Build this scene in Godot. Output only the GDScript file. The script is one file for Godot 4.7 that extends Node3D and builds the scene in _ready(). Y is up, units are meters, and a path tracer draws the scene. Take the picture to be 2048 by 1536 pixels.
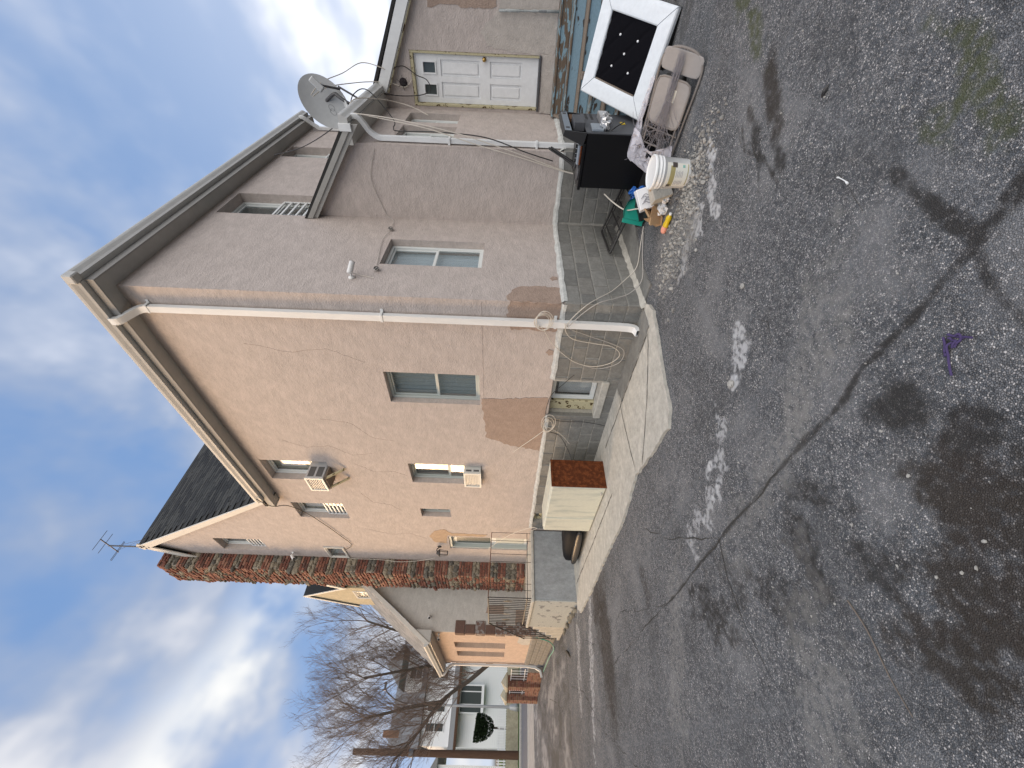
extends Node3D
# A stucco house seen from its back yard, the picture taken with the camera turned on its side.
# World: the house's near corner stands at the origin, y is up; the long wall lies in z = 0 and runs to -x,
# the rear wall lies in x = 0 and runs to -z. Units are metres.

var M := {}            # materials
var used := {}         # names taken at top level
var eye := Vector3(3.086, 1.752, 4.453)
var rng := RandomNumberGenerator.new()

func _ready():
	rng.seed = 7
	set_camera()
	set_light()
	make_materials()
	build_ground()
	build_house()
	build_stoop()
	build_street()
	build_unseen_neighbour()
	build_yard_things()
	build_wall_things()

func set_camera():
	var yaw := 0.8055
	var pitch := -0.01122
	var roll := 0.0376
	var fw := Vector3(-sin(yaw) * cos(pitch), sin(pitch), -cos(yaw) * cos(pitch))
	var r0 := Vector3(cos(yaw), 0, -sin(yaw))
	var u0 := r0.cross(fw)
	var r := r0 * cos(roll) + u0 * sin(roll)
	var u := u0 * cos(roll) - r0 * sin(roll)
	var cam := Camera3D.new()
	cam.name = "camera"
	cam.transform = Transform3D(Basis(-u, r, -fw), eye)
	cam.fov = rad_to_deg(2.0 * atan(768.0 / 818.75))
	cam.near = 0.05
	cam.far = 900.0
	add_child(cam)
	cam.current = true

func set_light():
	var env := Environment.new()
	env.background_mode = Environment.BG_SKY
	env.tonemap_mode = Environment.TONE_MAPPER_LINEAR
	env.tonemap_exposure = 1.95
	env.sdfgi_enabled = true
	env.ssao_enabled = true
	env.ssil_enabled = true
	var sky := Sky.new()
	var pano := PanoramaSkyMaterial.new()
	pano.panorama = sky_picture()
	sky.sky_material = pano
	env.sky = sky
	var we := WorldEnvironment.new()
	we.name = "world_environment"
	we.environment = env
	add_child(we)
	var sun := DirectionalLight3D.new()
	sun.name = "sun"
	sun.light_energy = SUN_ENERGY
	sun.light_angular_distance = SUN_ANGLE
	sun.light_color = SUN_COLOR
	sun.shadow_enabled = true
	sun.look_at_from_position(SUN_FROM, Vector3.ZERO)
	add_child(sun)

const SUN_ENERGY := 0.5
const SUN_ANGLE := 85.0                                  # overcast: the light comes from a broad stretch of cloud behind the camera
const SUN_COLOR := Color(1.0, 0.95, 0.88)
const SUN_FROM := Vector3(6.8, 8.0, 4.0)
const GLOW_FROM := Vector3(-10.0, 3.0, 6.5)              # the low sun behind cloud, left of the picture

func sky_picture() -> ImageTexture:
	# air and drifting thin cloud, brightest towards the hidden low sun
	var w := 1024
	var h := 512
	var img := Image.create(w, h, false, Image.FORMAT_RGBF)
	var n1 := FastNoiseLite.new()
	n1.seed = 14
	n1.noise_type = FastNoiseLite.TYPE_SIMPLEX_SMOOTH
	n1.frequency = 0.8
	n1.fractal_octaves = 5
	n1.fractal_gain = 0.48
	n1.domain_warp_enabled = true
	n1.domain_warp_amplitude = 0.5
	n1.domain_warp_frequency = 0.5
	var n2 := FastNoiseLite.new()
	n2.seed = 5
	n2.frequency = 2.1
	n2.fractal_octaves = 5
	n2.fractal_gain = 0.55
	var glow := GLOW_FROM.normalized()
	var glow2 := Vector3(0.05, 0.28, -0.95).normalized()
	var bank_side := Vector3(-0.20, 0.42, 0.88).normalized()
	var blue_top := Vector3(0.155, 0.27, 0.50)
	var blue_low := Vector3(0.25, 0.39, 0.64)
	for j in h:
		var th := (j + 0.5) / h * PI
		var y := cos(th)
		var s := sin(th)
		for i in w:
			var a := (i + 0.5) / w * TAU
			var d := Vector3(sin(a) * s, y, -cos(a) * s)
			var c := Vector3.ONE
			if y > -0.02:
				var k := 1.0 / (maxf(y, 0.0) + 0.38)
				var p := Vector2(d.x * 0.9 + d.z * 0.42, d.z * 0.9 - d.x * 0.42) * k
				var f := n1.get_noise_2d(p.x * 1.35, p.y * 1.8) * 0.58 + n2.get_noise_2d(p.x * 1.5, p.y * 2.0) * 0.42
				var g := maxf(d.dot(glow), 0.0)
				var g2 := maxf(d.dot(glow2), 0.0)
				# a bright bank of cloud leans away from the low sun
				var off := Vector3(-0.874, 0.423, -0.238).normalized().cross(Vector3(-0.80, 0.55, 0.12).normalized()).normalized().dot(d)
				var bank := exp(-pow((off + f * 0.13) / 0.05, 2.0)) * smoothstep(0.66, 0.90, d.dot(Vector3(-0.87, 0.45, -0.06).normalized())) * smoothstep(-0.5, 0.25, f)
				var cover := smoothstep(-0.34, 0.54, f + 0.06 * (1.0 - y))
				c = blue_top.lerp(blue_low, pow(1.0 - maxf(y, 0.0), 2.2))
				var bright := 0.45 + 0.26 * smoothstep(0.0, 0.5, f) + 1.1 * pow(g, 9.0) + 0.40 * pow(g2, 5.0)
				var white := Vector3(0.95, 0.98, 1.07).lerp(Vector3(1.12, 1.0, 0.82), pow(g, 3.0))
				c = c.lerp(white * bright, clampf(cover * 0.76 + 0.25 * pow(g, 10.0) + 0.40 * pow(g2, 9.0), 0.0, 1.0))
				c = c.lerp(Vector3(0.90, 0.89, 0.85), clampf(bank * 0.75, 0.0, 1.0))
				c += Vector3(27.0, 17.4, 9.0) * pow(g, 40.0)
				c = c.lerp(Vector3(0.74, 0.74, 0.72), pow(1.0 - clampf(y, 0.0, 1.0), 9.0) * 0.55)
			else:
				c = Vector3(0.18, 0.175, 0.165)
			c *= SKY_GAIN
			img.set_pixel(i, j, Color(c.x, c.y, c.z))
	return ImageTexture.create_from_image(img)

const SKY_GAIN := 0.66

# ---------------------------------------------------------------- helpers: nodes

func numbered(called: String) -> String:
	if not used.has(called):
		used[called] = 0
		return called
	used[called] += 1
	return "%s_%03d" % [called, used[called]]

func thing(called: String, label: String, category: String, at := Vector3.ZERO, group := "") -> Node3D:
	var o := Node3D.new()
	o.name = numbered(called)
	o.position = at
	o.set_meta("label", label)
	o.set_meta("category", category)
	if group != "":
		o.set_meta("group", group)
	add_child(o)
	return o

func structure(called: String, mesh: Mesh) -> MeshInstance3D:
	var o := MeshInstance3D.new()
	o.name = numbered(called)
	o.mesh = mesh
	o.set_meta("kind", "structure")
	add_child(o)
	return o

func part(called: String, mesh: Mesh, parent: Node, xf := Transform3D.IDENTITY, m: Material = null) -> MeshInstance3D:
	var o := MeshInstance3D.new()
	o.name = called
	o.mesh = mesh
	o.transform = xf
	if m != null:
		o.material_override = m
	parent.add_child(o, true)
	return o

func solo(called: String, mesh: Mesh, label: String, category: String, at := Vector3.ZERO, group := "") -> MeshInstance3D:
	var o := MeshInstance3D.new()
	o.name = numbered(called)
	o.mesh = mesh
	o.position = at
	o.set_meta("label", label)
	o.set_meta("category", category)
	if group != "":
		o.set_meta("group", group)
	add_child(o)
	return o

# ---------------------------------------------------------------- helpers: meshes

func mb() -> SurfaceTool:
	var st := SurfaceTool.new()
	st.begin(Mesh.PRIMITIVE_TRIANGLES)
	st.set_smooth_group(-1)
	return st

func fin(st: SurfaceTool, m: Material) -> ArrayMesh:
	st.generate_normals()
	st.set_material(m)
	return st.commit()

func tri(st: SurfaceTool, a: Vector3, b: Vector3, c: Vector3):
	st.add_vertex(a); st.add_vertex(b); st.add_vertex(c)

func quad(st: SurfaceTool, a: Vector3, b: Vector3, c: Vector3, d: Vector3):
	# corners clockwise seen from the front
	tri(st, a, b, c)
	tri(st, a, c, d)

func box(st: SurfaceTool, lo: Vector3, hi: Vector3, xf := Transform3D.IDENTITY):
	var p := []
	for k in 8:
		p.append(xf * Vector3(hi.x if k & 1 else lo.x, hi.y if k & 2 else lo.y, hi.z if k & 4 else lo.z))
	quad(st, p[4], p[6], p[7], p[5])   # +z
	quad(st, p[1], p[3], p[2], p[0])   # -z
	quad(st, p[5], p[7], p[3], p[1])   # +x
	quad(st, p[0], p[2], p[6], p[4])   # -x
	quad(st, p[6], p[2], p[3], p[7])   # +y
	quad(st, p[0], p[4], p[5], p[1])   # -y

func boxm(lo: Vector3, hi: Vector3, m: Material) -> ArrayMesh:
	var st := mb()
	bev(st, lo, hi, minf(0.004, 0.2 * minf(hi.x - lo.x, minf(hi.y - lo.y, hi.z - lo.z))))
	return fin(st, m)

func bev(st: SurfaceTool, lo: Vector3, hi: Vector3, b: float, xf := Transform3D.IDENTITY, jit := 0.0):
	# a box with chamfered edges; jit moves its corners a little
	var c := (lo + hi) * 0.5
	var h := (hi - lo) * 0.5
	var v := {}
	for sx in [-1, 1]:
		for sy in [-1, 1]:
			for sz in [-1, 1]:
				var s := Vector3(sx, sy, sz)
				var j := Vector3(rng.randf_range(-jit, jit), rng.randf_range(-jit, jit), rng.randf_range(-jit, jit)) if jit > 0.0 else Vector3.ZERO
				for ax in 3:
					var q := h - Vector3.ONE * b
					q[ax] = h[ax]
					v[[sx, sy, sz, ax]] = xf * (c + s * q + j)
	for ax in 3:
		var a1: int = (ax + 1) % 3
		var a2: int = (ax + 2) % 3
		for s in [-1, 1]:
			var key := func(p: int, r: int) -> Vector3:
				var k := [0, 0, 0, ax]
				k[ax] = s; k[a1] = p; k[a2] = r
				return v[k]
			if s > 0:
				quad(st, key.call(-1, -1), key.call(-1, 1), key.call(1, 1), key.call(1, -1))
			else:
				quad(st, key.call(1, -1), key.call(1, 1), key.call(-1, 1), key.call(-1, -1))
		# edges along axis ax, between faces a1 and a2
		for p in [-1, 1]:
			for r in [-1, 1]:
				var e := func(t: int, face: int) -> Vector3:
					var k := [0, 0, 0, face]
					k[ax] = t; k[a1] = p; k[a2] = r
					return v[k]
				if p * r > 0:
					quad(st, e.call(-1, a1), e.call(1, a1), e.call(1, a2), e.call(-1, a2))
				else:
					quad(st, e.call(-1, a2), e.call(1, a2), e.call(1, a1), e.call(-1, a1))
	for sx in [-1, 1]:
		for sy in [-1, 1]:
			for sz in [-1, 1]:
				if sx * sy * sz > 0:
					tri(st, v[[sx, sy, sz, 0]], v[[sx, sy, sz, 2]], v[[sx, sy, sz, 1]])
				else:
					tri(st, v[[sx, sy, sz, 0]], v[[sx, sy, sz, 1]], v[[sx, sy, sz, 2]])

func bevm(size: Vector3, b: float, m: Material, jit := 0.0) -> ArrayMesh:
	var st := mb()
	bev(st, -size * 0.5, size * 0.5, b, Transform3D.IDENTITY, jit)
	return fin(st, m)

func tube(st: SurfaceTool, pts: Array, r: float, sides := 8, r_end := -1.0, cap := true):
	# a round rod along points, its radius going from r to r_end
	var n := pts.size()
	if n < 2:
		return
	if r_end < 0.0:
		r_end = r
	var rings := []
	var up := Vector3.UP
	for k in n:
		var d: Vector3 = (pts[mini(k + 1, n - 1)] - pts[maxi(k - 1, 0)]).normalized()
		if absf(d.dot(up)) > 0.95:
			up = Vector3.RIGHT if absf(d.x) < 0.9 else Vector3.BACK
		var a := d.cross(up).normalized()
		var b := a.cross(d).normalized()
		up = b
		var rr := lerpf(r, r_end, float(k) / (n - 1))
		var ring := []
		for s in sides:
			var t := TAU * s / sides
			ring.append(pts[k] + (a * cos(t) + b * sin(t)) * rr)
		rings.append(ring)
	st.set_smooth_group(0)
	for k in n - 1:
		for s in sides:
			var s2 := (s + 1) % sides
			quad(st, rings[k][s], rings[k + 1][s], rings[k + 1][s2], rings[k][s2])
	st.set_smooth_group(-1)
	if cap:
		for s in range(1, sides - 1):
			tri(st, rings[0][0], rings[0][s], rings[0][s + 1])
			tri(st, rings[n - 1][0], rings[n - 1][s + 1], rings[n - 1][s])

func tubem(pts: Array, r: float, m: Material, sides := 8, r_end := -1.0) -> ArrayMesh:
	var st := mb()
	tube(st, pts, r, sides, r_end)
	return fin(st, m)

func curve(pts: Array, steps := 6) -> Array:
	# a smooth line through points (Catmull-Rom)
	var out := []
	var n := pts.size()
	for k in n - 1:
		var p0: Vector3 = pts[maxi(k - 1, 0)]
		var p1: Vector3 = pts[k]
		var p2: Vector3 = pts[k + 1]
		var p3: Vector3 = pts[mini(k + 2, n - 1)]
		for s in steps:
			out.append(p1.cubic_interpolate(p2, p0, p3, float(s) / steps))
	out.append(pts[n - 1])
	return out

func lathe(st: SurfaceTool, prof: Array, sides := 24, xf := Transform3D.IDENTITY, smooth := true):
	# prof: Vector2(radius, height) from bottom to top
	st.set_smooth_group(0 if smooth else -1)
	for k in prof.size() - 1:
		var p: Vector2 = prof[k]
		var q: Vector2 = prof[k + 1]
		for s in sides:
			var a := TAU * s / sides
			var b := TAU * (s + 1) / sides
			var p1 := xf * Vector3(cos(a) * p.x, p.y, sin(a) * p.x)
			var p2 := xf * Vector3(cos(b) * p.x, p.y, sin(b) * p.x)
			var q1 := xf * Vector3(cos(a) * q.x, q.y, sin(a) * q.x)
			var q2 := xf * Vector3(cos(b) * q.x, q.y, sin(b) * q.x)
			if p.x > 1e-5:
				tri(st, p1, p2, q2)
			if q.x > 1e-5:
				tri(st, p1, q2, q1)
	st.set_smooth_group(-1)

func extrude(st: SurfaceTool, poly: PackedVector2Array, depth: float, xf: Transform3D):
	# a flat outline in the local xy plane, from z = 0 back to z = -depth
	if Geometry2D.is_polygon_clockwise(poly):
		poly = poly.duplicate()
		poly.reverse()
	var t := Geometry2D.triangulate_polygon(poly)
	var z := Vector3(0, 0, -depth)
	for k in range(0, t.size(), 3):
		var a := Vector3(poly[t[k]].x, poly[t[k]].y, 0)
		var b := Vector3(poly[t[k + 1]].x, poly[t[k + 1]].y, 0)
		var c := Vector3(poly[t[k + 2]].x, poly[t[k + 2]].y, 0)
		if (b - a).cross(c - a).z > 0.0:
			var w := b
			b = c
			c = w
		tri(st, xf * a, xf * b, xf * c)
		tri(st, xf * (a + z), xf * (c + z), xf * (b + z))
	for k in poly.size():
		var a := Vector3(poly[k].x, poly[k].y, 0)
		var b := Vector3(poly[(k + 1) % poly.size()].x, poly[(k + 1) % poly.size()].y, 0)
		quad(st, xf * a, xf * b, xf * (b + z), xf * (a + z))

func pierced(st: SurfaceTool, outline: PackedVector2Array, holes: Array, depth: float, xf: Transform3D):
	# a wall of some thickness with rectangular openings (Rect2) and their reveals
	var xs := []
	var lo := 1e9
	var hi := -1e9
	for p in outline:
		lo = minf(lo, p.x)
		hi = maxf(hi, p.x)
	xs.append(lo - 1.0)
	for r in holes:
		xs.append(r.get_center().x)
	xs.append(hi + 1.0)
	xs.sort()
	var z := Vector3(0, 0, -depth)
	for k in xs.size() - 1:
		if xs[k + 1] - xs[k] < 1e-4:
			continue
		var strip := PackedVector2Array([Vector2(xs[k], -50), Vector2(xs[k + 1], -50), Vector2(xs[k + 1], 50), Vector2(xs[k], 50)])
		var polys: Array = Geometry2D.intersect_polygons(outline, strip)
		for r in holes:
			var rp := PackedVector2Array([r.position, Vector2(r.end.x, r.position.y), r.end, Vector2(r.position.x, r.end.y)])
			var next := []
			for p in polys:
				next.append_array(Geometry2D.clip_polygons(p, rp))
			polys = next
		for p in polys:
			var t := Geometry2D.triangulate_polygon(p)
			for q in range(0, t.size(), 3):
				var a := Vector3(p[t[q]].x, p[t[q]].y, 0)
				var b := Vector3(p[t[q + 1]].x, p[t[q + 1]].y, 0)
				var c := Vector3(p[t[q + 2]].x, p[t[q + 2]].y, 0)
				if (b - a).cross(c - a).z > 0.0:
					var w := b
					b = c
					c = w
				tri(st, xf * a, xf * b, xf * c)
				tri(st, xf * (a + z), xf * (c + z), xf * (b + z))
	for r in holes:
		var a := Vector3(r.position.x, r.position.y, 0)
		var b := Vector3(r.end.x, r.position.y, 0)
		var c := Vector3(r.end.x, r.end.y, 0)
		var d := Vector3(r.position.x, r.end.y, 0)
		for e in [[a, b], [b, c], [c, d], [d, a]]:
			quad(st, xf * e[1], xf * e[0], xf * (e[0] + z), xf * (e[1] + z))
	var o := outline
	if Geometry2D.is_polygon_clockwise(o):
		o = outline.duplicate()
		o.reverse()
	for k in o.size():
		var a := Vector3(o[k].x, o[k].y, 0)
		var b := Vector3(o[(k + 1) % o.size()].x, o[(k + 1) % o.size()].y, 0)
		quad(st, xf * a, xf * b, xf * (b + z), xf * (a + z))

func sheet(pts: Array, y: float, thick: float, m: Material) -> ArrayMesh:
	# a flat slab lying on the ground: pts are Vector2(x, z), its top at y
	var poly := PackedVector2Array()
	for p in pts:
		poly.append(Vector2(p.x, -p.y))
	var st := mb()
	extrude(st, poly, thick, Transform3D(Basis(Vector3.RIGHT, Vector3.FORWARD, Vector3.UP), Vector3(0, y, 0)))
	return fin(st, m)

func ragged(pts: Array, step: float, amount: float, closed := true) -> Array:
	# an outline broken up into short uneven steps
	var out := []
	var n := pts.size()
	for k in (n if closed else n - 1):
		var a: Vector2 = pts[k]
		var b: Vector2 = pts[(k + 1) % n]
		var c := maxi(1, int(a.distance_to(b) / step))
		for s in c:
			var p := a.lerp(b, float(s) / c)
			out.append(p + Vector2(rng.randf_range(-amount, amount), rng.randf_range(-amount, amount)))
	if not closed:
		out.append(pts[n - 1])
	return out

func blob(mean: Vector3, seed_: int, rough := 0.22, rings := 6, segs := 9) -> SurfaceTool:
	# an uneven lump, such as a stone
	var st := mb()
	var nz := FastNoiseLite.new()
	nz.seed = seed_
	nz.frequency = 0.9
	var grid := []
	for i in rings + 1:
		var row := []
		var th := PI * i / rings
		for j in segs:
			var ph := TAU * j / segs
			var d := Vector3(sin(th) * cos(ph), cos(th), sin(th) * sin(ph))
			row.append(d * mean * (1.0 + rough * 2.2 * nz.get_noise_3dv(d * 1.6)))
		grid.append(row)
	for i in rings:
		for j in segs:
			var j2 := (j + 1) % segs
			if i > 0:
				tri(st, grid[i][j], grid[i + 1][j2], grid[i][j2])
			tri(st, grid[i][j], grid[i + 1][j], grid[i + 1][j2])
	return st

func pieces(called: String, list: Array, parent: Node, most := 300):
	# list: [mesh, material, transform]; the nearest ones become parts, the rest one joined mesh
	list.sort_custom(func(a, b): return a[2].origin.distance_squared_to(eye) < b[2].origin.distance_squared_to(eye))
	for k in mini(most, list.size()):
		part(called, list[k][0], parent, list[k][2], list[k][1])
	if list.size() <= most:
		return
	var tools := {}
	for k in range(most, list.size()):
		var m: Material = list[k][1]
		if not tools.has(m):
			tools[m] = SurfaceTool.new()
		tools[m].append_from(list[k][0], 0, list[k][2])
	var mesh := ArrayMesh.new()
	for m in tools:
		tools[m].set_material(m)
		tools[m].commit(mesh)
	var o := part(called + "_field", mesh, parent)
	o.set_meta("kind", "stuff")

func ribbon(pts: Array, width: float, y: float, m: Material, uneven := 0.5) -> ArrayMesh:
	# an uneven narrow strip lying on the ground along Vector2(x, z) points
	var st := mb()
	var line := ragged(pts, 0.09, width * 0.55, false)
	var a0 := Vector3.ZERO
	var b0 := Vector3.ZERO
	for k in line.size():
		var d: Vector2 = (line[mini(k + 1, line.size() - 1)] - line[maxi(k - 1, 0)]).normalized()
		var w := width * 0.5 * rng.randf_range(1.0 - uneven, 1.0 + uneven)
		if k == 0 or k == line.size() - 1:
			w *= 0.2
		var s := Vector2(-d.y, d.x) * w
		var a := Vector3(line[k].x + s.x, y, line[k].y + s.y)
		var b := Vector3(line[k].x - s.x, y, line[k].y - s.y)
		if k > 0:
			quad(st, a0, a, b, b0)
		a0 = a
		b0 = b
	return fin(st, m)

# ---------------------------------------------------------------- materials

func nz(size: int, freq: float, oct: int, seed_: int, type := FastNoiseLite.TYPE_SIMPLEX_SMOOTH) -> PackedByteArray:
	var n := FastNoiseLite.new()
	n.seed = seed_
	n.noise_type = type
	n.frequency = freq
	n.fractal_octaves = oct
	if type == FastNoiseLite.TYPE_CELLULAR:
		n.fractal_type = FastNoiseLite.FRACTAL_NONE
	return n.get_seamless_image(size, size, false, false, 0.15, true).get_data()

func cells(size: int, freq: float, seed_: int, ret: int) -> PackedByteArray:
	var n := FastNoiseLite.new()
	n.seed = seed_
	n.noise_type = FastNoiseLite.TYPE_CELLULAR
	n.frequency = freq
	n.cellular_jitter = 1.0
	n.fractal_type = FastNoiseLite.FRACTAL_NONE
	n.cellular_return_type = ret
	return n.get_seamless_image(size, size, false, false, 0.15, true).get_data()

func pic(size: int, bytes: PackedByteArray) -> ImageTexture:
	var img := Image.create_from_data(size, size, false, Image.FORMAT_RGB8, bytes)
	img.generate_mipmaps()
	return ImageTexture.create_from_image(img)

func gray(size: int, bytes: PackedByteArray) -> ImageTexture:
	return ImageTexture.create_from_image(Image.create_from_data(size, size, false, Image.FORMAT_L8, bytes))

func blend_tex(size: int, layers: Array, base: float) -> ImageTexture:
	# a grey tone: base plus each noise layer [bytes, weight] around its middle
	var out := PackedByteArray()
	out.resize(size * size * 3)
	for k in size * size:
		var v := base
		for l in layers:
			v += (l[0][k] - 128) / 128.0 * l[1]
		var b := int(pow(clampf(v, 0.0, 1.0), 0.4545) * 255.0)
		out[k * 3] = b
		out[k * 3 + 1] = b
		out[k * 3 + 2] = b
	return pic(size, out)

func two_tone(size: int, mask: PackedByteArray, at: float, soft: float, a: Color, b: Color, grain: PackedByteArray, amount: float) -> ImageTexture:
	# material b shows through material a where the mask is high
	var out := PackedByteArray()
	out.resize(size * size * 3)
	for k in size * size:
		var t := clampf((mask[k] / 255.0 - at) / soft + 0.5, 0.0, 1.0)
		var g := 1.0 + (grain[k] - 128) / 128.0 * amount
		var c := a.lerp(b, t)
		out[k * 3] = int(clampf(c.r * g, 0.0, 1.0) * 255.0)
		out[k * 3 + 1] = int(clampf(c.g * g, 0.0, 1.0) * 255.0)
		out[k * 3 + 2] = int(clampf(c.b * g, 0.0, 1.0) * 255.0)
	return pic(size, out)

func lin(r: float, g: float, b: float) -> Color:
	# a real-world base colour as the engine's colour
	return Color(r, g, b).linear_to_srgb()

func plain(called: String, c: Color, rough := 0.8, metal := 0.0, spec := 0.5) -> StandardMaterial3D:
	var m := StandardMaterial3D.new()
	m.resource_name = called
	m.albedo_color = c
	m.roughness = rough
	m.metallic = metal
	m.metallic_specular = spec
	M[called] = m
	return m

func surf(called: String, c: Color, tex: Texture2D, scale: Vector3, rough := 0.9, relief: Texture2D = null, cm := 0.2, world := true) -> StandardMaterial3D:
	var m := plain(called, c, rough)
	m.uv1_triplanar = true
	m.uv1_world_triplanar = world
	m.uv1_scale = scale
	m.uv1_triplanar_sharpness = 8.0
	m.albedo_texture = tex
	m.metallic_specular = 0.3
	if relief != null:
		m.heightmap_enabled = true
		m.heightmap_texture = relief
		m.heightmap_scale = cm
	return m

func glass(called: String, c: Color, alpha: float) -> StandardMaterial3D:
	var m := plain(called, Color(c, alpha), 0.02)
	m.transparency = BaseMaterial3D.TRANSPARENCY_ALPHA
	return m

func make_materials():
	var s := 512
	var fine := nz(s, 0.09, 4, 1)
	var mid := nz(s, 0.025, 5, 2)
	var wide := nz(s, 0.008, 4, 3)
	var grain := nz(s, 0.35, 2, 4, FastNoiseLite.TYPE_VALUE)
	var peel := nz(s, 0.012, 5, 9)
	# stucco: trowelled, with a sandy grain and broad uneven patches
	var t_stucco := blend_tex(s, [[wide, 0.07], [mid, 0.07], [fine, 0.05], [grain, 0.07]], 0.82)
	var h := PackedByteArray()
	h.resize(s * s)
	for k in s * s:
		h[k] = clampi(int(0.40 * fine[k] + 0.35 * mid[k] + 0.25 * grain[k]), 0, 255)
	var r_stucco := gray(s, h)
	var st_scale := Vector3(0.45, 0.9, 0.45)
	surf("stucco", lin(0.57, 0.507, 0.47), t_stucco, st_scale, 0.95, r_stucco, 1.05)
	surf("stucco_wing", lin(0.68, 0.53, 0.43), t_stucco, st_scale, 0.95, r_stucco, 0.6)
	surf("stucco_grey", lin(0.62, 0.60, 0.56), t_stucco, st_scale, 0.95, r_stucco, 0.8)
	surf("stucco_cream", lin(0.60, 0.52, 0.36), t_stucco, st_scale, 0.95, r_stucco, 1.0)
	surf("repair_stucco", lin(0.43, 0.33, 0.27), t_stucco, Vector3(0.9, 0.9, 0.9), 0.95, r_stucco, 1.3)
	surf("repair_stucco_tan", lin(0.55, 0.41, 0.29), t_stucco, Vector3(0.9, 0.9, 0.9), 0.95, r_stucco, 1.3)
	surf("skim_coat", lin(0.56, 0.515, 0.47), t_stucco, Vector3(0.7, 0.7, 0.7), 0.9, r_stucco, 0.8)
	# concrete, block and mortar
	var t_conc := blend_tex(s, [[wide, 0.12], [mid, 0.10], [fine, 0.05], [grain, 0.09]], 0.76)
	var block_cols := [[0.255, 0.257, 0.242], [0.29, 0.29, 0.272], [0.23, 0.232, 0.22], [0.27, 0.266, 0.246]]
	for k in 4:
		surf("block_%d" % k, lin(block_cols[k][0], block_cols[k][1], block_cols[k][2]) , t_conc, Vector3.ONE * (1.3 + 0.2 * k), 0.85, r_stucco, 0.5)
	surf("mortar", lin(0.47, 0.46, 0.42), t_conc, Vector3.ONE * 2.0, 0.95, r_stucco, 0.5)
	surf("mortar_old", lin(0.42, 0.38, 0.32), t_conc, Vector3.ONE * 2.0, 0.95, r_stucco, 0.8)
	surf("parging", lin(0.64, 0.66, 0.64), t_conc, Vector3.ONE * 1.6, 0.9, r_stucco, 0.7)
	surf("concrete", lin(0.56, 0.545, 0.49), t_conc, Vector3.ONE * 0.9, 0.95, r_stucco, 0.6)
	surf("concrete_dark", lin(0.24, 0.24, 0.225), t_conc, Vector3.ONE * 0.8, 0.95, r_stucco, 0.8)
	surf("concrete_painted", lin(0.37, 0.395, 0.41), t_conc, Vector3(0.8, 0.5, 0.8), 0.7, r_stucco, 0.5)
	surf("sidewalk", lin(0.40, 0.39, 0.37), t_conc, Vector3.ONE * 0.4, 0.95)
	var t_white_worn := two_tone(s, peel, 0.71, 0.05, Color(0.80, 0.80, 0.78), Color(0.60, 0.60, 0.60), fine, 0.08)
	surf("whitewash_worn", lin(0.56, 0.60, 0.63), t_white_worn, Vector3(0.35, 0.5, 0.35), 0.9, r_stucco, 0.5)
	surf("cut_stone", lin(0.33, 0.315, 0.285), t_conc, Vector3.ONE * 1.2, 0.95, r_stucco, 0.8)
	# asphalt
	make_asphalt()
	surf("tar_dirt", lin(0.075, 0.072, 0.066), t_conc, Vector3.ONE * 3.0, 0.95)
	surf("street_asphalt", lin(0.19, 0.19, 0.20), t_conc, Vector3.ONE * 0.5, 0.9)
	surf("lawn", lin(0.07, 0.13, 0.03), t_conc, Vector3.ONE * 1.2, 1.0, r_stucco, 3.0)
	surf("soil", lin(0.13, 0.12, 0.10), t_conc, Vector3.ONE * 0.2, 1.0)
	surf("gravel", lin(0.30, 0.295, 0.28), t_conc, Vector3.ONE * 6.0, 0.95)
	surf("gravel_pale", lin(0.46, 0.45, 0.42), t_conc, Vector3.ONE * 6.0, 0.95)
	surf("chalk_patch", lin(0.44, 0.45, 0.45), t_conc, Vector3.ONE * 2.0, 0.95)
	# brick and stone of the chimney
	var bricks := [[0.25, 0.112, 0.082], [0.32, 0.15, 0.11], [0.20, 0.09, 0.07], [0.37, 0.20, 0.145], [0.15, 0.085, 0.07]]
	for k in 5:
		surf("brick_%d" % k, lin(bricks[k][0], bricks[k][1], bricks[k][2]), t_conc, Vector3.ONE * (2.5 + k * 0.3), 0.95, r_stucco, 0.4)
	var stones := [[0.27, 0.235, 0.18], [0.21, 0.19, 0.155], [0.34, 0.295, 0.225], [0.16, 0.15, 0.13]]
	for k in 4:
		surf("stone_%d" % k, lin(stones[k][0], stones[k][1], stones[k][2]), t_conc, Vector3.ONE * (2.0 + k * 0.4), 0.95, r_stucco, 0.7)
	surf("quoin_brown", lin(0.16, 0.105, 0.085), two_tone(s, peel, 0.68, 0.03, Color(0.92, 0.9, 0.9), Color(1, 1, 1), fine, 0.14), Vector3.ONE * 1.5, 0.85, r_stucco, 0.5)
	var t_quoin := two_tone(s, peel, 0.58, 0.04, Color(0.46, 0.38, 0.35), Color(0.60, 0.58, 0.57), fine, 0.10)
	surf("quoin_worn", lin(0.85, 0.85, 0.85), t_quoin, Vector3.ONE * 1.2, 0.85, r_stucco, 0.5)
	surf("brick_wall_far", lin(0.31, 0.18, 0.12), t_conc, Vector3.ONE * 2.0, 0.9)
	surf("brick_wall_far_dark", lin(0.21, 0.10, 0.075), t_conc, Vector3.ONE * 2.0, 0.9)
	# roofing
	var sh := [[0.050, 0.053, 0.056], [0.062, 0.066, 0.068], [0.040, 0.043, 0.047], [0.075, 0.078, 0.078]]
	for k in 4:
		surf("shingle_%d" % k, lin(sh[k][0], sh[k][1], sh[k][2]), t_conc, Vector3.ONE * 3.0, 0.95, r_stucco, 0.3)
	var sg := [[0.27, 0.28, 0.285], [0.31, 0.32, 0.325], [0.25, 0.26, 0.27], [0.34, 0.345, 0.35]]
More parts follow.
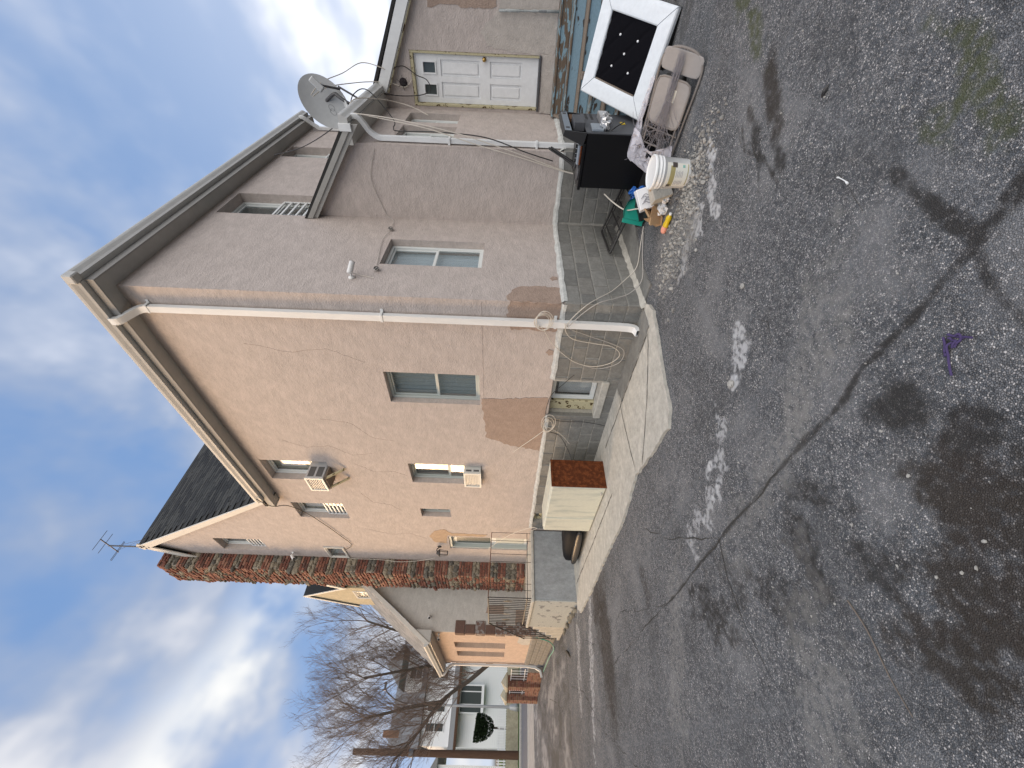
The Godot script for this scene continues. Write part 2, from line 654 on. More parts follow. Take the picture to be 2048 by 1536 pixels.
	for k in 4:
		surf("shingle_grey_%d" % k, lin(sg[k][0], sg[k][1], sg[k][2]), t_conc, Vector3.ONE * 3.0, 0.95)
	surf("roof_felt", lin(0.05, 0.05, 0.05), t_conc, Vector3.ONE, 0.95)
	# painted metal and trim
	var t_trim := blend_tex(s, [[wide, 0.04], [mid, 0.04], [grain, 0.02]], 0.93)
	surf("white_metal", lin(0.74, 0.76, 0.76), t_trim, Vector3(0.8, 0.25, 0.8), 0.45)
	M["white_metal"].metallic_specular = 0.5
	surf("soffit_metal", lin(0.45, 0.445, 0.42), t_trim, Vector3.ONE * 0.5, 0.55)
	surf("fascia_metal", lin(0.33, 0.325, 0.31), t_trim, Vector3.ONE * 0.5, 0.55)
	surf("gutter_metal", lin(0.52, 0.525, 0.51), t_trim, Vector3.ONE * 0.6, 0.4)
	surf("rake_trim", lin(0.62, 0.60, 0.55), t_trim, Vector3.ONE * 0.6, 0.6)
	surf("bump_trim", lin(0.36, 0.355, 0.335), t_trim, Vector3.ONE * 0.6, 0.55)
	plain("vinyl", lin(0.62, 0.65, 0.64), 0.4)
	plain("vinyl_grey", lin(0.40, 0.44, 0.42), 0.45)
	plain("dark_gap", lin(0.02, 0.02, 0.02), 0.9)
	glass("pane", Color(0.55, 0.62, 0.62), 0.10)
	M["pane"].metallic_specular = 1.0
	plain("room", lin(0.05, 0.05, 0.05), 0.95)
	surf("blind", lin(0.50, 0.54, 0.56), t_trim, Vector3.ONE * 0.7, 0.9)
	surf("curtain_blue", lin(0.42, 0.53, 0.60), t_trim, Vector3(3.0, 0.3, 3.0), 0.95, gray(s, wide), 1.0)
	surf("curtain_green", lin(0.34, 0.37, 0.30), t_trim, Vector3(3.0, 0.3, 3.0), 0.95)
	surf("curtain_dark", lin(0.22, 0.28, 0.31), t_trim, Vector3(3.0, 0.3, 3.0), 0.95)
	plain("paper", lin(0.75, 0.76, 0.77), 0.9)
	surf("card_board", lin(0.46, 0.31, 0.18), t_trim, Vector3.ONE * 3.0, 0.9)
	surf("door_white", lin(0.80, 0.82, 0.83), t_trim, Vector3.ONE * 0.7, 0.5)
	surf("jamb_yellow", lin(0.60, 0.55, 0.38), two_tone(s, peel, 0.70, 0.05, Color(0.9, 0.9, 0.88), Color(0.35, 0.28, 0.2), fine, 0.12), Vector3.ONE * 1.2, 0.7)
	plain("brass", lin(0.45, 0.29, 0.09), 0.35, 0.9)
	# wood
	var t_peel := two_tone(s, peel, 0.40, 0.05, Color(0.53, 0.64, 0.69), Color(0.44, 0.39, 0.34), fine, 0.16)
	surf("peeling_wood", lin(0.92, 0.92, 0.92), t_peel, Vector3(0.55, 2.3, 2.3), 0.85, r_stucco, 0.6)
	var t_peel2 := two_tone(s, peel, 0.74, 0.03, Color(0.53, 0.64, 0.70), Color(0.30, 0.27, 0.25), fine, 0.07)
	surf("blue_wood", lin(0.92, 0.92, 0.92), t_peel2, Vector3(0.5, 1.5, 1.5), 0.7, r_stucco, 0.3)
	surf("raw_wood", lin(0.27, 0.225, 0.185), t_stucco, Vector3(0.5, 7.0, 7.0), 0.9, r_stucco, 0.6)
	surf("brown_wood", lin(0.15, 0.085, 0.05), t_stucco, Vector3(0.5, 7.0, 7.0), 0.8)
	surf("pole_wood", lin(0.125, 0.075, 0.05), t_conc, Vector3(3.0, 0.3, 3.0), 0.95, r_stucco, 0.6)
	surf("bark", lin(0.14, 0.12, 0.10), t_conc, Vector3(2.5, 0.6, 2.5), 1.0, r_stucco, 1.5)
	surf("twig", lin(0.25, 0.19, 0.155), t_conc, Vector3.ONE, 1.0)
	# metals, plastics, cloth
	var t_rust := two_tone(s, mid, 0.52, 0.30, Color(0.36, 0.20, 0.12), Color(0.47, 0.27, 0.16), fine, 0.14)
	surf("rust", lin(0.80, 0.80, 0.80), t_rust, Vector3.ONE * 0.8, 0.95, r_stucco, 0.5)
	var t_enamel := two_tone(s, wide, 0.70, 0.45, Color(0.88, 0.88, 0.83), Color(0.76, 0.78, 0.75), fine, 0.04)
	surf("enamel_worn", lin(0.72, 0.74, 0.73), t_enamel, Vector3(1.2, 0.3, 1.2), 0.4)
	plain("black_iron", lin(0.022, 0.021, 0.021), 0.55)
	plain("black_enamel", lin(0.007, 0.007, 0.008), 0.35, 0.0, 0.3)
	surf("range_grey", lin(0.085, 0.09, 0.10), t_trim, Vector3.ONE * 1.2, 0.5)
	plain("range_galvanised", lin(0.33, 0.38, 0.43), 0.4, 0.5)
	surf("foil", lin(0.60, 0.60, 0.60), t_trim, Vector3.ONE * 2.0, 0.35)
	M["foil"].metallic = 0.8
	plain("black_plastic", lin(0.018, 0.018, 0.019), 0.45)
	surf("black_leather", lin(0.022, 0.022, 0.023), t_trim, Vector3.ONE * 2.0, 0.65, r_stucco, 0.3)
	M["black_leather"].metallic_specular = 0.15
	surf("white_leather", lin(0.74, 0.79, 0.83), t_trim, Vector3.ONE * 1.2, 0.45, gray(s, grain), 0.08)
	plain("black_velvet", lin(0.006, 0.006, 0.008), 0.95, 0.0, 0.15)
	plain("crystal", lin(0.85, 0.86, 0.88), 0.1)
	surf("chair_tan", lin(0.31, 0.295, 0.285), t_trim, Vector3.ONE * 2.0, 0.5)
	surf("chair_tube", lin(0.22, 0.20, 0.185), t_trim, Vector3.ONE * 2.0, 0.4)
	var film := plain("plastic_film", Color(lin(0.62, 0.62, 0.68), 0.62), 0.3)
	film.transparency = BaseMaterial3D.TRANSPARENCY_ALPHA
	film.cull_mode = BaseMaterial3D.CULL_DISABLED
	plain("plastic_strand", lin(0.24, 0.23, 0.25), 0.4)
	plain("bucket_white", lin(0.74, 0.76, 0.76), 0.35)
	plain("label_cream", lin(0.66, 0.66, 0.60), 0.6)
	plain("label_gold", lin(0.33, 0.29, 0.13), 0.6)
	plain("label_black", lin(0.06, 0.05, 0.045), 0.6)
	plain("label_grey", lin(0.33, 0.33, 0.36), 0.6)
	plain("label_teal", lin(0.22, 0.45, 0.40), 0.6)
	plain("green_plastic", lin(0.01, 0.27, 0.20), 0.4)
	plain("blue_plastic", lin(0.02, 0.12, 0.42), 0.35)
	plain("yellow_plastic", lin(0.62, 0.44, 0.01), 0.35)
	plain("red_label", lin(0.70, 0.30, 0.22), 0.5)
	plain("purple_cloth", lin(0.06, 0.042, 0.12), 0.95)
	plain("white_cable", lin(0.58, 0.54, 0.47), 0.5)
	plain("grey_cable", lin(0.40, 0.38, 0.35), 0.5)
	plain("black_cable", lin(0.02, 0.02, 0.02), 0.5)
	surf("dish_grey", lin(0.56, 0.58, 0.585), t_trim, Vector3.ONE * 1.0, 0.5)
	plain("dish_mark", lin(0.27, 0.28, 0.285), 0.5)
	plain("dark_metal", lin(0.10, 0.10, 0.105), 0.45, 0.4)
	plain("cam_white", lin(0.66, 0.66, 0.65), 0.4)
	plain("ac_white", lin(0.60, 0.61, 0.58), 0.5)
	plain("ac_grille", lin(0.10, 0.10, 0.10), 0.6)
	plain("ac_metal", lin(0.46, 0.47, 0.48), 0.45, 0.2)
	plain("siding_white", lin(0.80, 0.82, 0.82), 0.7)
	plain("far_window", lin(0.06, 0.075, 0.075), 0.15)
	surf("hedge", lin(0.025, 0.045, 0.018), t_conc, Vector3.ONE * 3.0, 1.0)
	surf("cream_wall", lin(0.52, 0.48, 0.36), t_conc, Vector3.ONE * 0.4, 0.95)
	plain("galvanised", lin(0.36, 0.37, 0.37), 0.5, 0.3)
	plain("soot", lin(0.03, 0.025, 0.03), 0.9)

func make_asphalt():
	# tile of 1.6 m: stones of about a centimetre set in dark binder
	var s := 1024
	var val := cells(s, 0.19, 21, FastNoiseLite.RETURN_CELL_VALUE)
	var dist := cells(s, 0.19, 21, FastNoiseLite.RETURN_DISTANCE2_SUB)
	var soft := nz(s, 0.02, 4, 23)
	var fine := nz(s, 0.3, 2, 24)
	var out := PackedByteArray()
	out.resize(s * s * 3)
	var relief := PackedByteArray()
	relief.resize(s * s)
	for k in s * s:
		var v := val[k] / 255.0
		var e := clampf(dist[k] / 80.0 + 0.12, 0.0, 1.0)
		var stone := pow(v, 1.6)
		var t := e * (0.35 + 0.65 * stone)
		var g := 0.215 + 0.44 * t + 0.09 * (fine[k] - 128) / 128.0 + 0.06 * (soft[k] - 128) / 128.0
		if v > 0.93:
			g += 0.12 * e
		g = clampf(g, 0.05, 1.0)
		out[k * 3] = int(clampf(g * (0.985 + 0.06 * (v - 0.5)), 0, 1) * 255.0)
		out[k * 3 + 1] = int(g * 255.0)
		out[k * 3 + 2] = int(clampf(g * (1.02 - 0.06 * (v - 0.5)), 0, 1) * 255.0)
		relief[k] = clampi(int(200.0 * e * (0.4 + 0.6 * v) + 0.2 * fine[k]), 0, 255)
	var m := plain("asphalt", lin(1.0, 1.0, 1.0), 0.75)
	m.albedo_texture = pic(s, out)
	m.metallic_specular = 0.25
	m.heightmap_enabled = true
	m.heightmap_texture = gray(s, relief)
	m.heightmap_scale = 0.8
	m.uv1_scale = Vector3.ONE
	m.detail_enabled = true
	m.detail_uv_layer = BaseMaterial3D.DETAIL_UV_2
	m.detail_blend_mode = BaseMaterial3D.BLEND_MODE_MIX
	m.detail_albedo = stain_picture()
	m.detail_mask = ImageTexture.create_from_image(white_dot())
	var far := m.duplicate()
	far.resource_name = "asphalt_far"
	far.detail_albedo = worn_picture()
	M["asphalt_far"] = far

func worn_picture() -> ImageTexture:
	# worn pale streaks and damp dark ones along the far drive
	var w := 640
	var h := 400
	var img := Image.create(w, h, false, Image.FORMAT_RGBA8)
	var n := FastNoiseLite.new()
	n.seed = 51
	n.frequency = 0.012
	n.fractal_octaves = 5
	var q := FastNoiseLite.new()
	q.seed = 52
	q.frequency = 0.05
	q.fractal_octaves = 4
	for j in h:
		for i in w:
			var t := n.get_noise_2d(i * 0.7, j * 1.6) + 0.45 * q.get_noise_2d(i * 0.6, j * 1.5)
			var a := clampf(absf(t) * 1.5 - 0.12, 0.0, 0.62)
			var c := lin(0.36, 0.36, 0.36) if t > 0.0 else lin(0.07, 0.068, 0.064)
			img.set_pixel(i, j, Color(c, a))
	return ImageTexture.create_from_image(img)

func white_dot() -> Image:
	var i := Image.create(4, 4, false, Image.FORMAT_RGB8)
	i.fill(Color.WHITE)
	return i

const STAIN_AT := Rect2(-9.0, -1.0, 14.0, 9.0)   # the patch of drive (x, z) that the stain map covers

func stain_picture() -> ImageTexture:
	# oil, moss, damp and chalky residue lying on the drive, as seen in the photograph
	var w := 1400
	var h := 900
	var img := Image.create(w, h, false, Image.FORMAT_RGBA8)
	var n := FastNoiseLite.new()
	n.seed = 31
	n.frequency = 1.6
	n.fractal_octaves = 5
	var g := FastNoiseLite.new()
	g.seed = 32
	g.frequency = 14.0
	g.fractal_octaves = 3
	var col := PackedFloat32Array()
	col.resize(w * h * 4)
	# [x, z, half length, half width, turn, red, green, blue, strength, edge noise, grain]
	var dark := [0.030, 0.028, 0.026]
	var brown := [0.036, 0.029, 0.023]
	var moss := [0.07, 0.08, 0.035]
	var pale := [0.60, 0.61, 0.62]
	var dust := [0.27, 0.265, 0.25]
	var list := [
		[1.75, 3.22, 0.15, 0.12, 0.2, dark, 0.90, 0.45, 0.35],
		[1.76, 3.60, 0.22, 0.17, 0.6, brown, 0.88, 0.5, 0.45],
		[1.72, 3.76, 0.20, 0.16, 1.3, brown, 0.86, 0.6, 0.5],
		[1.52, 3.96, 0.24, 0.18, 0.9, brown, 0.88, 0.6, 0.5],
		[1.32, 4.12, 0.30, 0.16, 0.7, brown, 0.80, 0.7, 0.6],
		[1.95, 3.50, 0.12, 0.10, 0.4, dark, 0.75, 0.7, 0.6],
		[1.05, 3.30, 0.20, 0.09, 0.8, dark, 0.50, 0.8, 0.7],
		[0.78, 3.40, 0.28, 0.12, 1.5, dark, 0.62, 0.9, 0.7],
		[0.45, 3.62, 0.34, 0.20, 0.3, dark, 0.48, 0.9, 0.9],
		[-0.60, 3.42, 0.42, 0.18, 0.6, dark, 0.60, 0.9, 0.8],
		[-0.15, 3.30, 0.3, 0.12, 1.2, dark, 0.42, 0.9, 0.9],
		[1.15, 3.72, 0.2, 0.12, 0.3, dark, 0.55, 0.9, 0.8],
		[2.50, 1.02, 0.34, 0.085, 2.1, brown, 0.88, 0.5, 0.3],
		[2.33, 0.82, 0.10, 0.04, 2.0, brown, 0.60, 0.5, 0.5],
		[2.22, 1.05, 0.16, 0.05, 2.1, dark, 0.70, 0.5, 0.4],
		[2.22, 1.45, 0.16, 0.06, 2.0, dark, 0.82, 0.6, 0.5],
		[2.10, 1.25, 0.20, 0.03, 2.3, dark, 0.55, 0.7, 0.6],
		[2.80, 0.30, 0.38, 0.07, 1.9, moss, 0.60, 0.9, 0.7],
		[2.92, 0.05, 0.16, 0.08, 0.6, moss, 0.45, 0.9, 0.8],
		[2.93, 2.26, 0.14, 0.06, 1.8, moss, 0.55, 1.0, 0.9],
		[2.80, 2.55, 0.20, 0.07, 2.0, moss, 0.55, 1.1, 1.0],
		[2.66, 2.45, 0.14, 0.06, 1.8, moss, 0.45, 1.1, 1.0],
		[1.08, 2.08, 0.085, 0.20, 0.55, pale, 0.58, 1.3, 1.1],
		[0.84, 2.21, 0.075, 0.06, 0.5, pale, 0.80, 0.9, 0.9],
		[0.30, 2.55, 0.10, 0.24, 0.75, pale, 0.42, 1.5, 1.3],
		[-0.05, 2.72, 0.10, 0.20, 0.9, pale, 0.40, 1.5, 1.3],
		[-0.45, 2.82, 0.09, 0.20, 1.0, pale, 0.34, 1.5, 1.3],
		[1.74, 0.66, 0.30, 0.085, 2.15, pale, 0.55, 1.2, 0.9],
		[1.42, 0.62, 0.24, 0.08, 2.3, pale, 0.50, 1.2, 1.0],
		[1.10, 0.55, 0.22, 0.09, 2.6, pale, 0.45, 1.2, 1.1],
		[1.98, 0.34, 0.12, 0.03, 1.9, pale, 0.55, 0.8, 1.2],
		[1.35, 0.30, 0.5, 0.22, 2.2, dust, 0.55, 0.7, 0.9],
		[0.95, 0.10, 0.4, 0.3, 2.2, dust, 0.35, 0.7, 0.9],
		[-4.55, 2.95, 1.1, 0.42, 1.72, brown, 0.72, 0.25, 0.3],
		[-4.9, 2.1, 0.6, 0.34, 2.0, brown, 0.6, 0.4, 0.4],
		[-5.9, 2.9, 1.2, 0.16, 1.95, pale, 0.40, 0.9, 1.6],
		[-7.3, 2.6, 0.9, 0.20, 1.9, pale, 0.34, 0.9, 1.6],
		[-2.1, 2.75, 0.25, 0.12, 1.3, brown, 0.35, 0.8, 0.8],
		[1.6, 2.6, 0.6, 0.16, 2.6, dust, 0.30, 0.9, 1.0],
		[0.7, 3.0, 0.8, 0.16, 2.9, dust, 0.28, 0.9, 1.0],
		[0.3, 4.3, 0.8, 0.2, 2.0, dust, 0.35, 0.9, 1.2],
		[-1.6, 3.6, 0.9, 0.2, 2.2, dust, 0.30, 0.9, 1.2],
	]
	# wide dirty seams: [points, half width, strength]
	var seams := [
		[[Vector2(2.46, 2.40), Vector2(2.43, 2.59), Vector2(2.41, 2.8), Vector2(2.43, 2.95), Vector2(2.52, 2.96), Vector2(2.68, 2.93)], 0.04, 0.58],
		[[Vector2(2.44, 2.97), Vector2(2.31, 2.96), Vector2(2.09, 2.98), Vector2(1.72, 2.96), Vector2(1.52, 3.01), Vector2(1.14, 3.0)], 0.024, 0.5],
		[[Vector2(2.38, 3.0), Vector2(2.33, 3.08), Vector2(2.31, 3.17), Vector2(2.28, 3.32)], 0.026, 0.48],
		[[Vector2(1.14, 3.0), Vector2(0.5, 3.02), Vector2(-0.08, 3.04), Vector2(-1.44, 3.12)], 0.018, 0.36],
		[[Vector2(2.24, 0.75), Vector2(2.12, 0.95), Vector2(2.16, 1.25), Vector2(2.1, 1.6)], 0.02, 0.4],
	]
	for q in seams:
		for k in q[0].size() - 1:
			var p0: Vector2 = q[0][k]
			var p1: Vector2 = q[0][k + 1]
			var steps := maxi(1, int(p0.distance_to(p1) / 0.05))
			for t in steps:
				var p := p0.lerp(p1, (t + 0.5) / steps)
				list.append([p.x, p.y, 0.06, q[1], (p1 - p0).angle(), dark, q[2], 0.6, 0.6])
	for s in list:
		var c := cos(s[4])
		var sn := sin(s[4])
		var reach: float = maxf(s[2], s[3]) * 1.9
		var i0 := maxi(0, int((s[0] - reach - STAIN_AT.position.x) / STAIN_AT.size.x * w))
		var i1 := mini(w - 1, int((s[0] + reach - STAIN_AT.position.x) / STAIN_AT.size.x * w))
		var j0 := maxi(0, int((s[1] - reach - STAIN_AT.position.y) / STAIN_AT.size.y * h))
		var j1 := mini(h - 1, int((s[1] + reach - STAIN_AT.position.y) / STAIN_AT.size.y * h))
		for j in range(j0, j1 + 1):
			var z := STAIN_AT.position.y + (j + 0.5) / h * STAIN_AT.size.y
			for i in range(i0, i1 + 1):
				var x := STAIN_AT.position.x + (i + 0.5) / w * STAIN_AT.size.x
				var dx: float = x - s[0]
				var dz: float = z - s[1]
				var u: float = (dx * c + dz * sn) / s[2]
				var v: float = (-dx * sn + dz * c) / s[3]
				var r = sqrt(u * u + v * v) + n.get_noise_2d(x * 2.2, z * 2.2) * s[7] * 1.3
				var a: float = s[6] * smoothstep(1.15, 0.72, r) if s[5] == pale else s[6] * smoothstep(1.35, 0.5, r)
				if a > 0.01:
					a *= clampf(1.0 + g.get_noise_2d(x, z) * 1.9 * s[8], 0.0, 1.35)
					a = clampf(a, 0.0, 0.70 if s[5] == pale else 0.80)
					var k := (j * w + i) * 4
					var a0 := col[k + 3]
					var total := minf(a + a0 * (1.0 - a), 0.75 if s[5] == pale else 0.84)
					for q in 3:
						col[k + q] = (s[5][q] * a + col[k + q] * a0 * (1.0 - a)) / maxf(total, 1e-4)
					col[k + 3] = total
	for j in h:
		var z := STAIN_AT.position.y + (j + 0.5) / h * STAIN_AT.size.y
		for i in w:
			var k := (j * w + i) * 4
			var a := col[k + 3]
			var x := STAIN_AT.position.x + (i + 0.5) / w * STAIN_AT.size.x
			var t := n.get_noise_2d(x * 0.55 + 40.0, z * 0.55) + 0.5 * g.get_noise_2d(x * 0.14, z * 0.14)
			var extra := clampf(absf(t) * 0.55 - 0.05, 0.0, 0.3) * smoothstep(0.0, 0.08, minf(minf(float(i) / w, 1.0 - float(i) / w), minf(float(j) / h, 1.0 - float(j) / h)))
			var tone := 0.045 if t < 0.0 else 0.30
			var total := a + extra * (1.0 - a)
			if total > 0.003:
				var o := [0.0, 0.0, 0.0]
				for q in 3:
					o[q] = (col[k + q] * a + tone * extra * (1.0 - a)) / total
				var cc := lin(o[0], o[1], o[2])
				cc.a = total
				img.set_pixel(i, j, cc)
			else:
				img.set_pixel(i, j, Color(0.3, 0.3, 0.3, 0))
	return ImageTexture.create_from_image(img)

# ---------------------------------------------------------------- ground

func drive_piece(x0: float, x1: float, z0: float, z1: float, m: Material) -> ArrayMesh:
	var st := mb()
	var c := [Vector2(x0, z0), Vector2(x1, z0), Vector2(x1, z1), Vector2(x0, z1)]
	for k in [0, 1, 2, 0, 2, 3]:
		var p: Vector2 = c[k]
		st.set_uv(p / 1.6)
		st.set_uv2((p - STAIN_AT.position) / STAIN_AT.size)
		st.add_vertex(Vector3(p.x, 0, p.y))
	st.generate_normals()
	st.generate_tangents()
	st.set_material(m)
	return st.commit()

func build_ground():
	var st := mb()
	box(st, Vector3(-420, -0.6, -400), Vector3(300, -0.13, 400))
	structure("ground", fin(st, M.soil))
	var drive := structure("driveway", drive_piece(STAIN_AT.position.x, STAIN_AT.end.x, STAIN_AT.position.y, STAIN_AT.end.y, M.asphalt))
	part("far_paving", drive_piece(-20.6, STAIN_AT.position.x, -9, 11, M.asphalt_far), drive)
	part("side_paving", drive_piece(STAIN_AT.position.x, STAIN_AT.end.x, -9, STAIN_AT.position.y, M.asphalt_far), drive)
	part("side_paving", drive_piece(STAIN_AT.position.x, STAIN_AT.end.x, STAIN_AT.end.y, 11, M.asphalt_far), drive)
	part("side_paving", drive_piece(STAIN_AT.end.x, 12, -9, 11, M.asphalt_far), drive)
	st = mb()
	box(st, Vector3(-20.6, -0.5, -9), Vector3(12, -0.006, 11))
	part("base_course", fin(st, M.soil), drive)
	# cracks filled with tar and dirt
	var cracks := [
		[[Vector2(-4.2, 3.2), Vector2(-2.6, 3.14), Vector2(-1.44, 3.12), Vector2(-0.08, 3.04), Vector2(0.5, 3.02), Vector2(0.9, 3.01)], 0.026],
		[[Vector2(-1.75, 2.2), Vector2(-1.2, 2.55), Vector2(-0.6, 2.82), Vector2(-0.09, 3.04), Vector2(-0.15, 3.3), Vector2(-0.17, 3.5), Vector2(-0.1, 3.75), Vector2(-0.04, 3.95)], 0.018],
		[[Vector2(-6.3, 2.45), Vector2(-4.6, 2.95), Vector2(-3.4, 2.7), Vector2(-2.4, 2.95), Vector2(-1.44, 3.12)], 0.016],
		[[Vector2(-8.6, 2.9), Vector2(-7.0, 3.2), Vector2(-5.4, 3.9), Vector2(-3.0, 4.5)], 0.02],
		[[Vector2(-3.3, 2.05), Vector2(-2.9, 2.6), Vector2(-2.5, 3.15), Vector2(-1.9, 3.9)], 0.014],
		[[Vector2(2.24, 0.65), Vector2(2.12, 0.9), Vector2(2.2, 1.0), Vector2(2.12, 1.25)], 0.012],
		[[Vector2(2.31, 2.18), Vector2(2.3, 2.28), Vector2(2.26, 2.41)], 0.009],
		[[Vector2(1.35, 2.06), Vector2(1.42, 2.2), Vector2(1.36, 2.33)], 0.008],
		[[Vector2(-13.5, 2.6), Vector2(-11.5, 2.9), Vector2(-9.5, 3.4), Vector2(-8.0, 4.2)], 0.03],
	]
	for c in cracks:
		var line := ragged(c[0], 0.11, 0.016, false)
		var k := 0
		while k < line.size() - 2:
			var n := mini(rng.randi_range(5, 14), line.size() - 1 - k)
			part("crack", ribbon(line.slice(k, k + n + 1), c[1] * rng.randf_range(0.28, 0.5), 0.004, M.tar_dirt, 0.7), drive)
			k += n + (1 if rng.randf() < 0.3 else 0)
	# the concrete apron along the long wall
	var pad := [Vector2(0.06, 0.02), Vector2(0.17, 0.2), Vector2(0.20, 0.37), Vector2(0.09, 0.73), Vector2(-0.05, 1.15), Vector2(-0.16, 1.62), Vector2(-0.32, 1.74), Vector2(-0.9, 1.68), Vector2(-1.56, 1.58), Vector2(-2.46, 1.78), Vector2(-3.87, 1.82), Vector2(-5.2, 1.9), Vector2(-6.45, 1.92), Vector2(-6.75, 1.75), Vector2(-6.75, 0.02)]
	var apron := structure("concrete_apron", sheet(ragged(pad, 0.07, 0.016), 0.035, 0.04, M.concrete))
	part("joint", ribbon([Vector2(-0.05, 0.42), Vector2(-0.3, 0.75), Vector2(-0.62, 1.1), Vector2(-1.23, 1.62)], 0.014, 0.039, M.tar_dirt, 0.5), apron)
	part("joint", ribbon([Vector2(-2.7, 1.2), Vector2(-4.2, 1.25), Vector2(-6.6, 1.3)], 0.016, 0.039, M.tar_dirt, 0.5), apron)
	part("joint", ribbon([Vector2(-1.5, 0.08), Vector2(-1.55, 0.6), Vector2(-1.5, 1.55)], 0.012, 0.039, M.tar_dirt, 0.5), apron)
	part("joint", ribbon([Vector2(-0.1, 0.45), Vector2(-0.55, 0.42), Vector2(-1.3, 0.4), Vector2(-2.7, 0.36)], 0.014, 0.039, M.tar_dirt, 0.5), apron)
	part("footing", sheet(ragged([Vector2(0.0, 0.42), Vector2(-0.6, 0.40), Vector2(-1.45, 0.37), Vector2(-1.5, 0.04), Vector2(0.02, 0.04)], 0.06, 0.012), 0.043, 0.008, M.concrete_dark), apron)
	# the dark worn footing strip along the rear wall
	var strip := [Vector2(0.05, 0.0), Vector2(0.32, -0.02), Vector2(0.30, -0.5), Vector2(0.42, -1.0), Vector2(0.62, -1.6), Vector2(0.9, -2.2), Vector2(0.05, -2.2)]
	structure("rear_footing", sheet(ragged(strip, 0.07, 0.014), 0.02, 0.025, M.concrete_dark))
	var lip := structure("footing_fillet", fillet())
	lip.set_meta("kind", "structure")
	# loose stones at the broken edge of the paving
	var stones := []
	for k in 4:
		stones.append(fin(blob(Vector3(1, 0.6, 0.8), 60 + k, 0.3, 4, 6), M.gravel))
	var heap := SurfaceTool.new()
	var heap2 := SurfaceTool.new()
	var n := 0
	while n < 2200:
		var t := rng.randf()
		var mid := Vector2(0.62, 0.35).lerp(Vector2(1.98, 0.12), t)
		var p := mid + Vector2(rng.randfn(0, 0.18), rng.randfn(0, 0.17))
		if p.x < 0.36:
			continue
		n += 1
		var sz := 0.004 + 0.012 * pow(rng.randf(), 3.0)
		if rng.randf() < 0.10:
			sz = rng.randf_range(0.015, 0.026)
		var b := Basis.from_euler(Vector3(rng.randf() * TAU, rng.randf() * TAU, rng.randf() * TAU)).scaled(Vector3.ONE * sz)
		(heap if rng.randf() < 0.55 else heap2).append_from(stones[n % 4], 0, Transform3D(b, Vector3(p.x, sz * 0.35, p.y)))
	for k in 260:
		var p := Vector2(rng.randf_range(-1.0, 2.9), rng.randf_range(0.4, 3.9))
		var sz := 0.003 + 0.007 * pow(rng.randf(), 3.0)
		var b := Basis.from_euler(Vector3(rng.randf() * TAU, rng.randf() * TAU, 0)).scaled(Vector3.ONE * sz)
		heap2.append_from(stones[k % 4], 0, Transform3D(b, Vector3(p.x, sz * 0.4, p.y)))
	heap.set_material(M.gravel)
	heap2.set_material(M.gravel_pale)
	var mesh := heap.commit()
	heap2.commit(mesh)
	var o := solo("gravel", mesh, "loose grey and pale gravel scattered along the broken paving edge", "gravel")
	o.set_meta("kind", "stuff")

func fillet() -> ArrayMesh:
	# the smear of cement where the rear wall meets the ground
	var st := mb()
	var prev := []
	for k in 28:
		var z := 0.10 - 2.3 * k / 27.0
		var w := 0.055 + rng.randf_range(-0.012, 0.018)
		var row := [Vector3(0.032, 0.075 + rng.randf_range(-0.012, 0.012), z), Vector3(0.032 + w * 0.55, 0.035, z), Vector3(0.032 + w, 0.012, z)]
		if k > 0:
			for q in 2:
				quad(st, prev[q], row[q], row[q + 1], prev[q + 1])
		prev = row
	return fin(st, M.concrete)

# ---------------------------------------------------------------- the house

func facing_z(x: float, y: float, z: float) -> Transform3D:
	return Transform3D(Basis.IDENTITY, Vector3(x, y, z))

func facing_x(x: float, y: float, z: float) -> Transform3D:
	return Transform3D(Basis(Vector3(0, 0, -1), Vector3.UP, Vector3(1, 0, 0)), Vector3(x, y, z))

func rect(x0: float, y0: float, x1: float, y1: float) -> Rect2:
	return Rect2(minf(x0, x1), y0, absf(x1 - x0), y1 - y0)

func poly(list: Array) -> PackedVector2Array:
	return PackedVector2Array(list)

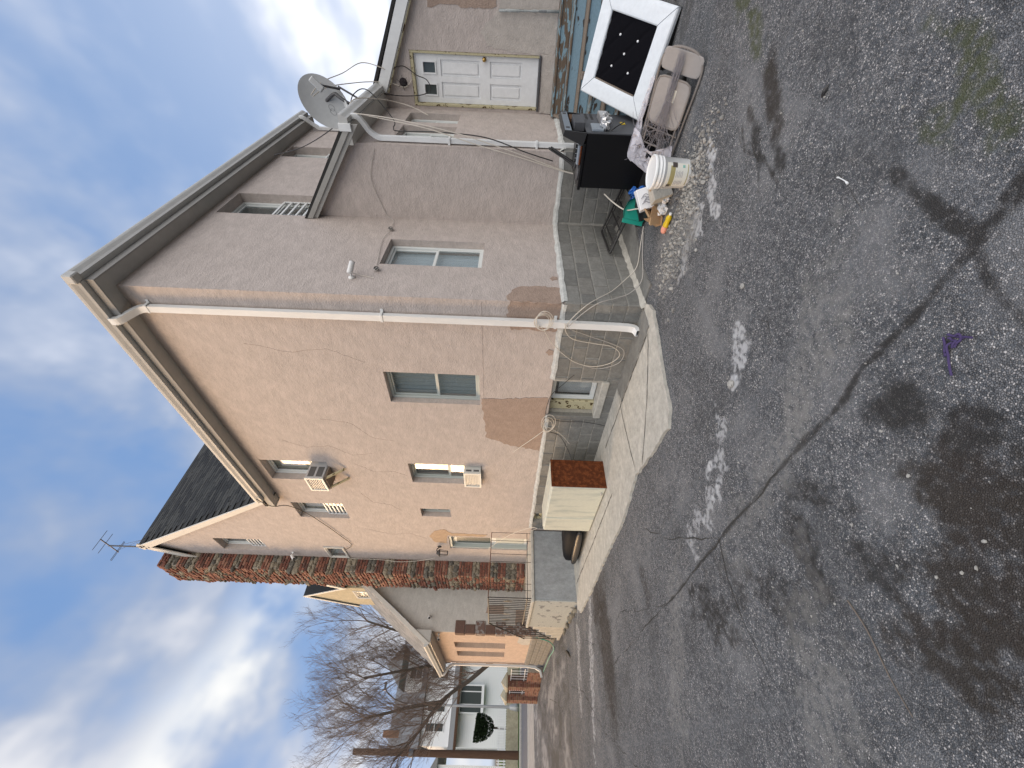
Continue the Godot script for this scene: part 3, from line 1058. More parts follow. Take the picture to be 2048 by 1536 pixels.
func window(parent: Node, xf: Transform3D, w: float, h: float, back: float, behind := "", guard := 0.0, split := 0.5, frame := "vinyl", label := ""):
	# xf: middle of the opening's lower edge, in the wall's plane
	var b := 0.045
	var st := mb()
	var z1 := -back
	var z0 := -back - 0.06
	bev(st, Vector3(-w / 2, 0, z0), Vector3(-w / 2 + b, h, z1), 0.006)
	bev(st, Vector3(w / 2 - b, 0, z0), Vector3(w / 2, h, z1), 0.006)
	bev(st, Vector3(-w / 2 + b, 0, z0), Vector3(w / 2 - b, b, z1), 0.006)
	bev(st, Vector3(-w / 2 + b, h - b, z0), Vector3(w / 2 - b, h, z1), 0.006)
	var o := part("window", fin(st, M[frame]), parent, xf)
	if label != "":
		o.set_meta("label", label)
	var mid := h * split
	var sashes := [[b, mid, z0 + 0.03, z1 - 0.012], [mid, h - b, z0 + 0.002, z0 + 0.026]] if split > 0.0 else [[b, h - b, z0 + 0.015, z1 - 0.012]]
	for s in sashes:
		st = mb()
		var t := 0.028
		bev(st, Vector3(-w / 2 + b, s[0], s[2]), Vector3(-w / 2 + b + t, s[1], s[3]), 0.004)
		bev(st, Vector3(w / 2 - b - t, s[0], s[2]), Vector3(w / 2 - b, s[1], s[3]), 0.004)
		bev(st, Vector3(-w / 2 + b + t, s[0], s[2]), Vector3(w / 2 - b - t, s[0] + t, s[3]), 0.004)
		bev(st, Vector3(-w / 2 + b + t, s[1] - t, s[2]), Vector3(w / 2 - b - t, s[1], s[3]), 0.004)
		part("sash", fin(st, M[frame]), o)
		st = mb()
		var zc: float = (s[2] + s[3]) * 0.5
		box(st, Vector3(-w / 2 + b + t * 0.5, s[0] + t * 0.5, zc - 0.002), Vector3(w / 2 - b - t * 0.5, s[1] - t * 0.5, zc + 0.002))
		part("pane", fin(st, M.pane), o)
	if behind != "":
		st = mb()
		var folds := 14
		var zb := z0 - 0.06
		var prev := Vector3.ZERO
		for k in folds + 1:
			var x := lerpf(-w / 2 + 0.03, w / 2 - 0.03, float(k) / folds)
			var p := Vector3(x, 0, zb + (0.012 if k % 2 == 0 else -0.012) * (1.0 if behind.begins_with("curtain") else 0.05))
			if k > 0:
				quad(st, Vector3(prev.x, h - 0.03, prev.z), Vector3(p.x, h - 0.03, p.z), Vector3(p.x, 0.04, p.z), Vector3(prev.x, 0.04, prev.z))
			prev = p
		part("curtain" if behind.begins_with("curtain") else "blind", fin(st, M[behind]), o)
	if guard > 0.0:
		# child guard over the lower part: flat horizontal bars between two side posts
		var g0 := 0.05
		var g1 := h * guard
		var zg := z1 + 0.03
		for x in [-w / 2 + 0.012, w / 2 - 0.012]:
			st = mb()
			bev(st, Vector3(x - 0.012, g0, zg - 0.012), Vector3(x + 0.012, g1, zg + 0.012), 0.004)
			part("guard_post", fin(st, M.white_metal), o)
		for k in 6:
			var y := lerpf(g0 + 0.03, g1 - 0.02, k / 5.0)
			st = mb()
			bev(st, Vector3(-w / 2 + 0.024, y - 0.02, zg - 0.012), Vector3(w / 2 - 0.024, y + 0.02, zg + 0.012), 0.005)
			part("guard_bar", fin(st, M.white_metal), o)
	return o

func gutter(st: SurfaceTool, a: Vector3, b: Vector3, out: Vector3, w := 0.11, h := 0.12):
	# an open trough of ogee shape; a and b on the fascia at the trough's top
	var prof := [Vector2(0.0, 0.0), Vector2(0.0, -h), Vector2(w * 0.62, -h), Vector2(w * 0.72, -h * 0.72), Vector2(w * 0.95, -h * 0.35), Vector2(w, -0.02), Vector2(w, 0.0), Vector2(w - 0.012, 0.0), Vector2(w - 0.012, -0.03), Vector2(w * 0.6, -h + 0.012), Vector2(0.006, -h + 0.012), Vector2(0.006, 0.0)]
	for k in prof.size():
		var p: Vector2 = prof[k]
		var q: Vector2 = prof[(k + 1) % prof.size()]
		quad(st, a + out * p.x + Vector3.UP * p.y, b + out * p.x + Vector3.UP * p.y, b + out * q.x + Vector3.UP * q.y, a + out * q.x + Vector3.UP * q.y)
	for e in [a, b]:
		for k in range(1, 6):
			tri(st, e, e + out * prof[k].x + Vector3.UP * prof[k].y, e + out * prof[k + 1].x + Vector3.UP * prof[k + 1].y)

func downpipe(st: SurfaceTool, pts: Array, w: float, d: float, side: Vector3):
	# a ribbed rectangular pipe along pts; side is the direction of its width
	var n := pts.size()
	var rings := []
	for k in n:
		var t: Vector3 = (pts[mini(k + 1, n - 1)] - pts[maxi(k - 1, 0)]).normalized()
		var f := side.cross(t).normalized()
		var ring := []
		var shape := [Vector2(-1, -1), Vector2(-1, 1), Vector2(-0.72, 1), Vector2(-0.62, 0.72), Vector2(-0.5, 1), Vector2(0.5, 1), Vector2(0.62, 0.72), Vector2(0.72, 1), Vector2(1, 1), Vector2(1, -1)]
		for s in shape:
			ring.append(pts[k] + side * s.x * w * 0.5 + f * s.y * d * 0.5)
		rings.append(ring)
	for k in n - 1:
		for s in rings[0].size():
			var s2: int = (s + 1) % rings[0].size()
			quad(st, rings[k][s], rings[k + 1][s], rings[k + 1][s2], rings[k][s2])

func block_wall(parent: Node, xf: Transform3D, length: float, y0: float, courses: int, holes: Array, shapes: Array):
	# courses of hollow block laid to bond; local x from 0 to length
	var ch := 0.2033
	for c in courses:
		var y := y0 + (c + 0.5) * ch
		var x := -0.2033 if c % 2 == 1 else 0.0
		while x < length - 0.02:
			var a := maxf(x, 0.0)
			var b := minf(x + 0.4066, length)
			x += 0.4066
			var spans := [[a, b]]
			for r in holes:
				if y < r.position.y or y > r.end.y:
					continue
				var next := []
				for s in spans:
					if s[1] <= r.position.x or s[0] >= r.end.x:
						next.append(s)
						continue
					if s[0] < r.position.x:
						next.append([s[0], r.position.x])
					if s[1] > r.end.x:
						next.append([r.end.x, s[1]])
				spans = next
			for s in spans:
				var w: float = s[1] - s[0]
				if w < 0.03:
					continue
				var k := rng.randi() % 3
				var t := Transform3D(Basis.from_scale(Vector3((w - 0.014) / 0.395, 1, 1)), Vector3((s[0] + s[1]) * 0.5, y, 0.004 + rng.randf_range(-0.002, 0.003)))
				part("block", shapes[k], parent, xf * t, M["block_%d" % (rng.randi() % 4)])

func patch(parent: Node, xf: Transform3D, outline: Array, m: Material, thick := 0.006, step := 0.05, amount := 0.018):
	var st := mb()
	extrude(st, poly(ragged(outline, step, amount)), thick + 0.01, xf * Transform3D(Basis.IDENTITY, Vector3(0, 0, thick)))
	part("stucco_patch", fin(st, m), parent)

func build_house():
	var h := thing("stucco_house", "pink stucco house with brick chimney, grey block base and white downpipes", "house")
	# --- long wall (z = 0)
	var st := mb()
	var holes := [rect(-2.08, 2.19, -1.385, 3.67), rect(-4.65, 2.20, -3.94, 3.67), rect(-6.21, 2.97, -5.83, 3.67), rect(-8.06, 1.04, -7.32, 3.13), rect(-4.70, 5.30, -3.985, 6.635), rect(-6.47, 5.44, -5.74, 6.63), rect(-8.62, 8.2, -7.91, 9.48), rect(-8.95, 6.06, -8.24, 6.62)]
	pierced(st, poly([Vector2(0, 1.04), Vector2(0, 6.84), Vector2(-5.38, 6.84), Vector2(-8.38, 11.58), Vector2(-11.3, 6.95), Vector2(-11.3, 0.0), Vector2(-6.62, 0.0), Vector2(-6.62, 1.04)]), holes, 0.25, facing_z(0, 0, 0))
	part("long_wall", fin(st, M.stucco), h)
	# --- rear wall (x = 0)
	st = mb()
	pierced(st, poly([Vector2(0.25, 1.04), Vector2(0.25, 6.84), Vector2(7.0, 6.84), Vector2(7.0, 1.04)]), [rect(0.79, 2.185, 1.53, 3.64), rect(2.2, 5.17, 3.0, 6.68), rect(4.95, 5.2, 5.6, 6.74)], 0.25, facing_x(0, 0, 0))
	part("rear_wall", fin(st, M.stucco), h)
	st = mb()
	box(st, Vector3(-11.3, 0, -7.2), Vector3(0, 6.84, -7.0))
	box(st, Vector3(-11.3, 0, -7.0), Vector3(-11.1, 6.84, -0.25))
	part("hidden_wall", fin(st, M.stucco), h)
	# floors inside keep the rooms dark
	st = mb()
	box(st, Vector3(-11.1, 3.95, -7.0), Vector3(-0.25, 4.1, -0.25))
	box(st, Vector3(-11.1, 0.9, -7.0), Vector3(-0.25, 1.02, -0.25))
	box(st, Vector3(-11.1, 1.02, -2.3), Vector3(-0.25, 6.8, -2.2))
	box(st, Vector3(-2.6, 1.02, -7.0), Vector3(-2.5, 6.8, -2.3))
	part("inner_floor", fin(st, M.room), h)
	# --- foundation
	var shapes := []
	for k in 3:
		shapes.append(bevm(Vector3(0.395, 0.1895, 0.05), 0.007, M.block_0, 0.003))
	st = mb()
	var b1 := rect(-2.24, 0.2, -1.43, 1.05)
	pierced(st, poly([Vector2(0.018, 0.0), Vector2(0.018, 1.04), Vector2(-6.62, 1.04), Vector2(-6.62, 0.0)]), [b1, rect(-6.26, 0.80, -5.83, 1.05)], 0.25, facing_z(0, 0, 0.018))
	var base := part("foundation", fin(st, M.mortar), h)
	block_wall(base, Transform3D(Basis.from_euler(Vector3.ZERO), Vector3(-6.62, 0, 0.0)), 6.645, 0.02, 5, [Rect2(4.36, 0.2, 0.87, 0.9), Rect2(0.36, 0.8, 0.43, 0.3)], shapes)
	st = mb()
	pierced(st, poly([Vector2(0.0, 0.0), Vector2(0.0, 1.04), Vector2(2.26, 1.04), Vector2(2.26, 0.0)]), [], 0.2, facing_x(0.018, 0, -0.24))
	part("rear_base", fin(st, M.mortar), base)
	block_wall(base, facing_x(0.0, 0, 0.02), 2.26, 0.02, 5, [], shapes)
	st = mb()
	pierced(st, poly([Vector2(0.02, 0.0), Vector2(0.02, 1.04), Vector2(1.132, 1.04), Vector2(1.132, 0.0)]), [], 0.2, facing_z(0, 0, -2.242))
	part("porch_base", fin(st, M.mortar), base)
	block_wall(base, facing_z(0.05, 0, -2.26), 1.085, 0.02, 5, [], shapes)
	st = mb()
	pierced(st, poly([Vector2(0.2, 0.0), Vector2(0.2, 1.04), Vector2(2.1, 1.04), Vector2(2.1, 0.0)]), [], 0.2, facing_x(1.132, 0, -2.242))
	part("porch_base", fin(st, M.mortar), base)
	block_wall(base, facing_x(1.114, 0, -2.26), 2.06, 0.02, 5, [], shapes)
	# the sloped cement ledge between block and stucco
	ledge(h, facing_z(-6.62, 0, 0), 6.62, [[4.36, 5.23]])
	ledge(h, facing_x(0, 0, 0.0), 2.26, [])
	ledge(h, facing_z(0.0, 0, -2.26), 1.114, [])
	ledge(h, facing_x(1.114, 0, -2.26), 2.06, [])
	# basement windows
	window(h, facing_z(-1.74, 0.30, -0.02), 0.56, 0.73, 0.14, "blind", 0.0, 0.0, "vinyl")
	st = mb()
	bev(st, Vector3(-2.24, 0.2, -0.2), Vector3(-2.03, 1.03, -0.12), 0.01)
	part("window_reveal", fin(st, M.jamb_yellow), h)
	st = mb()
	bev(st, Vector3(-2.26, 0.17, -0.2), Vector3(-1.40, 0.29, 0.055), 0.012)
	part("window_sill", fin(st, M.concrete), h)
	st = mb()
	bev(st, Vector3(-2.34, 0.2, -0.05), Vector3(-2.235, 1.06, 0.04), 0.008)
	part("window_surround", fin(st, M.concrete_dark), h)
	window(h, facing_z(-6.045, 0.81, 0), 0.41, 0.23, 0.05, "blind", 0.0, 0.0, "jamb_yellow")
	# --- windows of the long wall
	window(h, facing_z(-1.7325, 2.19, 0), 0.695, 1.48, 0.10, "curtain_dark", 0.0, 0.47, "vinyl_grey", "dark sash window with the tree mirrored in its glass")
	window(h, facing_z(-4.295, 2.20, 0), 0.71, 1.47, 0.12, "", 0.0, 0.47, "vinyl_grey")
	window(h, facing_z(-6.02, 2.97, 0), 0.38, 0.70, 0.12, "blind", 0.0, 0.5, "vinyl_grey")
	window(h, facing_z(-4.3425, 5.30, 0), 0.715, 1.335, 0.14, "curtain_green", 0.0, 0.36, "vinyl")
	window(h, facing_z(-6.105, 5.44, 0), 0.73, 1.19, 0.14, "curtain_green", 0.46, 0.48, "vinyl")
	window(h, facing_z(-8.265, 8.2, 0), 0.71, 1.28, 0.14, "blind", 0.42, 0.46, "vinyl")
	window(h, facing_z(-8.595, 6.06, 0), 0.71, 0.56, -0.03, "blind", 0.0, 0.0, "rake_trim", "small hopper window standing proud of the wall by the chimney")
	for w in [[-4.3425, 5.95, 0.42, 0.52], [-6.13, 6.05, 0.44, 0.48]]:
		st = mb()
		box(st, Vector3(w[0] - w[2] / 2, w[1], -0.24), Vector3(w[0] + w[2] / 2, w[1] + w[3], -0.235))
		part("window_paper", fin(st, M.paper), h)
	# --- rear windows
	window(h, facing_x(0, 2.185, -1.16), 0.74, 1.455, 0.11, "curtain_blue", 0.0, 0.5, "vinyl")
	window(h, facing_x(0, 5.17, -2.6), 0.8, 1.51, 0.16, "", 0.5, 0.5, "vinyl")
	st = mb()
	box(st, Vector3(-0.26, 5.95, -2.72), Vector3(-0.255, 6.3, -2.3))
	part("window_paper", fin(st, M.paper), h)
	window(h, facing_x(0, 5.2, -5.275), 0.65, 1.54, 0.16, "", 0.5, 0.5, "vinyl")
	house_door(h)
	house_roof(h)
	porch_wing(h)
	front_wing(h)
	chimney(h)
	# --- stucco repairs
	patch(h, facing_z(0, 0, 0), [Vector2(-1.93, 2.17), Vector2(-2.5, 2.13), Vector2(-2.98, 2.10), Vector2(-3.06, 1.9), Vector2(-3.2, 1.66), Vector2(-3.33, 1.10), Vector2(-1.83, 1.08)], M.repair_stucco)
	patch(h, facing_z(0, 0, 0), [Vector2(0.0, 1.76), Vector2(-0.22, 1.79), Vector2(-0.47, 1.74), Vector2(-0.44, 1.5), Vector2(-0.49, 1.3), Vector2(-0.46, 1.09), Vector2(0.0, 1.09)], M.repair_stucco)
	patch(h, facing_x(0, 0, 0), [Vector2(-0.012, 1.76), Vector2(0.10, 1.80), Vector2(0.2, 1.76), Vector2(0.33, 1.66), Vector2(0.375, 1.45), Vector2(0.36, 1.09), Vector2(-0.012, 1.09)], M.repair_stucco)
	patch(h, facing_z(0, 0, 0), [Vector2(-0.80, 1.17), Vector2(-0.86, 1.21), Vector2(-0.92, 1.17), Vector2(-0.9, 1.10), Vector2(-0.82, 1.10)], M.repair_stucco, 0.005, 0.03, 0.008)
	patch(h, facing_x(0, 0, 0), [Vector2(0.52, 1.18), Vector2(0.58, 1.22), Vector2(0.64, 1.18), Vector2(0.62, 1.11), Vector2(0.55, 1.12)], M.repair_stucco, 0.005, 0.03, 0.008)
	patch(h, facing_z(0, 0, 0), [Vector2(-6.9, 3.2), Vector2(-7.0, 3.45), Vector2(-7.3, 3.62), Vector2(-7.7, 3.5), Vector2(-7.72, 3.2), Vector2(-7.25, 3.16), Vector2(-7.26, 2.2), Vector2(-7.12, 2.1), Vector2(-7.1, 3.05)], M.repair_stucco_tan)
	# hairline cracks in the stucco
	for l in [[Vector2(-3.3, 5.9), Vector2(-3.5, 5.5), Vector2(-3.42, 5.1), Vector2(-3.7, 4.7), Vector2(-3.62, 4.3)], [Vector2(-4.0, 4.75), Vector2(-4.3, 4.4), Vector2(-4.25, 4.0), Vector2(-4.4, 3.75)], [Vector2(-5.2, 4.9), Vector2(-5.6, 4.7), Vector2(-5.7, 4.3), Vector2(-6.0, 4.1)], [Vector2(-2.6, 5.0), Vector2(-2.7, 4.5), Vector2(-3.1, 4.2), Vector2(-3.2, 3.8)], [Vector2(-7.0, 5.2), Vector2(-7.3, 4.6), Vector2(-7.2, 4.1), Vector2(-7.5, 3.7)], [Vector2(-0.9, 5.6), Vector2(-1.05, 5.0), Vector2(-0.95, 4.4), Vector2(-1.2, 3.9)]]:
		var line := []
		for p in ragged(l, 0.07, 0.014, false):
			line.append(Vector3(p.x, p.y, 0.0005))
		part("hairline_crack", tubem(line, 0.0022, M.repair_stucco, 4), h)
	# a faint horizontal construction joint on the long wall
	st = mb()
	box(st, Vector3(-2.0, 2.13, -0.001), Vector3(-0.03, 2.136, 0.005))
	part("stucco_joint", fin(st, M.stucco), h)

func ledge(parent: Node, xf: Transform3D, length: float, gaps: Array):
	var from := 0.0
	for g in gaps + [[length, length]]:
		var st := mb()
		var prev := []
		var n := maxi(2, int((g[0] - from) / 0.12))
		for k in n + 1:
			var x := lerpf(from, g[0], float(k) / n)
			var row := [Vector3(x, 1.095 + rng.randf_range(-0.012, 0.012), 0.001), Vector3(x, 1.055 + rng.randf_range(-0.006, 0.006), 0.034), Vector3(x, 1.02 + rng.randf_range(-0.01, 0.01), 0.036), Vector3(x, 1.015, 0.0)]
			if k > 0:
				for q in 3:
					quad(st, xf * prev[q], xf * row[q], xf * row[q + 1], xf * prev[q + 1])
			prev = row
		part("cement_ledge", fin(st, M.parging), parent)
		from = g[1]

func house_door(h: Node):
	# the side door behind the stoop's railing
	var st := mb()
	bev(st, Vector3(-7.37, 1.04, -0.2), Vector3(-7.325, 3.12, -0.02), 0.005)
	bev(st, Vector3(-8.055, 1.04, -0.2), Vector3(-8.01, 3.12, -0.02), 0.005)
	bev(st, Vector3(-8.01, 3.06, -0.2), Vector3(-7.37, 3.12, -0.02), 0.005)
	part("door_frame", fin(st, M.vinyl_grey), h)
	st = mb()
	bev(st, Vector3(-8.01, 1.05, -0.17), Vector3(-7.37, 3.06, -0.125), 0.006)
	var d := part("side_door", fin(st, M.vinyl), h)
	st = mb()
	bev(st, Vector3(-7.95, 1.15, -0.124), Vector3(-7.43, 1.9, -0.112), 0.005)
	part("panel", fin(st, M.vinyl_grey), d)
	st = mb()
	box(st, Vector3(-7.95, 2.05, -0.124), Vector3(-7.43, 2.95, -0.118))
	part("pane", fin(st, M.far_window), d)

func strip_pieces(st: SurfaceTool, a: Vector3, b: Vector3, out: Vector3, width: float, thick: float):
	# a flat board from a to b, reaching width in direction out, thick downwards
	var d := Vector3.DOWN * thick
	var p := [a, b, b + out * width, a + out * width]
	quad(st, p[0], p[1], p[2], p[3])
	quad(st, p[3] + d, p[2] + d, p[1] + d, p[0] + d)
	for k in 4:
		quad(st, p[k], p[k] + d, p[(k + 1) % 4] + d, p[(k + 1) % 4])

func house_roof(h: Node):
	var ox := 0.20
	# soffit in lengths, with a seam between them
	for s in [[0.20, -2.9], [-2.903, -5.55]]:
		var st := mb()
		strip_pieces(st, Vector3(s[0] if s[0] < 0 else 0.0, 6.83, 0.0), Vector3(s[1], 6.83, 0.0), Vector3(0, 0, 1), ox, 0.012)
		part("soffit", fin(st, M.soffit_metal), h)
	for s in [[0.2, -1.9], [-1.903, -4.4], [-4.403, -7.25]]:
		var st := mb()
		strip_pieces(st, Vector3(0.0, 6.83, s[0]), Vector3(0.0, 6.83, s[1]), Vector3(1, 0, 0), ox, 0.012)
		part("soffit", fin(st, M.soffit_metal), h)
	var st := mb()
	box(st, Vector3(-5.55, 6.80, ox), Vector3(ox, 7.0, ox + 0.018))
	box(st, Vector3(ox, 6.80, -7.25), Vector3(ox + 0.018, 7.0, ox + 0.018))
	part("fascia", fin(st, M.fascia_metal), h)
	st = mb()
	box(st, Vector3(-5.57, 6.80, 0.0), Vector3(-5.55, 7.02, ox + 0.018))
	part("fascia_end", fin(st, M.rake_trim), h)
	st = mb()
	gutter(st, Vector3(-5.2, 7.03, ox + 0.018), Vector3(ox + 0.12, 7.03, ox + 0.018), Vector3(0, 0, 1))
	part("gutter", fin(st, M.gutter_metal), h)
	st = mb()
	gutter(st, Vector3(ox + 0.018, 7.03, ox + 0.12), Vector3(ox + 0.018, 7.03, -7.2), Vector3(1, 0, 0))
	part("gutter", fin(st, M.gutter_metal), h)
	st = mb()
	bev(st, Vector3(ox + 0.016, 6.905, ox + 0.016), Vector3(ox + 0.132, 7.034, ox + 0.132), 0.012)
	part("gutter_corner", fin(st, M.gutter_metal), h)
	# low hipped main roof
	st = mb()
	var e := 7.0
	var lo := Vector3(-5.5, e, -7.3)
	var hi := Vector3(0.26, e, 0.26)
	var top := [Vector3(-5.4, e + 0.9, -3.5), Vector3(-3.4, e + 0.9, -3.5)]
	var c := [Vector3(lo.x, e, hi.z - 0.02), Vector3(hi.x, e, hi.z), Vector3(hi.x, e, lo.z), Vector3(lo.x, e, lo.z)]
	quad(st, c[0], top[0], top[1], c[1])
	tri(st, c[1], top[1], c[2])
	quad(st, c[2], top[1], top[0], c[3])
	tri(st, c[3], top[0], c[0])
	quad(st, c[3] - Vector3(0, 0.06, 0), c[0] - Vector3(0, 0.06, 0), c[1] - Vector3(0, 0.06, 0), c[2] - Vector3(0, 0.06, 0))
	for k in 4:
		quad(st, c[k], c[(k + 1) % 4], c[(k + 1) % 4] - Vector3(0, 0.06, 0), c[k] - Vector3(0, 0.06, 0))
	part("main_roof", fin(st, M.roof_felt), h)
	# steep cross gable: ridge along z
	var ridge := Vector3(-8.38, 11.68, 0)
	var foot := Vector3(-5.30, 6.86, 0)
	var foot2 := Vector3(-11.46, 6.86, 0)
	st = mb()
	for f in [foot, foot2]:
		var a := ridge + Vector3(0, 0, 0.07)
		var b: Vector3 = f + Vector3(0, 0, 0.07)
		var back := Vector3(0, 0, -7.4)
		var n := Vector3(0, -0.07, 0)
		var nrm := (b - a).cross(back)
		if nrm.y > 0:
			quad(st, a, a + back, b + back, b)
			quad(st, a + n, b + n, b + back + n, a + back + n)
		else:
			quad(st, a, b, b + back, a + back)
			quad(st, a + n, a + back + n, b + back + n, b + n)
		quad(st, a, b, b + n, a + n)
		quad(st, b, b + back, b + back + n, b + n)
	var roof := part("gable_roof", fin(st, M.roof_felt), h)
	var dirn := (foot - ridge).normalized()
	var nrm2 := Vector3(dirn.y * -1.0, dirn.x, 0).normalized()
	if nrm2.y < 0:
		nrm2 = -nrm2
	var tabs := []
	for k in 3:
		tabs.append(bevm(Vector3(0.155, 0.012, 0.296 - 0.004 * k), 0.003, M.shingle_0, 0.003))
	var length := ridge.distance_to(foot)
	var list := []
	var rows := int(length / 0.14)
	for r in rows:
		var along := length - (r + 0.5) * 0.14
		var n := 22
		for k in n:
			var z := 0.08 - (k + 0.5) * 0.30 - (0.15 if r % 2 else 0.0) + rng.randf_range(-0.006, 0.006)
			var p := ridge + dirn * (along + rng.randf_range(-0.004, 0.004)) + nrm2 * 0.014 + Vector3(0, 0, z)
			var b := Basis(dirn.rotated(Vector3(0, 0, 1), 0.05), nrm2.rotated(Vector3(0, 0, 1), 0.05), dirn.cross(nrm2))
			list.append([tabs[rng.randi() % 3], M["shingle_%d" % (rng.randi() % 4)], Transform3D(b, p)])
	pieces("shingle", list, roof)
	# white rake boards
	for f in [foot, foot2]:
		st = mb()
		var d: Vector3 = (f - ridge).normalized()
		var dn := Vector3(d.y, -d.x, 0)
		if dn.y > 0:
			dn = -dn
		var a := ridge + Vector3(0, 0.01, 0)
		var b: Vector3 = f + Vector3(0, 0.01, 0)
		var q := [a, b, b + dn * 0.13, a + dn * 0.22]
		if f == foot2:
			q = [b, a, a + dn * 0.22, b + dn * 0.13]
		var zf := Vector3(0, 0, 0.125)
		var zb := Vector3(0, 0, 0.095)
		quad(st, q[0] + zf, q[1] + zf, q[2] + zf, q[3] + zf)
		for k in 4:
			quad(st, q[k] + zf, q[k] + zb, q[(k + 1) % 4] + zb, q[(k + 1) % 4] + zf)
		part("rake_board", fin(st, M.rake_trim), h)
	# main downpipe at the near corner, with straps
	st = mb()
	downpipe(st, curve([Vector3(-0.36, 6.93, 0.27), Vector3(-0.36, 6.84, 0.262), Vector3(-0.33, 6.75, 0.17), Vector3(-0.31, 6.66, 0.075), Vector3(-0.30, 6.56, 0.055)], 4) + [Vector3(-0.298, 3.46, 0.055), Vector3(-0.292, 1.1, 0.062), Vector3(-0.292, 0.30, 0.075)] + curve([Vector3(-0.292, 0.16, 0.085), Vector3(-0.294, 0.085, 0.11), Vector3(-0.30, 0.05, 0.19)], 4), 0.095, 0.062, Vector3(1, 0, 0))
	var dp := part("downpipe", fin(st, M.white_metal), h)
	for y in [6.55, 3.46, 1.14]:
		st = mb()
		bev(st, Vector3(-0.40, y - 0.02, 0.001), Vector3(-0.198, y + 0.02, 0.012), 0.003)
		bev(st, Vector3(-0.352, y - 0.018, 0.08), Vector3(-0.242, y + 0.018, 0.094), 0.003)
		bev(st, Vector3(-0.36, y - 0.018, 0.012), Vector3(-0.352, y + 0.018, 0.09), 0.002)
		bev(st, Vector3(-0.242, y - 0.018, 0.012), Vector3(-0.234, y + 0.018, 0.09), 0.002)
		part("strap", fin(st, M.white_metal), dp)
	# the far downpipe at the end of the rear eave
	st = mb()
	downpipe(st, curve([Vector3(0.29, 6.92, -6.75), Vector3(0.28, 6.83, -6.75), Vector3(0.16, 6.7, -6.8), Vector3(0.06, 6.55, -6.82)], 4) + [Vector3(0.06, 1.2, -6.82)], 0.08, 0.06, Vector3(0, 0, 1))
	part("downpipe", fin(st, M.white_metal), h)

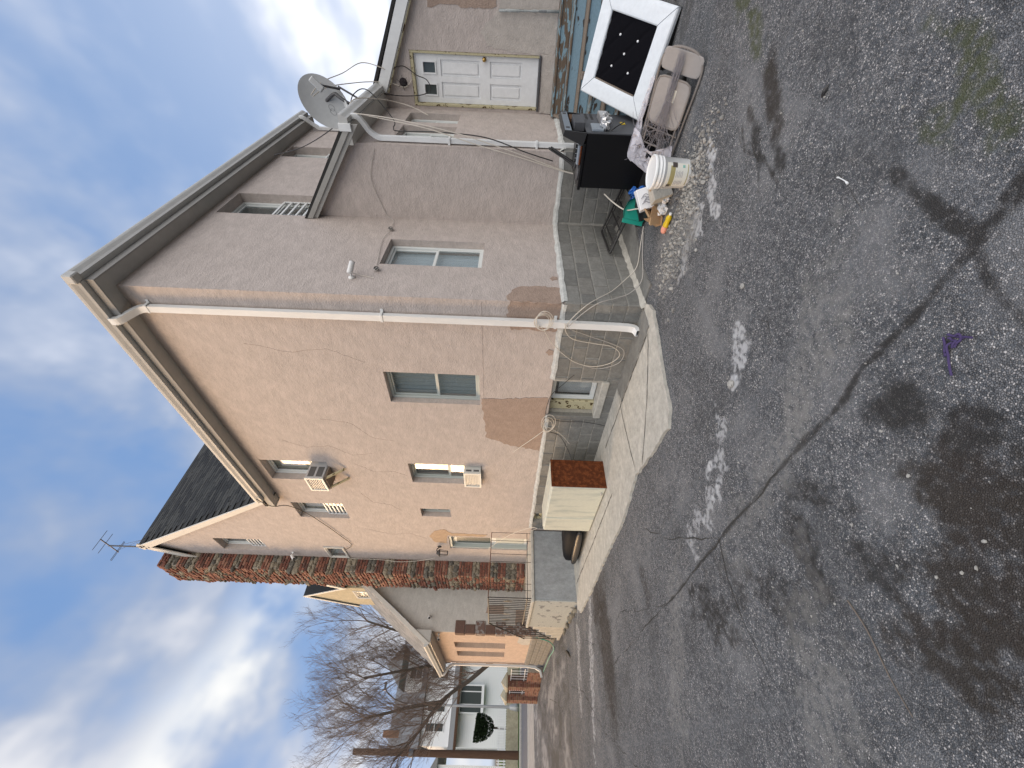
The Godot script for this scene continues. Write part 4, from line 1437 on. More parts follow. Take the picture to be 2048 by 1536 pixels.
func porch_wing(h: Node):
	# the lean-to at the back: its end wall, its yard wall and the door wall beyond
	var st := mb()
	pierced(st, poly([Vector2(0.0, 1.04), Vector2(0.0, 5.10), Vector2(1.114, 4.32), Vector2(1.114, 1.04)]), [], 0.18, facing_z(0, 0, -2.26))
	part("porch_end_wall", fin(st, M.stucco), h)
	st = mb()
	pierced(st, poly([Vector2(0.18, 1.04), Vector2(0.18, 4.34), Vector2(2.065, 4.34), Vector2(2.065, 1.04)]), [rect(0.40, 2.74, 1.0, 3.63), rect(1.21, 2.76, 1.78, 3.65)], 0.18, facing_x(1.114, 0, -2.26))
	part("porch_yard_wall", fin(st, M.stucco), h)
	window(h, facing_x(1.114, 2.74, -2.96), 0.60, 0.89, 0.10, "blind", 0.0, 0.5, "vinyl")
	window(h, facing_x(1.114, 2.76, -3.755), 0.57, 0.89, 0.10, "blind", 0.0, 0.5, "vinyl")
	st = mb()
	pierced(st, poly([Vector2(0.94, 1.13), Vector2(0.94, 4.35), Vector2(1.2, 4.28), Vector2(4.6, 2.72), Vector2(4.6, 1.13)]), [rect(1.165, 1.39, 1.955, 3.62)], 0.2, facing_z(0, 0, -4.325))
	part("door_wall", fin(st, M.stucco), h)
	st = mb()
	box(st, Vector3(0.94, 0.0, -4.5), Vector3(4.6, 1.13, -4.345))
	box(st, Vector3(0.0, 0.0, -9.0), Vector3(4.6, 2.7, -8.8))
	box(st, Vector3(4.45, 0.0, -8.8), Vector3(4.6, 2.7, -4.525))
	part("hidden_wall", fin(st, M.stucco_grey), h)
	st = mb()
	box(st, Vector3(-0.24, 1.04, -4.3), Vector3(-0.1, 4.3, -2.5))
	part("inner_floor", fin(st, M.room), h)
	# repairs on the door wall
	patch(h, facing_z(0, 0, -4.325), [Vector2(1.98, 1.16), Vector2(1.98, 1.95), Vector2(2.06, 2.3), Vector2(2.25, 2.42), Vector2(2.42, 2.2), Vector2(2.56, 2.1), Vector2(3.1, 2.0), Vector2(3.1, 1.16)], M.skim_coat, 0.005, 0.06, 0.02)
	patch(h, facing_z(0, 0, -4.325), [Vector2(2.50, 3.25), Vector2(2.54, 2.9), Vector2(2.50, 2.5), Vector2(2.53, 2.15), Vector2(3.3, 2.13), Vector2(3.2, 3.2)], M.repair_stucco, 0.006, 0.06, 0.02)
	patch(h, facing_z(0, 0, -4.325), [Vector2(1.13, 1.14), Vector2(1.13, 1.36), Vector2(1.97, 1.37), Vector2(1.98, 1.14)], M.skim_coat, 0.02, 0.07, 0.012)
	patch(h, facing_x(1.114, 0, 0), [Vector2(2.5, 1.12), Vector2(2.6, 1.75), Vector2(3.2, 2.0), Vector2(4.0, 1.9), Vector2(4.28, 1.7), Vector2(4.28, 1.12)], M.stucco, 0.004, 0.08, 0.03)
	# door frame, yellowed and cracked
	st = mb()
	bev(st, Vector3(1.167, 1.40, -4.5), Vector3(1.207, 3.617, -4.31), 0.005)
	bev(st, Vector3(1.915, 1.40, -4.5), Vector3(1.953, 3.617, -4.33), 0.005)
	bev(st, Vector3(1.207, 3.565, -4.5), Vector3(1.915, 3.617, -4.33), 0.005)
	part("door_frame", fin(st, M.jamb_yellow), h)
	st = mb()
	bev(st, Vector3(1.16, 1.385, -4.5), Vector3(1.96, 1.42, -4.28), 0.006)
	part("threshold", fin(st, M.dark_metal), h)
	var x0 := 1.21
	var x1 := 1.912
	var y0 := 1.425
	var y1 := 3.562
	var zf := -4.385
	st = mb()
	var holes := []
	var fr := [[0.07, 0.165], [0.21, 0.53], [0.61, 0.87]]
	var cols := [[0.11, 0.44], [0.56, 0.89]]
	for f in fr:
		for c in cols:
			var inset := 0.06 if f[0] < 0.1 else 0.0
			holes.append(rect(lerpf(x0, x1, c[0] + inset), lerpf(y1, y0, f[1]), lerpf(x0, x1, c[1] - inset), lerpf(y1, y0, f[0])))
	pierced(st, poly([Vector2(x0, y0), Vector2(x1, y0), Vector2(x1, y1), Vector2(x0, y1)]), holes, 0.045, facing_z(0, 0, zf))
	var door := part("door", fin(st, M.door_white), h)
	for k in holes.size():
		var r: Rect2 = holes[k]
		st = mb()
		if k < 2:
			box(st, Vector3(r.position.x, r.position.y, zf - 0.03), Vector3(r.end.x, r.end.y, zf - 0.024))
			part("pane", fin(st, M.far_window), door)
			st = mb()
			var b := 0.022
			for e in [[r.position.x - b, r.position.y - b, r.end.x + b, r.position.y], [r.position.x - b, r.end.y, r.end.x + b, r.end.y + b], [r.position.x - b, r.position.y, r.position.x, r.end.y], [r.end.x, r.position.y, r.end.x + b, r.end.y]]:
				bev(st, Vector3(e[0], e[1], zf + 0.001), Vector3(e[2], e[3], zf + 0.016), 0.003)
			part("pane_frame", fin(st, M.door_white), door)
		else:
			bev(st, Vector3(r.position.x, r.position.y, zf - 0.04), Vector3(r.end.x, r.end.y, zf - 0.018), 0.004)
			bev(st, Vector3(r.position.x + 0.035, r.position.y + 0.035, zf - 0.018), Vector3(r.end.x - 0.035, r.end.y - 0.035, zf - 0.004), 0.009)
			part("panel", fin(st, M.door_white), door)
	st = mb()
	lathe(st, [Vector2(0, 0), Vector2(0.035, 0), Vector2(0.035, 0.006), Vector2(0.014, 0.012), Vector2(0.014, 0.035), Vector2(0.028, 0.045), Vector2(0.031, 0.06), Vector2(0.022, 0.074), Vector2(0, 0.078)], 16, Transform3D(Basis(Vector3.RIGHT, Vector3(0, 0, 1), Vector3.DOWN), Vector3(lerpf(x0, x1, 0.93), lerpf(y1, y0, 0.565), zf)))
	part("knob", fin(st, M.brass), door)
	# lean-to roof: sloping down to the yard
	var ry := func(x: float) -> float: return 5.13 - 0.70 * x
	st = mb()
	var a := Vector3(0.005, ry.call(0.005), -2.10)
	var b := Vector3(1.40, ry.call(1.40), -2.10)
	var back := Vector3(0, 0, -2.1)
	var up := Vector3(0, 0.055, 0)
	quad(st, a + up, a + up + back, b + up + back, b + up)
	quad(st, a, b, b + back, a + back)
	quad(st, a, a + up, b + up, b)
	quad(st, b, b + up, b + up + back, b + back)
	quad(st, a + back, b + back, b + up + back, a + up + back)
	var ry2 := func(x: float) -> float: return 4.40 - 0.46 * (x - 1.0)
	var a2 := Vector3(0.005, 5.0, -4.2)
	var b2 := Vector3(4.9, ry2.call(4.9), -4.2)
	var m2 := Vector3(1.0, 4.46, -4.2)
	var back2 := Vector3(0, 0, -4.8)
	for s in [[a2, m2], [m2, b2]]:
		quad(st, s[0] + up, s[0] + up + back2, s[1] + up + back2, s[1] + up)
		quad(st, s[0], s[1], s[1] + back2, s[0] + back2)
		quad(st, s[0], s[0] + up, s[1] + up, s[1])
	quad(st, b2, b2 + up, b2 + up + back2, b2 + back2)
	part("porch_roof", fin(st, M.roof_felt), h)
	# rake board at the near end, in two steps
	for s in [[0.0, 0.085, -2.10, -2.135], [0.085, 0.16, -2.125, -2.165]]:
		st = mb()
		var q := [Vector3(0.012, ry.call(0.0) - s[0], 0), Vector3(1.38, ry.call(1.38) - s[0], 0), Vector3(1.38, ry.call(1.38) - s[1], 0), Vector3(0.012, ry.call(0.0) - s[1], 0)]
		var z1 := Vector3(0, 0, s[2] + 0.002)
		var z0 := Vector3(0, 0, s[3])
		quad(st, q[0] + z1, q[1] + z1, q[2] + z1, q[3] + z1)
		for k in 4:
			quad(st, q[k] + z1, q[k] + z0, q[(k + 1) % 4] + z0, q[(k + 1) % 4] + z1)
		part("rake_board", fin(st, M.bump_trim), h)
	st = mb()
	strip_pieces(st, Vector3(1.115, 4.13, -2.13), Vector3(1.115, 4.13, -4.31), Vector3(1, 0, 0), 0.26, 0.012)
	tri(st, Vector3(1.115, 4.13, -2.13), Vector3(1.115, 4.32, -2.13), Vector3(1.375, 4.13, -2.13))
	part("soffit", fin(st, M.soffit_metal), h)
	st = mb()
	box(st, Vector3(1.375, 4.10, -4.31), Vector3(1.393, 4.24, -2.12))
	part("fascia", fin(st, M.fascia_metal), h)
	st = mb()
	gutter(st, Vector3(1.394, 4.24, -2.10), Vector3(1.394, 4.24, -4.33), Vector3(1, 0, 0))
	part("gutter", fin(st, M.gutter_metal), h)
	st = mb()
	bev(st, Vector3(1.30, 4.09, -2.13), Vector3(1.40, 4.26, -2.085), 0.004)
	part("gutter_end", fin(st, M.white_metal), h)
	# rake of the door wall
	for s in [[-0.02, 0.16, -4.2, -4.23, "white_metal"], [0.16, 0.20, -4.225, -4.26, "jamb_yellow"]]:
		st = mb()
		var q := [Vector3(1.36, ry2.call(1.36) - s[0], 0), Vector3(4.9, ry2.call(4.9) - s[0], 0), Vector3(4.9, ry2.call(4.9) - s[1], 0), Vector3(1.36, ry2.call(1.36) - s[1], 0)]
		var z1 := Vector3(0, 0, s[2] + 0.004)
		var z0 := Vector3(0, 0, s[3])
		quad(st, q[0] + z1, q[1] + z1, q[2] + z1, q[3] + z1)
		for k in 4:
			quad(st, q[k] + z1, q[k] + z0, q[(k + 1) % 4] + z0, q[(k + 1) % 4] + z1)
		part("rake_board", fin(st, M[s[4]]), h)
	st = mb()
	strip_pieces(st, Vector3(1.36, ry2.call(1.36) - 0.17, -4.21), Vector3(1.36, ry2.call(1.36) - 0.17, -4.32), Vector3(1, -0.46, 0), 3.5, 0.012)
	part("soffit", fin(st, M.soffit_metal), h)
	# downpipe of the lean-to
	st = mb()
	downpipe(st, curve([Vector3(1.44, 4.13, -2.32), Vector3(1.435, 4.04, -2.32), Vector3(1.34, 3.97, -2.34), Vector3(1.24, 3.91, -2.36), Vector3(1.17, 3.80, -2.37), Vector3(1.165, 3.68, -2.37)], 4) + [Vector3(1.165, 0.4, -2.37)], 0.075, 0.06, Vector3(0, 0, 1))
	var dp := part("downpipe", fin(st, M.white_metal), h)
	for y in [2.75, 1.45]:
		st = mb()
		bev(st, Vector3(1.116, y - 0.016, -2.43), Vector3(1.205, y + 0.016, -2.412), 0.002)
		bev(st, Vector3(1.116, y - 0.016, -2.328), Vector3(1.205, y + 0.016, -2.31), 0.002)
		bev(st, Vector3(1.197, y - 0.016, -2.412), Vector3(1.205, y + 0.016, -2.328), 0.002)
		part("strap", fin(st, M.white_metal), dp)

func front_wing(h: Node):
	# the low front wing that steps out towards the drive
	var xw := -10.93
	var zw := 1.353
	var st := mb()
	pierced(st, poly([Vector2(-zw, 0.0), Vector2(-zw, 4.16), Vector2(0.4, 6.6), Vector2(0.4, 0.0)]), [], 0.05, facing_x(xw, 0, 0))
	part("grey_end_wall", fin(st, M.stucco_grey), h)
	st = mb()
	pierced(st, poly([Vector2(-15.5, 0.72), Vector2(-15.5, 4.1), Vector2(xw - 0.05, 4.1), Vector2(xw - 0.05, 0.72)]), [rect(-12.95, 1.5, -12.2, 3.16), rect(-14.25, 1.5, -13.5, 3.16)], 0.25, facing_z(0, 0, zw))
	part("drive_wall", fin(st, M.stucco_wing), h)
	for x in [-12.575, -13.875]:
		window(h, facing_z(x, 1.5, zw), 0.75, 1.66, 0.15, "blind", 0.0, 0.5, "vinyl")
	st = mb()
	box(st, Vector3(-15.5, 0.0, zw - 0.25), Vector3(xw - 0.05, 0.715, zw + 0.02))
	var base := part("wing_base", fin(st, M.mortar), h)
	var shape := bevm(Vector3(0.40, 0.165, 0.06), 0.02, M.cut_stone, 0.008)
	for c in 4:
		for k in 11:
			var x := xw - 0.25 - k * 0.415 - (0.2 if c % 2 else 0.0)
			if x < -15.3:
				continue
			part("stone_block", shape, base, Transform3D(Basis.IDENTITY, Vector3(x, 0.1 + c * 0.176, zw + 0.025)), M.cut_stone)
	patch(h, facing_z(0, 0, zw), [Vector2(-11.1, 0.74), Vector2(-11.1, 1.1), Vector2(-12.0, 1.12), Vector2(-12.3, 0.95), Vector2(-12.3, 0.74)], M.stucco_grey, 0.006, 0.08, 0.02)
	# quoins at the corner
	var y := 0.62
	for k in 8:
		var tall := 0.305
		var w := 0.31 if k % 2 else 0.21
		st = mb()
		bev(st, Vector3(xw + 0.001, y, zw - w), Vector3(xw + 0.03, y + tall - 0.014, zw + 0.03), 0.008)
		bev(st, Vector3(xw - w * 0.8, y, zw + 0.001), Vector3(xw - 0.001, y + tall - 0.014, zw + 0.03), 0.008)
		part("quoin", fin(st, M.quoin_brown if k in [4, 6, 7] else M.quoin_worn), h)
		y += tall
	patch(h, facing_x(xw, 0, 0), [Vector2(-0.83, 1.6), Vector2(-0.83, 2.15), Vector2(-0.6, 2.1), Vector2(-0.56, 1.6)], M.repair_stucco, 0.005, 0.06, 0.015)
	patch(h, facing_x(xw, 0, 0), [Vector2(-1.1, 0.95), Vector2(-1.1, 1.25), Vector2(-0.7, 1.22), Vector2(-0.7, 0.95)], M.repair_stucco, 0.005, 0.06, 0.015)
	# roof slope towards the drive
	var eave := Vector3(0, 3.86, 1.68)
	var ridge := Vector3(0, 8.26, -1.46)
	st = mb()
	var xa := -10.72
	var xb := -15.75
	var n := Vector3(0, -0.08, 0)
	quad(st, eave + Vector3(xa, 0, 0), eave + Vector3(xb, 0, 0), ridge + Vector3(xb, 0, 0), ridge + Vector3(xa, 0, 0))
	quad(st, eave + Vector3(xa, 0, 0) + n, ridge + Vector3(xa, 0, 0) + n, ridge + Vector3(xb, 0, 0) + n, eave + Vector3(xb, 0, 0) + n)
	quad(st, eave + Vector3(xa, 0, 0), ridge + Vector3(xa, 0, 0), ridge + Vector3(xa, 0, 0) + n, eave + Vector3(xa, 0, 0) + n)
	quad(st, eave + Vector3(xb, 0, 0), eave + Vector3(xa, 0, 0), eave + Vector3(xa, 0, 0) + n, eave + Vector3(xb, 0, 0) + n)
	quad(st, ridge + Vector3(xa, 0, 0), Vector3(xa, 4.0, -4.5), Vector3(xb, 4.0, -4.5), ridge + Vector3(xb, 0, 0))
	var roof := part("wing_roof", fin(st, M.roof_felt), h)
	var d := (eave - ridge).normalized()
	var nn := Vector3.RIGHT.cross(d).normalized()
	if nn.y < 0:
		nn = -nn
	var length := eave.distance_to(ridge)
	var tab := bevm(Vector3(0.455, 0.014, 0.22), 0.003, M.shingle_grey_0, 0.004)
	var list := []
	var rows := int(length / 0.2)
	for r in rows:
		for k in 11:
			var x := xa - 0.23 - k * 0.46 - (0.2 if r % 2 else 0.0)
			if x < xb + 0.1:
				continue
			var p := ridge + d * (length - (r + 0.5) * 0.2) + nn * 0.016 + Vector3(x, 0, 0)
			var b := Basis(Vector3.RIGHT, nn, Vector3.RIGHT.cross(nn)).rotated(Vector3.RIGHT, 0.05)
			list.append([tab, M["shingle_grey_%d" % (rng.randi() % 4)], Transform3D(b, p)])
	pieces("shingle", list, roof)
	st = mb()
	var q := [eave + Vector3(0, 0.03, 0.04), ridge + Vector3(0, 0.03, 0), ridge + Vector3(0, -0.16, 0), eave + Vector3(0, -0.16, 0.04)]
	for k in 4:
		quad(st, q[k] + Vector3(xa + 0.024, 0, 0), q[k] + Vector3(xa + 0.002, 0, 0), q[(k + 1) % 4] + Vector3(xa + 0.002, 0, 0), q[(k + 1) % 4] + Vector3(xa + 0.024, 0, 0))
	quad(st, q[0] + Vector3(xa + 0.024, 0, 0), q[1] + Vector3(xa + 0.024, 0, 0), q[2] + Vector3(xa + 0.024, 0, 0), q[3] + Vector3(xa + 0.024, 0, 0))
	part("rake_board", fin(st, M.rake_trim), h)
	st = mb()
	box(st, Vector3(xb, 3.70, 1.66), Vector3(xa, 3.86, 1.69))
	strip_pieces(st, Vector3(xa, 3.72, 1.36), Vector3(xb, 3.72, 1.36), Vector3(0, 0, 1), 0.30, 0.012)
	extrude(st, poly([Vector2(-1.66, 3.725), Vector2(-1.66, 3.80), Vector2(-1.36, 4.2), Vector2(-1.36, 3.725)]), 0.02, facing_x(xa - 0.004, 0, 0))
	part("soffit", fin(st, M.soffit_metal), h)
	st = mb()
	gutter(st, Vector3(xb, 3.88, 1.69), Vector3(xa, 3.88, 1.69), Vector3(0, 0, 1))
	part("gutter", fin(st, M.gutter_metal), h)
	st = mb()
	downpipe(st, curve([Vector3(-15.5, 3.78, 1.74), Vector3(-15.5, 3.7, 1.73), Vector3(-15.45, 3.55, 1.5), Vector3(-15.42, 3.4, 1.42)], 4) + [Vector3(-15.42, 0.6, 1.42), Vector3(-15.42, 0.3, 1.46)] + curve([Vector3(-15.42, 0.12, 1.55), Vector3(-15.42, 0.07, 1.75)], 4), 0.10, 0.07, Vector3(1, 0, 0))
	part("downpipe", fin(st, M.white_metal), h)
	# dormer on the wing's roof
	st = mb()
	pierced(st, poly([Vector2(-13.86, 6.1), Vector2(-13.86, 7.14), Vector2(-12.93, 8.65), Vector2(-12.0, 7.14), Vector2(-12.0, 6.1)]), [rect(-13.1, 6.32, -12.3, 6.86)], 0.12, facing_z(0, 0, -0.1))
	box(st, Vector3(-12.1, 6.1, -3.0), Vector3(-12.0, 7.1, -0.22))
	box(st, Vector3(-13.86, 6.1, -3.0), Vector3(-13.76, 7.1, -0.22))
	part("dormer_wall", fin(st, M.stucco_cream), h)
	window(h, facing_z(-12.7, 6.32, -0.1), 0.8, 0.54, -0.02, "blind", 0.0, 0.0, "rake_trim")
	st = mb()
	var top := Vector3(-12.93, 8.74, -0.07)
	for sd in [-1.0, 1.0]:
		var f := Vector3(-12.93 + sd * 1.02, 7.06, -0.07)
		var back := Vector3(0, 0, -3.0)
		quad(st, top, f, f + back, top + back)
		quad(st, top, top + n, f + n, f)
		quad(st, top + n, top + back + n, f + back + n, f + n)
		quad(st, f, f + n, f + back + n, f + back)
	part("dormer_roof", fin(st, M.shingle_2), h)
	for sd in [-1.0, 1.0]:
		st = mb()
		var f := Vector3(-12.93 + sd * 1.03, 7.05, -0.065)
		var w := Vector3(0, -0.16, 0)
		var z := Vector3(0, 0, 0.022)
		var t := top + Vector3(0, 0.01, 0.005)
		quad(st, t + z, f + z, f + w + z, t + w + z)
		quad(st, t, f, f + z, t + z)
		quad(st, t + w, t + w + z, f + w + z, f + w)
		part("rake_board", fin(st, M.rake_trim), h)

func chimney(h: Node):
	var x0 := -10.15
	var x1 := -8.985
	var z1 := 0.40
	var st := mb()
	box(st, Vector3(x0 + 0.03, 0.0, 0.0), Vector3(x1 - 0.025, 11.12, z1 - 0.025))
	var c := part("chimney", fin(st, M.mortar_old), h)
	var shapes := []
	for k in 4:
		shapes.append(bevm(Vector3(0.195, 0.066, 0.07), 0.008, M.brick_0, 0.006))
	var heads := []
	for k in 3:
		heads.append(bevm(Vector3(0.092, 0.066, 0.07), 0.007, M.brick_0, 0.004))
	var rocks := []
	for k in 6:
		rocks.append(fin(blob(Vector3(0.5, 0.5, 0.5), 80 + k, 0.26, 6, 9), M.stone_0))
	var bricks := []
	var stones := []
	var y := 1.06
	var band := 0
	var turn := Basis(Vector3(0, 0, -1), Vector3.UP, Vector3(1, 0, 0))
	while y < 11.2:
		if band % 2 == 0:
			var courses := rng.randi_range(3, 5)
			for r in courses:
				var yy := y + 0.04 + r * 0.0775
				# face towards the yard
				var z := -0.10 if r % 2 else 0.0
				while z < z1 - 0.02:
					var a := maxf(z, 0.0)
					var b := minf(z + 0.205, z1 - 0.006)
					z += 0.205
					if b - a < 0.05:
						continue
					var s: Mesh = heads[rng.randi() % 3] if b - a < 0.12 else shapes[rng.randi() % 4]
					var sc := (b - a - 0.01) / (0.092 if b - a < 0.12 else 0.195)
					bricks.append([s, M["brick_%d" % ([0, 2, 4, 1, 3, 0][rng.randi() % 6])], Transform3D(turn.scaled_local(Vector3(sc, 1, 1)), Vector3(x1 - 0.03 + rng.randf_range(-0.004, 0.006), yy, (a + b) * 0.5))])
				# face towards the drive: rougher, bricks set among stones
				var x := x1 - 0.004 + (0.1 if r % 2 else 0.0)
				while x > x0 + 0.02:
					var b := minf(x, x1 - 0.003)
					var a := maxf(x - 0.205, x0)
					x -= 0.205
					if b - a < 0.05:
						continue
					if rng.randf() < 0.10:
						stones.append([rocks[rng.randi() % 6], M["stone_%d" % (rng.randi() % 4)], Transform3D(Basis.from_euler(Vector3(rng.randf(), rng.randf() * 6, rng.randf())).scaled(Vector3(b - a, 0.09, 0.10)), Vector3((a + b) / 2, yy, z1 - 0.025))])
						continue
					var s: Mesh = heads[rng.randi() % 3] if b - a < 0.12 else shapes[rng.randi() % 4]
					var sc := (b - a - 0.01) / (0.092 if b - a < 0.12 else 0.195)
					var tilt := Basis.from_euler(Vector3(rng.randf_range(-0.08, 0.08), rng.randf_range(-0.1, 0.1), rng.randf_range(-0.12, 0.12)))
					bricks.append([s, M["brick_%d" % ([0, 2, 4, 1, 3, 1][rng.randi() % 6])], Transform3D(tilt.scaled_local(Vector3(sc, 1, 1)), Vector3((a + b) * 0.5, yy + rng.randf_range(-0.006, 0.006), z1 - 0.03 + rng.randf_range(-0.010, 0.009)))])
			y += 0.0775 * courses + 0.008
		else:
			var hgt := rng.randf_range(0.17, 0.30)
			for row in 2:
				var yy := y + hgt * (0.25 + 0.5 * row)
				var z := rng.randf_range(-0.03, 0.0)
				while z < z1 - 0.06:
					var w := rng.randf_range(0.11, 0.22)
					stones.append([rocks[rng.randi() % 6], M["stone_%d" % (rng.randi() % 4)], Transform3D(Basis.from_euler(Vector3(rng.randf_range(-0.3, 0.3), rng.randf_range(-0.3, 0.3), rng.randf_range(-0.3, 0.3))).scaled(Vector3(0.11, hgt * 0.58, w * 1.1)), Vector3(x1 - 0.03, yy, z + w * 0.5))])
					z += w
				var x := x1 - 0.05
				while x > x0 + 0.04:
					var w := rng.randf_range(0.12, 0.24)
					if rng.randf() < 0.45:
						bricks.append([shapes[rng.randi() % 4], M["brick_%d" % ([2, 1, 0][rng.randi() % 3])], Transform3D(Basis.from_euler(Vector3(0, rng.randf_range(-0.15, 0.15), rng.randf_range(-0.35, 0.35))).scaled_local(Vector3(w / 0.22, 1.2, 1)), Vector3(x - w * 0.5, yy, z1 - 0.028))])
					else:
						stones.append([rocks[rng.randi() % 6], M["stone_%d" % ([0, 2, 2, 1][rng.randi() % 4])], Transform3D(Basis.from_euler(Vector3(rng.randf_range(-0.3, 0.3), rng.randf_range(-0.3, 0.3), rng.randf_range(-0.3, 0.3))).scaled(Vector3(w * 1.05, hgt * 0.56, 0.12)), Vector3(x - w * 0.5, yy, z1 - 0.03))])
					x -= w
			y += hgt + 0.012
		band += 1
	# ragged top course
	for k in 11:
		var x := lerpf(x1 - 0.08, x0 + 0.08, (k % 6) / 5.0)
		var z := 0.08 if k < 6 else 0.32
		bricks.append([shapes[k % 4], M["brick_%d" % (2 + 2 * (k % 2))], Transform3D(Basis.from_euler(Vector3(rng.randf_range(-0.1, 0.1), rng.randf_range(-0.4, 0.4), rng.randf_range(-0.15, 0.15))).scaled_local(Vector3(1, 1.1, 2.2)), Vector3(x, 11.17, z))])
	pieces("brick", bricks, c)
	pieces("stone", stones, c)

# ---------------------------------------------------------------- the stoop by the side door

func build_stoop():
	var s := thing("entrance_stoop", "painted concrete entrance stoop with iron railings beside the brick chimney", "stoop", Vector3(-7.8, 0, 0.8))
	var o := Vector3(7.8, 0, -0.8)
	var xf := Transform3D(Basis.IDENTITY, o)
	var st := mb()
	bev(st, Vector3(-8.9, 0, 0.03), Vector3(-6.72, 0.97, 1.60), 0.012, xf)
	part("body", fin(st, M.concrete_painted), s)
	st = mb()
	bev(st, Vector3(-8.9, 0.0, 1.602), Vector3(-6.725, 0.965, 1.63), 0.006, xf)
	part("white_front", fin(st, M.whitewash_worn), s)
	st = mb()
	bev(st, Vector3(-8.92, 0.972, 0.02), Vector3(-6.69, 1.04, 1.66), 0.012, xf)
	part("top_slab", fin(st, M.concrete), s)
	for k in 5:
		st = mb()
		bev(st, Vector3(-8.92 - 0.28 * (k + 1), 0, 0.5), Vector3(-8.925 - 0.28 * k, 0.84 - 0.19 * k, 1.62), 0.012, xf)
		part("step", fin(st, M.concrete), s)
	var rock := fin(blob(Vector3(0.5, 0.4, 0.5), 95, 0.3, 5, 8), M.stone_2)
	for k in 9:
		var sz := rng.randf_range(0.06, 0.16)
		part("rubble", rock, s, Transform3D(Basis.from_euler(Vector3(rng.randf(), rng.randf() * 6, rng.randf())).scaled(Vector3.ONE * sz), o + Vector3(-7.1 - k * 0.26, sz * 0.25, 1.69 + rng.randf_range(-0.02, 0.03))))
	# railing on the yard side: few uprights, a pair of scrolls
	var xr := -6.76
	for y in [1.13, 2.0]:
		part("rail", tubem([o + Vector3(xr, y, 0.10), o + Vector3(xr, y, 1.58)], 0.009, M.rust if y > 1.5 else M.black_iron, 6), s)
	for z in [0.10, 0.30, 0.62, 0.80, 1.28, 1.42, 1.58]:
		part("baluster", tubem([o + Vector3(xr, 1.04, z), o + Vector3(xr, 2.0, z)], 0.006 if z < 1.5 else 0.011, M.black_iron, 6), s)
	for y in [1.35, 1.56, 1.77]:
		for sd in [-1.0, 1.0]:
			var pts := []
			for k in 15:
				var a := k / 14.0 * 4.4
				var r := 0.10 - 0.016 * a
				pts.append(o + Vector3(xr, y + sin(a) * r, 1.04 + sd * (0.10 - cos(a) * r)))
			part("scroll", tubem(pts, 0.006, M.black_iron, 5), s)
	# railing on the drive side: close uprights with a flat ornament
	for y in [1.13, 2.0]:
		part("rail", tubem([o + Vector3(-6.76, y, 1.585), o + Vector3(-8.88, y, 1.585)], 0.015, M.black_iron, 6), s)
	for k in 15:
		var x := -6.9 - k * 0.14
		part("baluster", tubem([o + Vector3(x, 1.04, 1.585), o + Vector3(x, 2.0, 1.585)], 0.009, M.black_iron, 6), s)
	for k in 4:
		st = mb()
		lathe(st, [Vector2(0, -0.12), Vector2(0.05, 0), Vector2(0, 0.12)], 4, Transform3D(Basis.from_scale(Vector3(1, 1, 0.2)), o + Vector3(-7.0 - 0.5 * k, 1.56, 1.585)), false)
		part("ornament", fin(st, M.black_iron), s)
	part("hand_rail", tubem([o + Vector3(-8.88, 2.0, 1.585), o + Vector3(-10.4, 1.0, 1.585)], 0.015, M.black_iron, 6), s)
	part("hand_rail", tubem([o + Vector3(-8.88, 1.15, 1.585), o + Vector3(-10.4, 0.2, 1.585)], 0.012, M.black_iron, 6), s)
	for k in 7:
		var x := -9.05 - k * 0.21
		part("baluster", tubem([o + Vector3(x, 1.04 - (-8.88 - x) * 0.625, 1.585), o + Vector3(x, 2.0 - (-8.88 - x) * 0.66, 1.585)], 0.009, M.black_iron, 6), s)

# ---------------------------------------------------------------- the street end

func brick_skin(parent: Node, xf: Transform3D, w: float, h: float, mats: Array, shape: Mesh):
	var rows := int(h / 0.08)
	for r in rows:
		var x := -0.11 if r % 2 else 0.0
		while x < w - 0.03:
			var a := maxf(x, 0.0)
			var b := minf(x + 0.22, w)
			x += 0.22
			if b - a < 0.05:
				continue
			part("brick", shape, parent, xf * Transform3D(Basis.from_scale(Vector3((b - a - 0.012) / 0.2, 1, 1)), Vector3((a + b) * 0.5, (r + 0.5) * 0.08, 0)), mats[rng.randi() % mats.size()])

